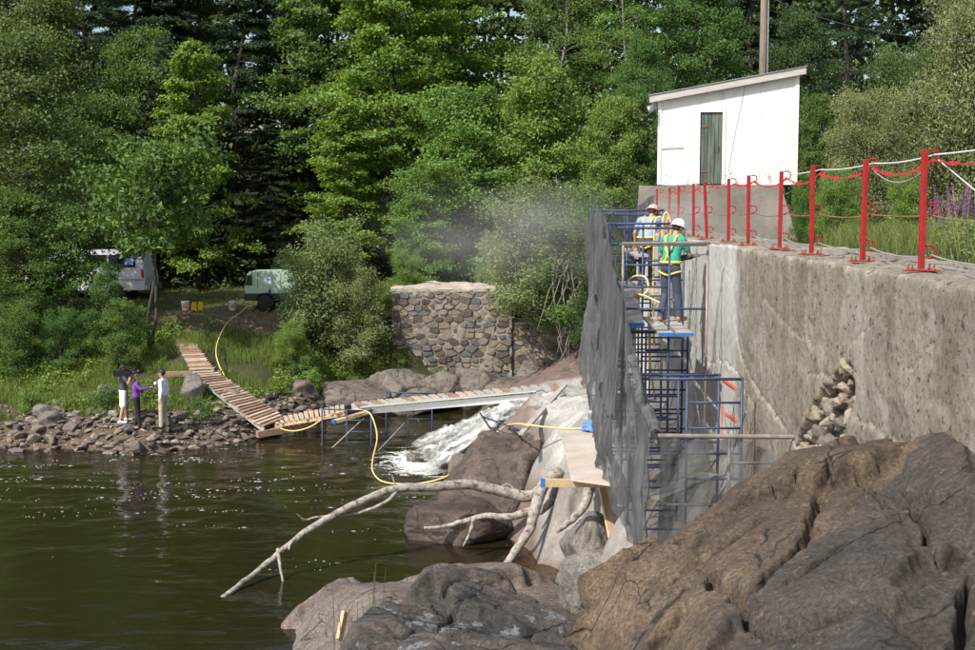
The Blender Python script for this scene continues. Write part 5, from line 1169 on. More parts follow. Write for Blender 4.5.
# left bank boulders
for i, (px_, py_, d, sx, sz, lb) in enumerate([(47, 402, 38.2, .42, .3, 'pale flat boulder standing in the grass at far left'), (48, 415, 37.6, .38, .28, 'dark boulder just below the pale flat one'), (104, 384, 39.5, .42, .35, 'grey boulder in the weeds behind the cameraman'), (191, 387, 39.6, .42, .5, 'tall pale boulder leaning beside the lower ramp'), 
        (230, 400, 39.8, .4, .3, 'brown boulder under the lower ramp'), (305, 385, 42.6, .5, .35, 'brown boulder on the bank right of the ramp')]):
    p = P(px_, py_, d); boulder('boulder', lb, (p.x, p.y, gh(p.x, p.y) + sz * .45), (sx, sx * .8, sz), 'rock_grey' if i in (0, 2, 3) else 'shore_stone_%d' % (i % 4), 60 + i, i * .7, 9, 0.06, 60, 30)

# shore of loose stones
shore = thing('stone_shore', 'x', 'x', (-11, 36.6, 0)); del shore['label']; del shore['category']; shore['kind'] = 'structure'
r_ = random.Random(77); n = 0
cand = []
while len(cand) < 290:
    x = r_.uniform(-15.6, -6.6); yS = float(np.interp(x, SHX, SHY)); y = yS + r_.uniform(-0.35, 2.7) if x < -8.2 else yS + r_.uniform(-.3, 3.2)
    s = min(0.75, 0.26 + abs(r_.gauss(0, .17)))
    if any((x - a) ** 2 + (y - b) ** 2 < (0.27 * (s + c)) ** 2 for a, b, c in cand): continue
    cand.append((x, y, s))
for x, y, s in cand:
    put_stone('stone', r_.randrange(14), 'shore_stone_%d' % r_.choice([0, 0, 1, 1, 2, 2, 3, 4]), (x, y, gh(x, y) + s * 0.17), (s * 1.15, s, s * r_.uniform(.7, 1.15)), (r_.uniform(-.3, .3), r_.uniform(-.3, .3), r_.uniform(0, 6.28)), shore)
e = MB(); hs = [hull_stone(300 + k, (1, .8, .6), 9) for k in range(6)]
hd_ = [([tuple(v.co) for v in m.vertices], [tuple(p.vertices) for p in m.polygons]) for m in hs]
for i in range(2600):
    x = r_.uniform(-17, -5.5); yS = float(np.interp(x, SHX, SHY)); y = yS + r_.uniform(-.5, 3.2); s = r_.uniform(.07, .2); vs, fs = hd_[i % 6]; a = r_.uniform(0, 6.28); ca, sa = math.cos(a), math.sin(a); z = gh(x, y) + s * .1
    e.add([(x + (v[0] * ca - v[1] * sa) * s, y + (v[0] * sa + v[1] * ca) * s, z + v[2] * s) for v in vs], fs, i % 5)
tag(e.build('gravel', ['shore_stone_%d' % k for k in range(5)], shore), kind='stuff')
# wooden stake on the slab
plank(P(339, 640, 16.6), P(345, 612, 16.8), 0.16, 0.05, 'plank_tan', 'short tan wood offcut stuck beside the reddish slab', None, None, 'wood_offcut', 1.2)
# ================================================================== people
flat('skin_tan', (0.42, 0.23, 0.15), 0.55, 0.08); flat('hair_dark', (0.02, 0.014, 0.01), 0.6); flat('hair_brown', (0.05, 0.028, 0.018), 0.6)
for nm, c in (('cloth_green', (0.03, 0.30, 0.19)), ('cloth_blue', (0.22, 0.34, 0.58)), ('cloth_charcoal', (0.06, 0.06, 0.068)), ('cloth_white', (0.76, 0.76, 0.78)), ('cloth_purple', (0.14, 0.045, 0.30)), ('cloth_black', (0.014, 0.014, 0.016)),
              ('cloth_khaki', (0.40, 0.35, 0.27)), ('cloth_navy', (0.06, 0.07, 0.11)), ('boot_tan', (0.30, 0.18, 0.09)), ('shoe_white', (0.70, 0.70, 0.68)), ('shoe_dark', (0.035, 0.028, 0.022)), ('harness_yellow', (0.72, 0.55, 0.10)), ('hat_white', (0.78, 0.79, 0.80)), ('hat_pink', (0.70, 0.33, 0.32)), ('eye_dark', (0.02, 0.015, 0.01)), ('hat_red', (0.5, 0.03, 0.03))):
    flat(nm, c, 0.8 if 'cloth' in nm else 0.5, 0.16, 14)
def capsule(mb, a, b, ra, rb, n=14):
    a, b = Vector(a), Vector(b); d = b - a; L = d.length
    if L < 1e-5: d = Vector((0, 0, 1)); L = 1e-5
    M = d.normalized().to_track_quat('Z', 'Y').to_matrix(); pr = []
    for i in range(6): t = -math.pi / 2 + (math.pi / 2) * i / 5; pr.append((max(ra * math.cos(t), 1e-4), ra * math.sin(t)))
    for i in range(6): t = (math.pi / 2) * i / 5; pr.append((max(rb * math.cos(t), 1e-4), L + rb * math.sin(t)))
    mb.lathe(pr, n, 0, a, M)
STAND = dict(pelvis=(0, 0, .95), waist=(0, 0, 1.10), chest=(0, 0.0, 1.30), neck=(0, 0, 1.47), head=(0, .03, 1.63),
             sL=(-.18, 0, 1.41), eL=(-.24, -.02, 1.13), wL=(-.25, .05, .88), sR=(.18, 0, 1.41), eR=(.24, -.02, 1.13), wR=(.25, .05, .88),
             hL=(-.09, 0, .93), kL=(-.10, .03, .50), aL=(-.11, 0, .08), hR=(.09, 0, .93), kR=(.10, .03, .50), aR=(.11, 0, .08))
def person(label, loc, rotz, pose, wear, height=1.76, hair='hair_dark', look=(0, 1, 0), hair_long=False, sleeves=0.45, shorts=False, curl=0.6, extra_group=None):
    J = {k: Vector(v) for k, v in STAND.items()}
    for k, v in pose.items(): J[k] = Vector(v)
    lk = Vector(look).normalized()
    S = []                                             # (a, b, ra, rb, material)
    sh, tr, sk, bo = wear['shirt'], wear['trousers'], 'skin_tan', wear['shoes']
    def cap(a, b, ra, rb, m): S.append((Vector(a), Vector(b), ra, rb, m))
    rt = (J['sR'] - J['sL']).normalized()
    # trunk
    for dx in (-.075, 0, .075): cap(J['waist'] + rt * dx, J['chest'] + rt * dx * 1.15, .105 - abs(dx) * .25, .125 - abs(dx) * .3, sh)
    cap(J['sL'] * .9 + J['sR'] * .1, J['sR'] * .9 + J['sL'] * .1, .082, .082, sh)
    cap(J['chest'], J['neck'] - (J['neck'] - J['chest']) * .25, .115, .075, sh)
    hr = (J['hR'] - J['hL']).normalized()
    for dx in (-.06, .06): cap(J['pelvis'] + hr * dx, J['waist'] + rt * dx, .118, .108, tr)
    for dx in (-.06, .06): cap(J['waist'] * .55 + J['pelvis'] * .45 + hr * dx, J['waist'] + rt * dx, .119, .112, sh)
    # head
    up = (J['head'] - J['neck']).normalized(); cap(J['neck'] - up * .04, J['head'] - up * .05, .056, .052, sk)
    H = J['head']; side = lk.cross(up).normalized(); upv = side.cross(lk).normalized()
    cap(H + upv * .045 - lk * .012, H + upv * .03 - lk * .01, .088, .088, sk); cap(H + upv * .02 + lk * .02, H - upv * .06 + lk * .035, .074, .05, sk)
    cap(H + lk * .085 + upv * .01, H + lk * .108 - upv * .018, .012, .017, sk)
    for s in (-1, 1): cap(H + side * .086 * s + upv * .02 - lk * .01, H + side * .088 * s - upv * .02 - lk * .005, .018, .014, sk)
    # arms
    for s in 'LR':
        a, e, w = J['s' + s], J['e' + s], J['w' + s]
        cap(a, e, .055, .041, sk); cap(e, w, .041, .028, sk)
        if sleeves < 1: cap(a, a.lerp(e, sleeves * 1.4), .068, .060, sh)
        else: cap(a, e, .066, .052, sh); cap(e, e.lerp(w, .92), .052, .040, sh)
        d = (w - e).normalized(); hd = J.get('hand' + s); d = (hd - w).normalized() if hd is not None else d
        sx = d.cross(Vector((0, 0, 1))); sx = sx.normalized() if sx.length > .1 else Vector((1, 0, 0)); nz = sx.cross(d).normalized()
        pc = w + d * .055
        for k in (-.022, 0, .022): cap(w + d * .012 + sx * k * .6, w + d * .085 + sx * k, .019, .016, sk)
        for i, (k, L) in enumerate(((-.034, .055), (-.012, .07), (.012, .066), (.034, .05))):
            b0 = w + d * .088 + sx * k; b1 = b0 + (d * (1 - curl * .5) - nz * curl * .6) * L * .6; b2 = b1 + (d * (.6 - curl * .9) - nz * curl) * L * .55
            cap(b0, b1, .0105, .0098, sk); cap(b1, b2, .0098, .0085, sk)
        t0 = w + d * .035 - sx * .028; t1 = t0 + (d * .5 - sx * .6 - nz * .3) * .05; cap(t0, t1, .013, .0115, sk); cap(t1, t1 + (d * .75 + sx * .1 - nz * .4) * .035, .0115, .010, sk)
    # legs
    for s in 'LR':
        h, k, a = J['h' + s], J['k' + s], J['a' + s]
        toe = J.get('toe' + s) or a + Vector((0.02 * (1 if s == 'R' else -1), .17, -.035))
        if shorts:
            cap(h, k, .088, .056, sk); cap(k, k.lerp(a, .35), .056, .058, sk); cap(k.lerp(a, .35), a, .058, .036, sk)
            cap(h, h.lerp(k, .9), .108, .104, tr)
        else:
            cap(h, k, .100, .076, tr); cap(k, k.lerp(a, .3), .074, .072, tr); cap(k.lerp(a, .3), a, .072, .064, tr)
        cap(a + Vector((0, -.03, -.03)), a + Vector((0, 0, -.02)), .05, .052, bo); cap(a + Vector((0, 0, -.035)), toe, .047, .042, bo)
    for m_ in wear.get('extra', ()): cap(*m_)
    zmin = min(min(a.z - ra, b.z - rb) for a, b, ra, rb, m in S); top = max(max(a.z + ra, b.z + rb) for a, b, ra, rb, m in S)
    sc = height / 1.76
    mb = MB()
    for a, b, ra, rb, m in S: capsule(mb, a, b, ra, rb)
    me = mb.mesh('body_tmp', 'skin_tan'); ob = bpy.data.objects.new('body_tmp', me); COL.objects.link(ob)
    md = ob.modifiers.new('r', 'REMESH'); md.mode = 'VOXEL'; md.voxel_size = 0.0095; ms = ob.modifiers.new('s', 'SMOOTH'); ms.iterations = 3; ms.factor = .5
    dg = bpy.context.evaluated_depsgraph_get(); bm_ = bpy.data.meshes.new_from_object(ob.evaluated_get(dg)); bpy.data.objects.remove(ob); bpy.data.meshes.remove(me)
    n = len(bm_.polygons); cen = np.empty(n * 3); bm_.polygons.foreach_get('center', cen); cen = cen.reshape(-1, 3)
    best = np.full(n, 1e9); mi = np.zeros(n, int); names = []
    for a, b, ra, rb, m in S:
        if m not in names: names.append(m)
        A, B = np.array(a), np.array(b); v = B - A; t = np.clip(((cen - A) @ v) / (v @ v + 1e-9), 0, 1); d = np.linalg.norm(cen - A - t[:, None] * v, axis=1) - (ra + (rb - ra) * t)
        k = d < best - 1e-4; best[k] = d[k]; mi[k] = names.index(m)
    bm_.materials.clear()
    for m in names: bm_.materials.append(MATS[m])
    bm_.polygons.foreach_set('material_index', mi); bm_.polygons.foreach_set('use_smooth', [True] * n); bm_.name = 'body'; bm_.update()
    root = thing('person', label, 'person', (0, 0, 0), extra_group); link('body', bm_, root)
    # hair, eyes
    e = MB(); Mh = Matrix((side, lk, upv)).transposed()
    if hair:
        k0 = len(e.v); e.ellipsoid(H + upv * .035 - lk * .012, (.097, .104, .10), 22, 0, Mh)
        keep = [f for f in e.f if all(((Vector(e.v[i]) - H).dot(lk) < .055 + .9 * max(0, (Vector(e.v[i]) - H).dot(upv) - .055)) and (Vector(e.v[i]) - H).dot(upv) > (-.075 if (Vector(e.v[i]) - H).dot(lk) < -.02 else .02) for i in f)]
        e.f = keep; e.m = [0] * len(keep)
        if hair_long: e.ellipsoid(H - upv * .05 - lk * .055, (.085, .05, .11), 14, 0, Mh)
        e.build('hair', hair, root, True)
    e = MB()
    for s in (-1, 1): e.ellipsoid(H + side * .032 * s + lk * .078 + upv * .012, (.012, .008, .008), 8, 0, Mh)
    e.build('eyes', 'eye_dark', root, True)
    e = MB(); e.ellipsoid(H + lk * .083 - upv * .052, (.022, .007, .006), 8, 0, Mh); e.build('mouth', 'hat_red', root, True)
    root.location = loc; root.rotation_euler = (0, 0, rotz); root.scale = (sc,) * 3
    root['_foot'] = 0.0; del root['_foot']
    root.location.z = loc[2] - zmin * sc
    fr = dict(J=J, H=H, lk=lk, upv=upv, side=side, Mh=Mh, rt=rt)
    return root, fr
def local(root, name, mb, mat, smooth=True):       # a piece given in the person's own coordinates
    o = link(name, mb.mesh(name, mat, smooth)); o.parent = root; return o
def wpos(root, p):
    M = Matrix.LocRotScale(root.location, root.rotation_euler, root.scale); return M @ Vector(p)
def hard_hat(root, fr, mat):
    e = MB(); c = fr['H'] + fr['upv'] * .05 - fr['lk'] * .008
    e.lathe([(.135, -.02), (.128, -.005), (.122, .03), (.105, .075), (.07, .108), (.025, .122), (.001, .123)], 22, 0, c, fr['Mh'], False)
    e.lathe([(.112, -.02), (.15, -.028), (.152, -.022), (.125, -.006)], 22, 0, c, fr['Mh'], False)
    k = c + fr['lk'] * .13 - fr['upv'] * .024; e.ellipsoid(k, (.085, .055, .008), 14, 0, fr['Mh'])
    e.tube([c + fr['upv'] * .1 - fr['lk'] * .1 * 0, c + fr['upv'] * .127, c + fr['upv'] * .11 + fr['lk'] * .06], .012, 6)
    return local(root, 'hard_hat', e, mat)
def harness(root, fr):
    J = fr['J']; e = MB(); f = Vector(fr['rt']).cross(Vector((0, 0, 1))) * -1; f = Vector((0, 0, 1)).cross(fr['rt'])
    ch = J['chest']; wa = J['waist']
    for s, sh in ((-1, J['sL']), (1, J['sR'])):
        so = sh.lerp(J['neck'], .45)
        back = -f * .145
        for sgn in (1, -1):
            off = f * (.142 * sgn)
            e.tube([so + Vector((0, 0, .075)), so + off * .75 + Vector((0, 0, .03)), ch + off + fr['rt'] * .05 * s - Vector((0, 0, .04)), wa + off * .92 - fr['rt'] * .09 * s * (1 if sgn < 0 else -.8) - Vector((0, 0, .12))], [.02, .024, .024, .024], 6)
    ring = []
    for k in range(17):
        a = 2 * math.pi * k / 16; ring.append(J['pelvis'].lerp(wa, .55) + fr['rt'] * .19 * math.cos(a) + f * .14 * math.sin(a))
    e.tube(ring, .024, 6)
    for s, h, kk in ((-1, J['hL'], J['kL']), (1, J['hR'], J['kR'])):
        c = h.lerp(kk, .22); ring = [c + fr['rt'] * .112 * math.cos(2 * math.pi * k / 14) + f * .112 * math.sin(2 * math.pi * k / 14) + Vector((0, 0, .04 * s * math.cos(2 * math.pi * k / 14))) for k in range(15)]
        e.tube(ring, .018, 6)
    return local(root, 'harness', e, 'harness_yellow')

# worker in green, seen from behind right, looking down to the right at the wall
wp = P(669, 320, 21.7)
w1, f1 = person('person in green shirt, white hard hat and yellow harness drilling on the scaffold', (wp.x, 21.6, ZP + 0.045), R(-38), dict(
    waist=(0, .02, 1.10), chest=(0, .07, 1.30), neck=(0, .13, 1.46), head=(.02, .20, 1.61), sL=(-.19, .09, 1.41), sR=(.19, .09, 1.41),
    eL=(-.27, .12, 1.14), wL=(-.12, .33, 1.10), eR=(.25, .22, 1.16), wR=(.08, .43, 1.12), handL=(0.0, .42, 1.1), handR=(.06, .6, 1.13),
    kL=(-.13, .05, .50), aL=(-.15, -.05, .08), kR=(.10, .08, .5), aR=(.13, .10, .08)), dict(shirt='cloth_green', trousers='cloth_navy', shoes='boot_tan'), 1.78, 'hair_brown', (.15, .9, -.38), curl=.8)
hard_hat(w1, f1, 'hat_white'); harness(w1, f1)
# hammer drill in his hands
dr = thing('hammer_drill', 'grey rotary hammer drill held by the worker in green', 'drill', (0, 0, 0))
dr.location = w1.location; dr.rotation_euler = w1.rotation_euler; dr.scale = w1.scale
def dpart(nm, mb, mat): o = link(nm, mb.mesh(nm, mat, True)); o.parent = dr; return o
e = MB(); e.beam((-.08, .38, 1.08), (.10, .58, 1.12), .09, .10, 0, Vector((0, 0, 1)), .02); dpart('drill_body', e, 'dark_metal')
e = MB(); e.tube([(.10, .58, 1.12), (.18, .68, 1.14), (.19, .69, 1.142), (.36, .88, 1.18)], [.035, .03, .014, .012], 8); dpart('drill_bit', e, 'galvanised')
e = MB(); e.tube([(-.06, .36, 1.06), (-.13, .33, 1.08), (-.14, .36, 1.14), (-.07, .42, 1.14)], .017, 8); dpart('handle', e, 'cloth_black')
p0 = wpos(w1, (-.10, .36, 1.05)); hose('air_hose', [p0, p0 + Vector((-.25, -.1, .05)), P(676, 296, 21.6), P(668, 300, 22.0), P(655, 305, 22.4), P(652, 330, 22.6)], .014, 'hose_yellow', 'thin yellow hose leading to the drill of the worker in green')
# worker in blue
wp = P(646, 285, 25.7)
w2, f2 = person('person in light blue shirt and pink hard hat bending at the far scaffold', (wp.x, 25.7, 5.62), R(-25), dict(
    pelvis=(0, -.05, .93), waist=(0, .02, 1.08), chest=(0, .11, 1.25), neck=(.02, .20, 1.40), head=(.03, .29, 1.53), sL=(-.19, .13, 1.36), sR=(.19, .13, 1.36),
    eL=(-.29, .10, 1.10), wL=(-.30, .16, .86), eR=(.30, .28, 1.22), wR=(.30, .48, 1.36), handR=(.31, .55, 1.5), hL=(-.09, -.05, .91), hR=(.09, -.05, .91)), dict(shirt='cloth_blue', trousers='cloth_charcoal', shoes='boot_tan'), 1.76, 'hair_brown', (.1, .85, -.5), curl=.7)
hard_hat(w2, f2, 'hat_pink'); harness(w2, f2)
# cameraman
GX = lambda px, py, d: (P(px, py, d).x, d, gh(P(px, py, d).x, d))
def feet(px, d): x = P(px, 430, d).x; return Vector((x, d, gh(x, d) + 0.10))
c1 = feet(124, 37.2)
w3, f3 = person('person in grey t-shirt and white shorts filming with a shoulder camera', c1, R(-68), dict(
    sL=(-.19, 0, 1.42), sR=(.19, 0, 1.42), eR=(.30, .14, 1.22), wR=(.16, .24, 1.48), handR=(.13, .31, 1.56), eL=(-.24, .22, 1.22), wL=(-.05, .38, 1.50), handL=(-.0, .44, 1.56),
    kL=(-.17, .06, .5), aL=(-.25, .10, .08), kR=(.17, -.02, .5), aR=(.24, -.12, .08)), dict(shirt='cloth_charcoal', trousers='cloth_white', shoes='shoe_white'), 1.80, 'hair_dark', (0, 1, 0), shorts=True, curl=.8)
vc = thing('video_camera', 'black shoulder video camera held by the cameraman', 'camera', (0, 0, 0)); vc.location = w3.location; vc.rotation_euler = w3.rotation_euler; vc.scale = w3.scale; vc.location.z -= .10
def vpart(nm, mb, mat, par=None): o = link(nm, mb.mesh(nm, mat, False)); o.parent = par or vc; return o
flat('camera_black', (0.018, 0.018, 0.02), 0.45)
e = MB(); e.box((.19, .02, 1.62), (.12, .40, .20), None, 0, .02); vpart('camera_body', e, 'camera_black')
e = MB(); e.box((.19, -.24, 1.63), (.11, .10, .18), None, 0, .015); vpart('battery', e, 'camera_black')
e = MB(); e.lathe([(.045, 0), (.05, .06), (.065, .10), (.07, .20), (.06, .205)], 16, 0, (.19, .21, 1.62), Matrix.Rotation(-math.pi / 2, 3, 'X')); ln = vpart('lens', e, 'camera_black')
e = MB(); e.tube([(.19, -.10, 1.74), (.19, -.06, 1.79), (.19, .12, 1.79), (.19, .15, 1.74)], .014, 8); vpart('handle', e, 'camera_black')
e = MB(); e.tube([(.12, .05, 1.72), (.08, .12, 1.70), (.07, .06, 1.66)], [.02, .025, .035], 10); vpart('viewfinder', e, 'camera_black')
e = MB(); e.tube([(.26, .0, 1.76), (.26, .34, 1.77)], .02, 10); vpart('microphone', e, 'camera_black')
e = MB(); e.box((.19, -.292, 1.58), (.05, .006, .03)); vpart('tally_light', e, 'hat_red')
mp_ = thing('monopod', 'thin black monopod standing beside the cameraman', 'monopod', c1)
x0 = P(128, 425, 37.0).x; e = MB(); e.tube([(x0, 37.0, gh(x0, 37.0) - .02), (x0, 37.0, gh(x0, 37.0) + .75)], .016, 8); e.build('lower_tube', 'camera_black', mp_); e = MB(); e.tube([(x0, 37.0, gh(x0, 37.0) + .7), (x0, 37.0, gh(x0, 37.0) + 1.35)], .022, 8); e.build('upper_tube', 'camera_black', mp_)
# interviewer in purple
c2 = feet(137, 36.75)
w4, f4 = person('person in purple top and black trousers holding out a microphone', c2, R(-82), dict(
    neck=(0, .02, 1.47), head=(0, .04, 1.62), eR=(.22, .20, 1.26), wR=(.12, .44, 1.30), handR=(.11, .55, 1.34), eL=(-.22, .12, 1.16), wL=(.02, .26, 1.12), handL=(.1, .28, 1.13), sR=(.17, .03, 1.39), sL=(-.17, .01, 1.39),
    kL=(-.08, .04, .5), aL=(-.10, -.06, .08), kR=(.10, .05, .5), aR=(.13, .12, .08)), dict(shirt='cloth_purple', trousers='cloth_black', shoes='shoe_dark'), 1.66, 'hair_brown', (0, 1, .06), hair_long=True, sleeves=1.0, curl=.9)
mic = thing('microphone', 'hand microphone with pale foam head between the two people', 'microphone', (0, 0, 0)); mic.location = w4.location; mic.rotation_euler = w4.rotation_euler; mic.scale = w4.scale
e = MB(); e.tube([(.11, .50, 1.28), (.10, .60, 1.40)], .017, 10); o = link('microphone_body', e.mesh('microphone_body', 'camera_black')); o.parent = mic
e = MB(); e.ellipsoid((.095, .625, 1.435), (.045, .045, .055), 14); o = link('foam_head', e.mesh('foam_head', 'cloth_white', True)); o.parent = mic
# man in white shirt
c3 = feet(164, 36.9)
w5, f5 = person('person in white shirt and khaki trousers being interviewed on the shore', c3, R(80), dict(
    eL=(-.24, -.06, 1.13), wL=(-.26, -.02, .88), eR=(.23, -.04, 1.13), wR=(.24, .04, .88), kL=(-.09, .03, .5), aL=(-.11, .03, .08), aR=(.11, -.06, .08)), dict(shirt='cloth_white', trousers='cloth_khaki', shoes='shoe_dark'), 1.80, 'hair_dark', (0, 1, -.05), sleeves=1.0, curl=.5)
# ================================================================== van
flat('van_white', (0.52, 0.54, 0.57), 0.28, 0.04, 3, 0, 0.0, 0.5); flat('van_glass', (0.015, 0.018, 0.02), 0.06, 0.1, 3, 0, 0, 0.6); flat('tyre', (0.02, 0.02, 0.021), 0.85); flat('chrome', (0.6, 0.6, 0.6), 0.25, 0.05, 4, 0.9); flat('lamp_red', (0.45, 0.02, 0.02), 0.3); flat('lamp_amber', (0.6, 0.25, 0.04), 0.3); flat('lamp_clear', (0.6, 0.6, 0.58), 0.15); flat('sticker_blue', (0.15, 0.22, 0.5), 0.5)
VY = 52.6
vr = P(152, 290, VY); vz = gh(vr.x - 3, VY)
van = thing('van', 'white full size van parked behind the leaves at the left', 'van', (vr.x - 2.9, VY, vz))
x1 = vr.x; z0 = vz
# side outline, rear (right) to front (left)
prof_v = [(0.0, .42), (0.02, .95), (-.06, 1.45), (-.20, 1.98), (-.38, 2.10), (-3.6, 2.10), (-3.85, 2.03), (-4.55, 1.32), (-5.45, 1.16), (-5.72, 1.02), (-5.80, .62), (-5.74, .40)]
b = MB(); hw = 0.98; n = len(prof_v); rings = []
for s, inset in ((-1, .0), (1, .0)):
    pass
def vring(yoff, sh):
    return [(x1 + x, VY + yoff * (1.0 if z < 1.25 else 1 - .16 * (z - 1.25) / .85), z0 + z) for x, z in prof_v]
cols = [-hw, -hw * .97, hw * .97, hw]
vs = []
for i, yo in enumerate(cols):
    for (x, z) in prof_v:
        cxm, czm = -2.9, 1.2; k = .985 if i in (0, 3) else 1.0
        vs.append((x1 + cxm + (x - cxm) * k, VY + yo * (1.0 if z < 1.25 else 1 - .15 * (z - 1.25) / .85), z0 + czm + (z - czm) * k))
fs = [tuple(range(n))[::-1], tuple(range(3 * n, 4 * n))]
for i in range(3):
    for j in range(n): fs.append((i * n + j, i * n + (j + 1) % n, (i + 1) * n + (j + 1) % n, (i + 1) * n + j))
b.add(vs, fs); b.build('van_body', 'van_white', van)
def sideq(name, pts, mat, off=.012, par=van):
    b = MB(); P3 = []
    for x, z in pts: P3.append(Vector((x1 + x, VY - hw * (1.0 if z < 1.25 else 1 - .15 * (z - 1.25) / .85) - off, z0 + z)))
    b.prism(P3, (0, -.004, 0), (0, .03, 0)); return b.build(name, mat, par)
sideq('window', [(-.42, 1.40), (-.42, 1.86), (-.55, 1.92), (-1.55, 1.92), (-1.55, 1.40)], 'van_glass')
sideq('window', [(-1.65, 1.40), (-1.65, 1.92), (-2.55, 1.92), (-2.55, 1.40)], 'van_glass')
sideq('window', [(-3.0, 1.38), (-3.0, 1.90), (-3.7, 1.90), (-4.25, 1.38)], 'van_glass')
sideq('window_sticker', [(-.5, 1.5), (-.5, 1.78), (-.85, 1.78), (-.85, 1.5)], 'sticker_blue', .018)
for x in (-1.60, -2.75, -4.2): sideq('door_seam', [(x, .55), (x, 1.95 if x > -4 else 1.35), (x - .02, 1.95 if x > -4 else 1.35), (x - .02, .55)], 'tyre', .004)
sideq('side_molding', [(-.1, .84), (-.1, .90), (-5.6, .90), (-5.6, .84)], 'galvanised', .008)
sideq('door_handle', [(-2.9, 1.12), (-2.9, 1.17), (-3.1, 1.17), (-3.1, 1.12)], 'chrome', .02)
sideq('tail_lamp', [(-.02, .95), (-.06, 1.3), (-.16, 1.3), (-.14, .95)], 'lamp_red', .01); sideq('headlamp', [(-5.62, .78), (-5.6, 1.0), (-5.74, .98), (-5.76, .8)], 'lamp_clear', .004)
for xo in (0.06, -5.84):
    b = MB(); b.box((x1 + xo + (.04 if xo > 0 else 0), VY, z0 + .52), (.16, 1.9, .2), None, 0, .03); b.build('bumper', 'chrome', van)
b = MB(); b.add([(x1 - 3.87, VY - .78, z0 + 2.0), (x1 - 3.87, VY + .78, z0 + 2.0), (x1 - 4.54, VY + .86, z0 + 1.36), (x1 - 4.54, VY - .86, z0 + 1.36)], [(0, 1, 2, 3)])
b.v = [(x - .02, y, z + .02) for x, y, z in b.v]; b.build('windscreen', 'van_glass', van)
for xo in (-1.25, -4.75):
    for yo in (-hw + .1, hw - .1):
        M = Matrix.Rotation(math.pi / 2, 3, 'X'); b = MB(); b.lathe([(.2, -.12), (.33, -.12), (.37, -.08), (.37, .08), (.33, .12), (.2, .12)], 24, 0, (x1 + xo, VY + yo, z0 + .37), M); t_ = b.build('tyre', 'tyre', van, True)
        b = MB(); b.lathe([(.02, -.10), (.1, -.13), (.2, -.11), (.21, 0), (.2, .11), (.1, .13), (.02, .1)], 20, 0, (x1 + xo, VY + yo, z0 + .37), M); b.build('rim', 'chrome', t_, True)
b = MB(); b.box((x1 - 4.1, VY - 1.1, z0 + 1.45), (.1, .2, .26), None, 0, .03); b.build('mirror', 'tyre', van)

# ================================================================== towed compressor
flat('compressor_green', (0.34, 0.47, 0.36), 0.4, 0.1); flat('chassis_black', (0.02, 0.02, 0.024), 0.6); flat('label_white', (0.7, 0.7, 0.75), 0.5)
kp = P(249, 308, 48.6); kz = gh(kp.x + .8, 48.6)
cpz = thing('air_compressor', 'pale green towed air compressor with one visible wheel by the shrub', 'compressor', (kp.x + .8, 48.6, kz))
x0, y0, z0 = kp.x, 48.6, kz
pr = [(0.02, .62), (0.0, .95), (.10, 1.42), (.2, 1.52), (1.75, 1.56), (1.9, 1.45), (2.0, .95), (1.98, .62)]
b = MB(); b.prism([Vector((x0 + x, y0, z0 + z)) for x, z in pr], (0, -.72, 0), (0, .72, 0)); b.build('canopy_shell', 'compressor_green', cpz)
b = MB(); b.prism([Vector((x0 + x, y0, z0 + z)) for x, z in ((.06, .98), (.15, 1.40), (.12, 1.40), (.03, .98))], (0, -.724, 0), (0, -.60, 0)); b.build('corner_trim', 'galvanised', cpz)
b = MB(); b.box((x0 + 1.0, y0, z0 + .52), (2.05, 1.46, .30), None, 0, .03); b.build('chassis', 'chassis_black', cpz)
b = MB(); b.box((x0 + .95, y0 - .728, z0 + 1.16), (.22, .012, .26)); b.build('label_plate', 'label_white', cpz); b = MB(); b.box((x0 + .92, y0 - .737, z0 + 1.2), (.10, .008, .12)); b.build('label_mark', 'sticker_blue', cpz)
b = MB(); b.prism([Vector((x0 + x, y0, z0 + z)) for x, z in ((.02, .98), (.10, 1.38), (.30, 1.38), (.30, .98))], (0, -.732, 0), (0, -.60, 0)); b.build('grille', 'chassis_black', cpz)
for xs_ in (.52, 1.42):
    b = MB(); b.box((x0 + xs_, y0 - .722, z0 + 1.16), (.02, .012, .62)); b.build('panel_seam', 'chassis_black', cpz)
b = MB(); b.box((x0 + .98, y0 - .74, z0 + .75), (.07, .05, .16), None, 0, .01); b.build('latch', 'chassis_black', cpz)
for yo in (-.80, .80):
    M = Matrix.Rotation(math.pi / 2, 3, 'X'); b = MB(); b.lathe([(.16, -.09), (.28, -.09), (.31, -.06), (.31, .06), (.28, .09), (.16, .09)], 22, 0, (x0 + .82, y0 + yo, z0 + .31), M); t_ = b.build('wheel', 'tyre', cpz, True)
    b = MB(); b.lathe([(.02, -.07), (.08, -.09), (.16, -.07), (.17, 0), (.16, .07), (.08, .09), (.02, .07)], 18, 0, (x0 + .82, y0 + yo, z0 + .31), M); b.build('rim', 'galvanised', t_, True)
    b = MB(); pts = [(x0 + .82 + .38 * math.cos(a), y0 + yo, z0 + .31 + .38 * math.sin(a)) for a in np.linspace(R(15), R(165), 10)]
    for p, q in zip(pts[:-1], pts[1:]): b.beam(p, q, .2, .02)
    b.build('mudguard', 'chassis_black', cpz)
b = MB(); b.beam((x0 + .1, y0, z0 + .45), (x0 - .85, y0, z0 + .42), .08, .08); b.build('drawbar', 'chassis_black', cpz)
b = MB(); b.tube([(x0 - .55, y0, z0 + .1), (x0 - .55, y0, z0 + .6)], .03, 8); b.build('jack_stand', 'chassis_black', cpz)

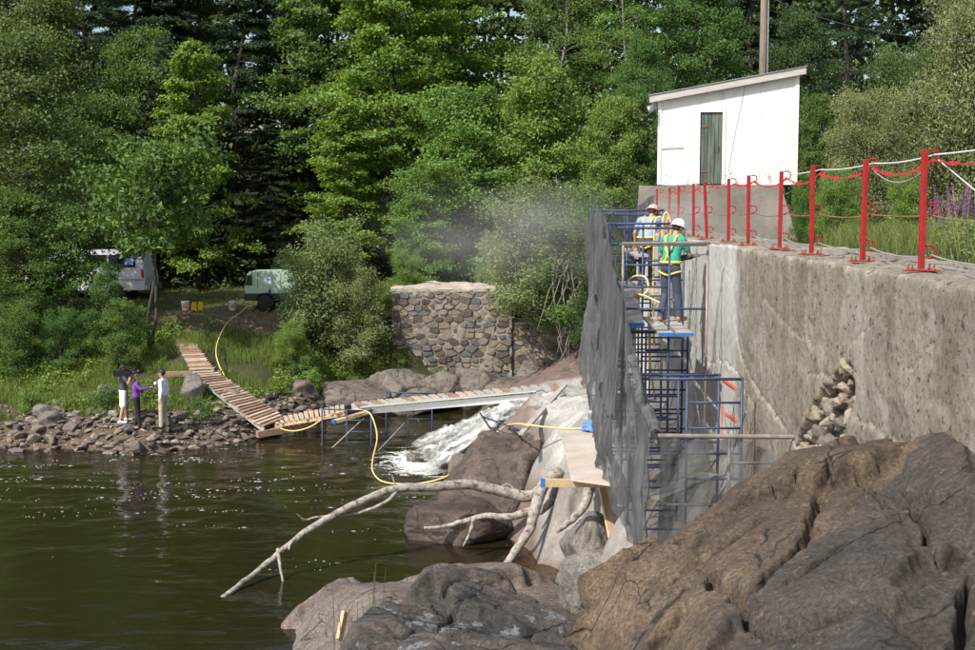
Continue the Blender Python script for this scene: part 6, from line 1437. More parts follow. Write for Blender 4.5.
# buckets and jerry cans
flat('bucket_white', (0.66, 0.65, 0.62), 0.5, 0.08); flat('print_red', (0.55, 0.12, 0.05), 0.6); flat('can_yellow', (0.70, 0.42, 0.02), 0.45)
for px_, d, lb, big in ((185.5, 47.6, 'white bucket with red print left of the yellow cans', 1), (232.5, 47.4, 'white bucket with red print left of the compressor', 0)):
    p = P(px_, 302, d); z = gh(p.x, d); t_ = thing('bucket', lb, 'bucket', (p.x, d, z), 'white buckets on the dirt pad')
    b = MB(); b.lathe([(.125, 0), (.13, .01), (.15, .33), (.158, .335), (.158, .365), (.15, .37), (.146, .365), (.122, .02), (.01, .015)], 22, 0, (p.x, d, z), None, True); b.build('pail', 'bucket_white', t_, True)
    b = MB()
    for i in range(7): 
        a0 = R(-125 + (20 if not big else 0)) + i * R(9); z0_, z1_ = z + .10 + .02 * (i % 3), z + .25 - .02 * ((i * 2) % 3); r0 = .148
        b.add([(p.x + r0 * math.cos(a0), d + r0 * math.sin(a0), z0_), (p.x + r0 * math.cos(a0 + R(9)), d + r0 * math.sin(a0 + R(9)), z0_), (p.x + r0 * math.cos(a0 + R(9)), d + r0 * math.sin(a0 + R(9)), z1_), (p.x + r0 * math.cos(a0), d + r0 * math.sin(a0), z1_)], [(0, 1, 2, 3)])
    b.build('print', 'print_red', t_)
    b = MB(); b.tube([(p.x + .155 * math.cos(a), d - .02 - .10 * math.sin(a), z + .33 - .12 * math.sin(a)) for a in np.linspace(0, math.pi, 12)], .005, 5); b.build('bail_handle', 'galvanised', t_)
for px_, lb in ((194.2, 'yellow plastic jerry can, left of the pair'), (200.8, 'yellow plastic jerry can, right of the pair')):
    d = 47.6; p = P(px_, 302, d); z = gh(p.x, d); t_ = thing('jerry_can', lb, 'jerry can', (p.x, d, z), 'yellow jerry cans')
    b = MB(); b.box((p.x, d, z + .14), (.215, .17, .27), None, 0, .03); b.prism([Vector((p.x + a, d, z + c)) for a, c in ((-.095, .27), (-.06, .31), (.04, .31), (.095, .27))], (0, -.07, 0), (0, .07, 0)); b.build('can_body', 'can_yellow', t_)
    b = MB(); b.lathe([(.03, .30), (.03, .35), (.025, .355)], 12, 0, (p.x - .05, d, z)); b.build('cap', 'can_yellow', t_)
    b = MB(); b.tube([(p.x - .0, d, z + .30), (p.x + .01, d, z + .345), (p.x + .075, d, z + .335), (p.x + .085, d, z + .27)], .014, 8); b.build('handle', 'can_yellow', t_)
# ================================================================== vegetation
leafmat('leaf_maple', (0.150, 0.280, 0.050), 0.30, 0.40)
leafmat('leaf_bright', (0.180, 0.300, 0.075), 0.30, 0.40)
leafmat('leaf_mid', (0.104, 0.198, 0.050), 0.35, 0.35)
leafmat('leaf_dark', (0.059, 0.107, 0.035), 0.35, 0.30)
leafmat('leaf_olive', (0.128, 0.188, 0.062), 0.35, 0.32)
leafmat('leaf_willow', (0.225, 0.272, 0.130), 0.35, 0.28)
leafmat('leaf_grey', (0.190, 0.262, 0.112), 0.35, 0.28)
leafmat('needle_dark', (0.028, 0.058, 0.023), 0.35, 0.15, 0.0)
leafmat('needle_blue', (0.05, 0.09, 0.04), 0.35, 0.18, 0.0)
leafmat('grass_green', (0.175, 0.245, 0.055), 0.40, 0.35, 0.05)
leafmat('grass_meadow', (0.165, 0.215, 0.07), 0.40, 0.35, 0.05)
leafmat('petal_purple', (0.24, 0.07, 0.26), 0.25, 0.3, 0.0)
surf('bark', [(0.3, (0.035, 0.028, 0.022)), (0.7, (0.10, 0.085, 0.07))], 6, 0.95, 0.6, 20, 0.03, (2, 2, 0.3))
surf('bark_pale', [(0.3, (0.20, 0.19, 0.17)), (0.7, (0.42, 0.40, 0.37))], 6, 0.9, 0.4, 20, 0.02, (1, 1, 2))
surf('twig_grey', [(0.3, (0.12, 0.11, 0.095)), (0.7, (0.24, 0.22, 0.19))], 6, 0.9, 0.3, 20, 0.01)

def leaf_cloud(name, pos, nrm, size, asp, mat, rng, tan=None, fold=0.18):
    n = len(pos); nrm = nrm / (np.linalg.norm(nrm, axis=1, keepdims=True) + 1e-9)
    if tan is None: tan = rng.normal(size=(n, 3))
    tan = tan - (tan * nrm).sum(1, keepdims=True) * nrm; tan /= (np.linalg.norm(tan, axis=1, keepdims=True) + 1e-9)
    bi = np.cross(nrm, tan); s = size[:, None]
    V = np.stack([pos - tan * s * .5, pos + bi * s * asp * .5 - tan * s * .08 + nrm * s * fold, pos + tan * s * .5, pos - bi * s * asp * .5 - tan * s * .08 + nrm * s * fold], 1).reshape(-1, 3)
    F = np.arange(4 * n).reshape(n, 4)
    return npmesh(name, V, F, mat, False, {'rnd': ('FACE', rng.random(n) ** 1.0)})
def grow(seed, H, Rr, base_t, prof, nl, up, droop, twigs, tl, per, lsize, flatn, crad, asp=.75, upn=.6, needle=False, lean=0.0, start=.25, trunk_r=None, stems=1, clump=0.0):
    rng = np.random.default_rng(seed); tubes = MB(); P_, N_, T_, S_ = [], [], [], []
    for st in range(stems):
        la, lb = (rng.uniform(0, 6.28), lean + (0.0 if stems == 1 else rng.uniform(.15, .5))); wob = rng.normal(0, .02 * H, (6, 2)); wob[0] = 0
        hh = H * (1 if stems == 1 else rng.uniform(.7, 1.0)); rr0 = trunk_r or .014 * H + .03
        ts = np.linspace(0, 1, 6); sp = np.stack([wob[:, 0] + np.cos(la) * lb * Rr * ts ** 1.4, wob[:, 1] + np.sin(la) * lb * Rr * ts ** 1.4, ts * hh * .97], 1)
        tubes.tube([tuple(p) for p in sp], [rr0 * (1 - .9 * t) / (1 if stems == 1 else 1.6) + .006 for t in ts], 8)
        cnt = max(4, nl // stems)
        for i in range(cnt):
            t = base_t + (1 - base_t) * ((i + rng.random()) / cnt) ** .92; z = t * hh
            o = np.array([np.interp(t, ts, sp[:, 0]), np.interp(t, ts, sp[:, 1]), z]); az = i * 2.39996 + rng.normal(0, .35)
            L = Rr * prof((t - base_t) / (1 - base_t)) * rng.uniform(.72, 1.18) / (1 if stems == 1 else 1.25)
            upa = up(t) + rng.normal(0, .10); d2 = np.array([np.cos(az), np.sin(az)])
            ss = np.linspace(0, 1, 6); lp = np.stack([o[0] + d2[0] * L * ss * np.cos(upa * .8), o[1] + d2[1] * L * ss * np.cos(upa * .8), z + L * (np.tan(min(upa, 1.2)) * ss * .8 - droop * ss ** 2)], 1)
            lp[1:] += rng.normal(0, .03 * L, (5, 3)); 
            tubes.tube([tuple(p) for p in lp[[0, 2, 4, 5]]], [max(.006, .32 * rr0 * (1 - t) + .012) * q for q in (1, .7, .4, .15)], 4, 0, False)
            for k in range(twigs):
                s = start + (1 - start) * ((k + rng.random()) / twigs); c = np.array([np.interp(s, ss, lp[:, j]) for j in range(3)])
                ta = az + rng.choice([-1, 1]) * rng.uniform(.35, 1.35); tlen = tl * L * (1.15 - .75 * s) * rng.uniform(.6, 1.3) + .12
                td = np.array([np.cos(ta), np.sin(ta), rng.normal(.08, .22) * (1 - flatn) + .02 - (droop * .35)]); m = per
                w = rng.random(m) ** .8; q = c + td * (w * tlen)[:, None] + rng.normal(0, 1, (m, 3)) * np.array([crad, crad, crad * (1 - flatn * .8)])
                nn = rng.normal(0, 1, (m, 3)) * (1 - upn) + np.array([0, 0, 1]) * upn + np.array([d2[0], d2[1], 0]) * .25
                P_.append(q); N_.append(nn); S_.append(lsize * rng.uniform(.6, 1.35, m))
                if needle: T_.append(td + np.array([d2[0], d2[1], 0]) * .8 + rng.normal(0, .45, (m, 3)))
    P_, N_, S_ = map(np.concatenate, (P_, N_, S_)); T_ = np.concatenate(T_) if needle else None
    return tubes, P_, N_, S_, T_, rng
SPEC = {}
def species(key, mat, bark, asp=.75, fold=.18, **kw):
    tubes, p, n, s, t, rng = grow(needle=kw.pop('needle', False), **kw)
    SPEC[key] = (tubes.mesh('trunk', bark, True), leaf_cloud('crown', p, n, s, asp, mat, rng, t, fold)); return len(p)
dome = lambda t: (math.sin(math.pi * min(1, max(0, .12 + .83 * t))) ** .7)
egg = lambda t: (1 - t) ** .55 * (.55 + .45 * min(1, t * 5)) + .1
cone = lambda t: (1 - t) ** .8 * .95 + .08
bush = lambda t: math.sqrt(max(0.05, 1 - (t * .92) ** 2))
nt_ = 0
nt_ += species('maple_a', 'leaf_maple', 'bark', seed=1, H=18, Rr=4.8, base_t=.10, prof=dome, nl=88, up=lambda t: .25 + .6 * t, droop=.30, twigs=16, tl=.46, per=36, lsize=.20, flatn=.55, crad=.22, upn=.66, asp=.85)
nt_ += species('maple_b', 'leaf_maple', 'bark', seed=2, H=13, Rr=3.4, base_t=.10, prof=egg, nl=60, up=lambda t: .2 + .6 * t, droop=.3, twigs=13, tl=.48, per=32, lsize=.18, flatn=.58, crad=.19, upn=.68, asp=.85)
nt_ += species('ash', 'leaf_mid', 'bark', seed=3, H=14, Rr=3.9, base_t=.08, prof=dome, nl=90, up=lambda t: .35 + .5 * t, droop=.3, twigs=14, tl=.45, per=34, lsize=.15, flatn=.2, crad=.26, upn=.4)
nt_ += species('alder', 'leaf_bright', 'bark', seed=4, H=9.5, Rr=3.0, base_t=.05, prof=dome, nl=80, up=lambda t: .4 + .55 * t, droop=.25, twigs=12, tl=.45, per=34, lsize=.135, flatn=.35, crad=.20, upn=.5, stems=3)
nt_ += species('willow', 'leaf_willow', 'twig_grey', seed=5, H=6.2, Rr=2.9, base_t=.06, prof=dome, nl=96, up=lambda t: .55 + .5 * t, droop=.35, twigs=15, tl=.42, per=36, lsize=.105, flatn=.0, crad=.19, upn=.28, asp=.42, stems=4)
nt_ += species('shrub', 'leaf_grey', 'twig_grey', seed=6, H=4.2, Rr=2.1, base_t=.04, prof=bush, nl=70, up=lambda t: .45 + .7 * t, droop=.25, twigs=12, tl=.5, per=34, lsize=.10, flatn=.1, crad=.16, upn=.4, asp=.55, stems=5)
nt_ += species('sapling', 'leaf_olive', 'bark', seed=7, H=7.6, Rr=2.1, base_t=.12, prof=dome, nl=36, up=lambda t: .35 + .5 * t, droop=.3, twigs=11, tl=.5, per=24, lsize=.14, flatn=.2, crad=.17, upn=.4, asp=.6, stems=2)
nt_ += species('open_sapling', 'leaf_olive', 'bark', seed=17, H=7.6, Rr=2.2, base_t=.50, prof=dome, nl=34, up=lambda t: .25 + .5 * t, droop=.3, twigs=11, tl=.5, per=26, lsize=.15, flatn=.2, crad=.18, upn=.4, asp=.6, stems=2, trunk_r=.075)
nt_ += species('pine', 'needle_blue', 'bark', seed=8, H=22, Rr=4.4, base_t=.22, prof=cone, nl=64, up=lambda t: .10 + .3 * t, droop=.10, twigs=18, tl=.36, per=42, lsize=.30, flatn=.7, crad=.16, upn=.55, asp=.12, needle=True)
nt_ += species('hemlock', 'needle_dark', 'bark', seed=9, H=19, Rr=3.9, base_t=.05, prof=cone, nl=96, up=lambda t: .05 + .2 * t, droop=.32, twigs=15, tl=.36, per=38, lsize=.24, flatn=.75, crad=.14, upn=.7, asp=.22, needle=True)
nt_ += species('birch', 'leaf_mid', 'bark_pale', seed=10, H=20, Rr=3.2, base_t=.35, prof=dome, nl=54, up=lambda t: .6, droop=.45, twigs=12, tl=.45, per=30, lsize=.15, flatn=.1, crad=.22, upn=.4, trunk_r=.17)
nt_ += species('weed', 'leaf_bright', 'twig_grey', seed=11, H=.95, Rr=.6, base_t=.05, prof=bush, nl=16, up=lambda t: .7 + .4 * t, droop=.3, twigs=5, tl=.5, per=9, lsize=.10, flatn=.2, crad=.07, upn=.5, asp=.45, stems=4, trunk_r=.02)
print('leaves', nt_)

def tree(key, name, label, x, y, h, width=1.0, mat=None, cat='tree', group=None, rot=None, dz=-.15, tilt=(0, 0), z=None):
    tm, cm = SPEC[key]; H0 = max(v.co.z for v in tm.vertices) / .97; s = h / H0
    t = thing(name, label, cat, (x, y, (gh(x, y) if z is None else z) + dz), group); t.rotation_euler = (tilt[0], tilt[1], rot if rot is not None else (x * 7.3 + y * 3.1) % 6.28); t.scale = (s * width, s * width, s)
    for nm, me in (('trunk', tm), ('crown', cm)):
        o = bpy.data.objects.new(nm, me); COL.objects.link(o); o.parent = t
        if nm == 'crown' and mat: o.material_slots[0].link = 'OBJECT'; o.material_slots[0].material = MATS[mat]
    return t
def T(key, name, label, px, d, top, width=1.0, mat=None, cat='tree', **kw):     # top: photo row of the crown's tip
    p = P(px, 300, d); z0 = kw['z'] if kw.get('z') is not None else gh(p.x, d); h = P(px, top, d).z - z0 + .15
    return tree(key, name, label, p.x, d, h, width, mat, cat, **kw)

# --- left
T('ash', 'leafy_tree', 'olive green leafy tree filling the left edge of the picture', 30, 46.0, 25, 1.2, 'leaf_olive')
T('ash', 'leafy_tree', 'dark green leafy tree in front of the van at far left', 18, 44.2, 185, 1.2, 'leaf_mid', rot=2.0)
T('open_sapling', 'slender_tree', 'loose light green young tree standing in front of the van', 148, 43.6, 128, 1.05, 'leaf_mid')
T('sapling', 'slender_tree', 'small leafy sapling below the van, left of the ramp', 122, 42.2, 298, 1.3, 'leaf_mid', rot=1.0)
T('sapling', 'slender_tree', 'leafy young tree covering the front half of the van', 62, 44.6, 205, .95, 'leaf_mid', rot=2.2)
T('shrub', 'shrub', 'dark low shrub at the left edge above the shore', 12, 41.8, 300, 1.2, 'leaf_mid', 'shrub')
T('shrub', 'shrub', 'dark shrub under the trees between left edge and sapling', 62, 42.4, 305, 1.2, 'leaf_mid', 'shrub', rot=2.5)
T('ash', 'leafy_tree', 'deep green tree overhanging the van roof', 85, 54.5, 90, 1.1, 'leaf_mid', rot=4)
T('pine', 'pine_tree', 'tall pine with a bare dark trunk at upper left', 103, 62, -110, 1.0, 'needle_blue')
T('pine', 'pine_tree', 'shorter pine with pale drooping tips right of the tall pine', 172, 57.5, 30, .95, 'needle_blue', rot=1.2)
T('maple_b', 'maple_tree', 'young yellow green maple in front of the dark conifers', 196, 55.5, 35, .85, 'leaf_maple')
T('hemlock', 'hemlock_tree', 'dark hemlock standing behind the bucket and cans', 238, 62, -60, 1.1, 'needle_dark')
T('hemlock', 'hemlock_tree', 'dark hemlock at the left, behind the van', 30, 63, -60, 1.15, 'needle_dark', rot=2)
T('hemlock', 'hemlock_tree', 'dark hemlock left of the bright maple', 292, 64, -90, 1.15, 'needle_dark', rot=4)
T('hemlock', 'hemlock_tree', 'low dark hemlock above the compressor', 275, 57.5, 120, 1.15, 'needle_dark', rot=5)
T('hemlock', 'hemlock_tree', 'small dark hemlock above the dirt pad', 205, 60, 140, 1.2, 'needle_dark', rot=.5)
T('hemlock', 'hemlock_tree', 'dark hemlock behind the tall pine trunk', 135, 68, -90, 1.2, 'needle_dark', rot=3.3)
T('hemlock', 'hemlock_tree', 'dark hemlock filling the gap left of the young maple', 165, 70, -60, 1.2, 'needle_dark', rot=.9)
T('ash', 'leafy_tree', 'leafy mid green tree behind the young maple', 150, 59.5, 20, 1.0, 'leaf_mid', rot=5.2)
T('ash', 'leafy_tree', 'olive green tree top between tall pine and left edge', 60, 58, -20, 1.0, 'leaf_olive', rot=3.3)
T('hemlock', 'hemlock_tree', 'dark hemlock top behind the tall pine at upper left', 92, 74, -130, 1.3, 'needle_dark', rot=2.3)
T('sapling', 'slender_tree', 'thin leafy sapling in front of the van windows', 102, 44.0, 262, .9, 'leaf_mid', rot=1.9)
# --- bright maples
T('maple_a', 'maple_tree', 'large bright green maple with layered sprays left of centre', 392, 57.5, -70, .9, 'leaf_maple')
T('maple_a', 'maple_tree', 'tall maple behind the layered bright one', 440, 64, -110, 1.0, 'leaf_maple', rot=2.6)
T('maple_b', 'maple_tree', 'bright maple reaching over the compressor shrub', 345, 54.5, 105, 1.0, 'leaf_maple', rot=1.5)
T('maple_a', 'maple_tree', 'dark maple between the hemlock and the bright maple', 330, 62, -60, .9, 'leaf_mid', rot=5)
# --- centre
T('alder', 'alder_tree', 'light green alder thicket tree above the stone abutment', 480, 52.5, 78, 1.1, 'leaf_bright')
T('alder', 'alder_tree', 'lower light green alder left of the abutment', 428, 51.0, 165, 1.15, 'leaf_bright', rot=2)
T('alder', 'alder_tree', 'tall light green alder right of centre', 555, 53, 50, 1.05, 'leaf_bright', rot=3.2)
T('alder', 'alder_tree', 'grey green alder leaning over the netting', 612, 49.5, 92, .95, 'leaf_bright', rot=.8)
T('ash', 'leafy_tree', 'mid green tree left of the white gate house', 640, 51, 30, .7, 'leaf_mid', rot=1.7)
T('birch', 'birch_tree', 'birch with a pale trunk above the centre', 622, 58, -70, 1.0, 'leaf_bright')
T('birch', 'birch_tree', 'second birch with a thin pale trunk, centre top', 560, 60, -50, 1.0, 'leaf_mid', rot=2)
T('shrub', 'shrub', 'grey green shrub overhanging the right abutment end', 540, 44.7, 172, 1.3, 'leaf_grey', 'shrub', z=3.4)
T('shrub', 'shrub', 'dark shrub with bare hanging stems behind the netting', 580, 43.6, 185, 1.25, 'leaf_mid', 'shrub', rot=2, z=3.0)
T('shrub', 'shrub', 'olive shrub above the abutment cap', 500, 49.2, 225, 1.0, 'leaf_grey', 'shrub', rot=4)
T('shrub', 'shrub', 'bright shrub at the left end of the abutment', 408, 48.6, 245, 1.0, 'leaf_bright', 'shrub', rot=1)
T('shrub', 'willow_shrub', 'large grey green willow shrub beside the compressor', 322, 46.4, 212, 1.12, 'leaf_grey', 'shrub')
T('shrub', 'willow_shrub', 'lower grey green willow shrub at the abutment left side', 358, 45.8, 262, 1.0, 'leaf_grey', 'shrub', rot=2.2)
T('shrub', 'shrub', 'small bright shrub on the bank below the compressor', 290, 43.8, 318, 1.1, 'leaf_bright', 'shrub', rot=3)
T('shrub', 'shrub', 'leafy shrub left of the gate house base', 640, 38.0, 175, .75, 'leaf_dark', 'shrub', rot=3, z=4.2)
T('shrub', 'shrub', 'dark low shrub in the gap behind the netting', 600, 40.5, 240, .9, 'leaf_dark', 'shrub', rot=1.3, z=2.6)
# --- right
T('ash', 'leafy_tree', 'dark tree directly behind the gate house', 700, 60, -40, .9, 'leaf_mid', rot=2.2)
T('ash', 'leafy_tree', 'leafy tree behind the gate house roof, right part', 790, 58, 5, .9, 'leaf_dark', rot=.3)
T('pine', 'pine_tree', 'pine with a thick trunk above the right hand willow', 842, 62, -110, .9, 'needle_dark', rot=3)
T('hemlock', 'hemlock_tree', 'dark hemlock behind the right willow', 930, 64, -80, 1.1, 'needle_dark', rot=1)
T('hemlock', 'hemlock_tree', 'dark hemlock behind the utility pole', 745, 66, -90, 1.1, 'needle_dark', rot=3.1)
T('alder', 'alder_tree', 'small green tree right behind the gate house corner', 815, 44, 90, .7, 'leaf_mid', rot=1)
T('willow', 'willow_tree', 'grey green willow bush to the right of the gate house', 868, 33.5, 85, .92, 'leaf_willow')
T('willow', 'willow_tree', 'tall grey green willow at the right edge', 968, 34.5, -60, .80, 'leaf_willow', rot=2)
T('willow', 'willow_tree', 'willow between the two front willows', 915, 37.5, 40, .85, 'leaf_olive', rot=4)
T('shrub', 'shrub', 'bright low shrub at the foot of the willow bush', 835, 29.5, 165, .9, 'leaf_bright', 'shrub', rot=2)
T('shrub', 'shrub', 'low green shrub behind the nearest red posts', 905, 29.5, 168, .9, 'leaf_bright', 'shrub', rot=.4)
T('shrub', 'shrub', 'dark shrub against the right side of the concrete block', 800, 33.5, 178, .55, 'leaf_mid', 'shrub', rot=.4)

# --- far wood as one mass
rng = np.random.default_rng(99)
tubes = MB(); Ps, Ns, Ss = [], [], []
for i in range(58):
    x = rng.uniform(-44, 42); y = rng.uniform(72, 104); z = gh(x, y); h = rng.uniform(18, 27)
    tubes.tube([(x, y, z), (x + rng.normal(0, .4), y, z + h)], [.22, .05], 6)
    m = 2600; t = rng.random(m) ** .8; r = 4.2 * (1 - t * .75) * np.sqrt(rng.random(m)); a = rng.uniform(0, 6.28, m)
    lay = np.round(t * 12) / 12
    q = np.stack([x + r * np.cos(a), y + r * np.sin(a), z + 1.5 + h * (lay * .96 + .03 * rng.random(m)) - .12 * r], 1)
    Ps.append(q); Ns.append(rng.normal(0, .6, (m, 3)) + [0, -.2, .7]); Ss.append(rng.uniform(.3, .75, m))
far = link('far_wood', leaf_cloud('far_wood', np.concatenate(Ps), np.concatenate(Ns), np.concatenate(Ss), .6, 'leaf_dark', rng)); tag(far, 'dense dark wood far behind the riverside trees', 'wood', kind='stuff')
o = tubes.build('trunk', 'bark', far); tag(o, kind='stuff')

# ------------------------------------------------------------------ grass and ground cover (uncountable)
def blades(name, label, n, sample, hmin, hmax, width, mat, seed, bend=.35, cat='grass'):
    rng = np.random.default_rng(seed); x, y = sample(rng, n); z = ground_h(x, y); k = z > .35; x, y, z = x[k], y[k], z[k]; n = len(x)
    h = rng.uniform(hmin, hmax, n); a = rng.uniform(0, 6.28, n); b = rng.normal(0, bend, (n, 2)) * h[:, None]
    w = width * rng.uniform(.6, 1.3, n); c, s = np.cos(a) * w, np.sin(a) * w
    V = np.stack([np.stack([x - c, y - s, z - .03], 1), np.stack([x + c, y + s, z - .03], 1), np.stack([x + b[:, 0] * .35 + c * .8, y + b[:, 1] * .35 + s * .8, z + h * .6], 1), np.stack([x + b[:, 0] * .35 - c * .8, y + b[:, 1] * .35 - s * .8, z + h * .6], 1), np.stack([x + b[:, 0], y + b[:, 1], z + h * (1 - .25 * np.hypot(b[:, 0], b[:, 1]) / h)], 1)], 1).reshape(-1, 3)
    k5 = np.arange(n) * 5; F = np.concatenate([np.stack([k5, k5 + 1, k5 + 2], 1), np.stack([k5, k5 + 2, k5 + 3], 1), np.stack([k5 + 3, k5 + 2, k5 + 4], 1)]); rv = rng.random(n)
    return tag(link(name, npmesh(name, V, F, mat, False, {'rnd': ('FACE', np.concatenate([rv, rv, rv]))})), label, cat, kind='stuff')
def bankS(rng, n):
    x = rng.uniform(-17.5, -5.0, n * 3); t = rng.uniform(1.9, 13, n * 3); y = np.interp(x, SHX, SHY) + t
    keep = (fbm(x * .8, y * .8, seed=51) + .25 * sst(1.0, 3.0, t) > .12) & ~((np.abs(x + 11.0) < 3.6) & (np.abs(y - 47.4) < 2.0)); x, y = x[keep], y[keep]; return x[:n], y[:n]
blades('bank_grass', 'green grass tufts growing on the left river bank', 42000, bankS, .12, .42, .006, 'grass_green', 61)
def padS(rng, n): x = rng.uniform(-17, -5, n); y = rng.uniform(43, 56, n); return x, y
blades('pad_grass', 'short grass around the dirt pad', 20000, padS, .05, .16, .006, 'grass_green', 62)
def meadowS(rng, n):
    x = rng.uniform(5.2, 18, n * 2); y = rng.uniform(12, 42, n * 2); k = ~((x < 8.6) & (y > 22 + (x - 5) * 2)) & (x > 5.9 + .5 * vn(y * 1.2, y * 0, seed=3)) & (fbm(x * .7, y * .7, seed=52) + sst(14, 20, y - (x - 6) * .8) * 1.2 > .55); return x[k][:n], y[k][:n]
blades('meadow_grass', 'tall rank meadow grass behind the railing', 120000, meadowS, .25, .85, .0045, 'grass_meadow', 63, .32)
def lsc(name, label, n, sample, hmax, size, mat, seed, asp=.55):
    rng = np.random.default_rng(seed); x, y = sample(rng, n); z = ground_h(x, y); k = z > .4; x, y, z = x[k], y[k], z[k]; n = len(x)
    hh = hmax * (0.35 + .65 * np.clip(.5 + fbm(x * 1.1, y * 1.1, seed=seed), 0, 1)); z = z + rng.random(n) * hh
    nn = rng.normal(0, .6, (n, 3)) + [0, -.1, .7]
    return tag(link(name, leaf_cloud(name, np.stack([x, y, z], 1), nn, size * rng.uniform(.6, 1.4, n), asp, mat, rng)), label, 'ground cover', kind='stuff')
def bankL(rng, n):
    x = rng.uniform(-18, -4.6, n * 4); t = rng.uniform(2.5, 9.5, n * 4); y = np.interp(x, SHX, SHY) + t
    keep = (fbm(x * .6, y * .6, seed=53) + .35 * (x < -13) + .2 * (x > -8.5) > .05) & ~((np.abs(x + 10.2) < 1.9) & (t > 3)); x, y = x[keep], y[keep]; return x[:n], y[:n]
lsc('bank_weeds', 'leafy green weeds covering the left river bank', 30000, bankL, .5, .11, 'leaf_bright', 64)
def meadL(rng, n): x = rng.uniform(6, 18, n); y = rng.uniform(19, 40, n); k = x > 8.7; return x[k], y[k]
lsc('meadow_weeds', 'leafy weeds among the tall meadow grass', 24000, meadL, .8, .09, 'leaf_bright', 65)
def capL(rng, n): x = rng.uniform(-5.2, 3.0, n); y = rng.uniform(47.3, 53, n); return x, y
lsc('abutment_weeds', 'low weeds growing behind the abutment cap', 12000, capL, .7, .11, 'leaf_bright', 66)
def forL(rng, n): x = rng.uniform(-26, 16, n); y = rng.uniform(54, 72, n); return x, y
lsc('forest_undergrowth', 'dark undergrowth below the forest trees', 26000, forL, 1.5, .22, 'leaf_dark', 67)
# single weeds that stand out
wl = [('tall weed at the cameraman\'s back', -13.1, 38.4), ('leafy weed behind the interviewer', -11.6, 38.9), ('bushy weed right of the man in white', -9.6, 38.0), ('weed tuft at the foot of the pale boulder', -15.3, 38.6), ('leafy weed on the bank below the compressor', -7.6, 43.6), ('weed growing right of the lower ramp', -7.2, 42.9), ('weed at the left end of the ledge', -6.3, 43.9), ('weed growing at the abutment foot', -4.2, 45.9), ('weed in the ledge in front of the abutment', -2.6, 45.8)]
for i, (lb, x, y) in enumerate(wl): tree('weed', 'weed', 'bright green ' + lb, x, y, 1.0 if i < 6 else .7, 1.1, 'leaf_bright' if i % 2 else 'leaf_mid', 'plant', group='single weeds on the bank', rot=i * 1.3)
# purple loosestrife spires on the right
rng = np.random.default_rng(12); spikes = []
st = MB()
for k in range(7):
    a = rng.uniform(0, 6.28); r = rng.uniform(.08, .5); x, y = r * math.cos(a), r * math.sin(a); h = rng.uniform(.85, 1.25); st.tube([(x * .4, y * .4, 0), (x, y, h)], .006, 4)
    t = rng.uniform(.66, 1.0, 48); q = rng.normal(0, .012, (48, 2)); pos = np.stack([x * (.4 + .6 * t) + q[:, 0], y * (.4 + .6 * t) + q[:, 1], h * t], 1)
    spikes.append(leaf_cloud('flower_spike', pos, np.concatenate([q, np.full((48, 1), .01)], 1) + rng.normal(0, .01, (48, 3)), np.full(48, .026), .8, 'petal_purple', rng))
lp = rng.normal(0, .18, (260, 3)); lp[:, 2] = rng.uniform(.05, .75, 260); foli = leaf_cloud('foliage', lp, rng.normal(0, 1, (260, 3)) + [0, 0, .6], np.full(260, .10), .3, 'leaf_bright', rng)
stm = st.mesh('stem', 'twig_grey')
for i, (px_, py_, d, lb) in enumerate([(958, 205, 18.5, 'right of the nearest post, largest clump'), (972, 212, 17.6, 'at the right picture edge'), (945, 212, 20.5, 'just right of the nearest post'), (938, 200, 24.0, 'farther back beyond the nearest post'), (965, 195, 23.5, 'behind the largest clump')]):
    x = P(px_, 240, d).x; t_ = thing('purple_flower', 'purple flower spires ' + lb, 'plant', (x, d, gh(x, d)), 'purple flowers in the meadow'); t_.rotation_euler = (0, 0, i * 1.1)
    for nm, me in [('stem', stm), ('foliage', foli)] + [('flower_spike', m) for m in spikes]:
        o = bpy.data.objects.new(nm, me); COL.objects.link(o); o.parent = t_
# bare hanging branches right of the abutment
db = thing('dead_branch', 'bare grey dead branches hanging behind the netting', 'branch', P(585, 300, 42.6)); r_ = random.Random(31)
for i in range(14):
    px_, py_ = r_.uniform(558, 592), r_.uniform(255, 310); pts = [P(px_, py_, 42.8)]
    for k in range(4): px_ += r_.uniform(-9, 7); py_ += r_.uniform(8, 24); pts.append(P(px_, py_, 42.6 - k * .15))
    e = MB(); e.tube(pts, [.03, .026, .02, .014, .008], 5); e.build('branch', 'twig_grey', db)
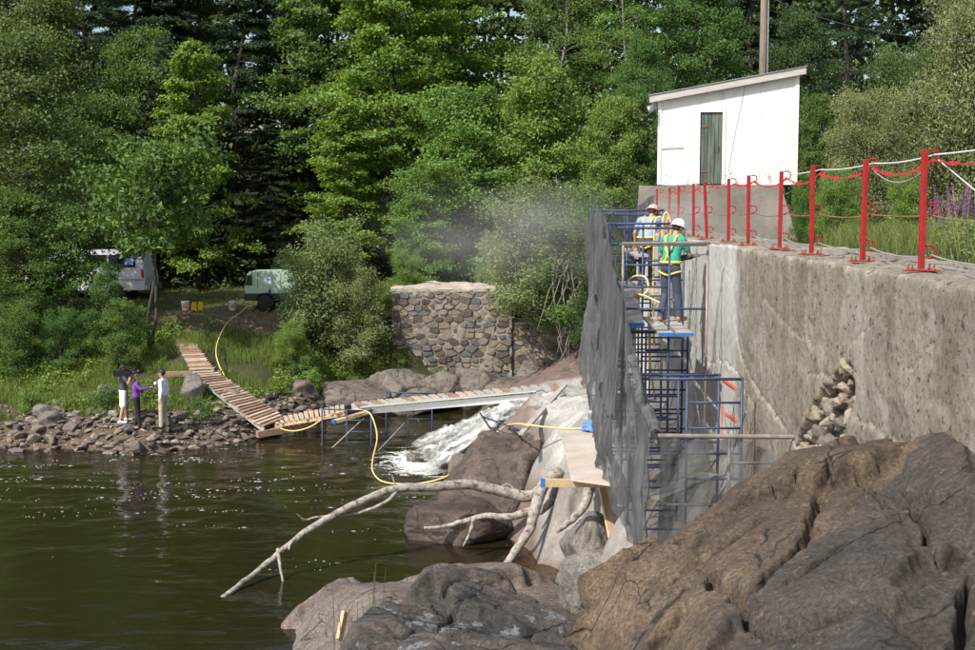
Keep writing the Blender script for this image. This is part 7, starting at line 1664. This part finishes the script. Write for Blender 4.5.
# thin grass stems by the near rock
gs = MB(); r_ = random.Random(5)
for i in range(16):
    px_, d = 340 + r_.uniform(-6, 40), r_.uniform(12.0, 14.5); a = P(px_, 655, d); b_ = P(px_ + r_.uniform(-8, 10), r_.uniform(560, 632), d); gs.tube([a, a.lerp(b_, .5) + Vector((.01, 0, 0)), b_], [.006, .005, .003], 4)
tag(gs.build('grass_stem', 'grass_meadow'), 'few thin grass stems rising in front of the reddish slab', 'grass', kind='stuff')
# ================================================================== dust drifting from the drilling
def dust(name, label, c, r, dens):
    m = bpy.data.materials.new(name); m.use_nodes = True; nt = m.node_tree; nt.nodes.clear(); MATS[name] = m
    out = nt.nodes.new('ShaderNodeOutputMaterial'); v = nt.nodes.new('ShaderNodeVolumePrincipled'); v.inputs['Color'].default_value = (.92, .92, .9, 1)
    tc = nt.nodes.new('ShaderNodeTexCoord'); ln = nt.nodes.new('ShaderNodeVectorMath'); ln.operation = 'LENGTH'; nt.links.new(tc.outputs['Object'], ln.inputs[0])
    mr = nt.nodes.new('ShaderNodeMapRange'); mr.interpolation_type = 'SMOOTHSTEP'; mr.inputs[1].default_value = 1.0; mr.inputs[2].default_value = .1; mr.inputs[3].default_value = 0; mr.inputs[4].default_value = dens
    nt.links.new(ln.outputs['Value'], mr.inputs[0])
    n = nt.nodes.new('ShaderNodeTexNoise'); n.inputs['Scale'].default_value = 1.8; n.inputs['Detail'].default_value = 3; nt.links.new(tc.outputs['Object'], n.inputs[0])
    r2 = nt.nodes.new('ShaderNodeMapRange'); r2.inputs[1].default_value = .38; r2.inputs[2].default_value = .66; nt.links.new(n.outputs['Fac'], r2.inputs[0])
    mu = nt.nodes.new('ShaderNodeMath'); mu.operation = 'MULTIPLY'; nt.links.new(mr.outputs[0], mu.inputs[0]); nt.links.new(r2.outputs[0], mu.inputs[1])
    nt.links.new(mu.outputs[0], v.inputs['Density']); nt.links.new(v.outputs[0], out.inputs['Volume'])
    b = MB(); b.ellipsoid((0, 0, 0), (1, 1, 1), 24); o = b.build(name, m, None, True); o.location = c; o.scale = r; tag(o, label, 'dust', kind='stuff'); return o
dust('dust_cloud', 'pale drilling dust drifting to the left of the netting', P(515, 232, 37.5), (5.4, 3.2, 2.1), 0.15)
dust('dust_puff', 'pale drilling dust puff around the worker in blue', P(676, 215, 27.5), (1.1, 2.0, 0.8), 0.35)
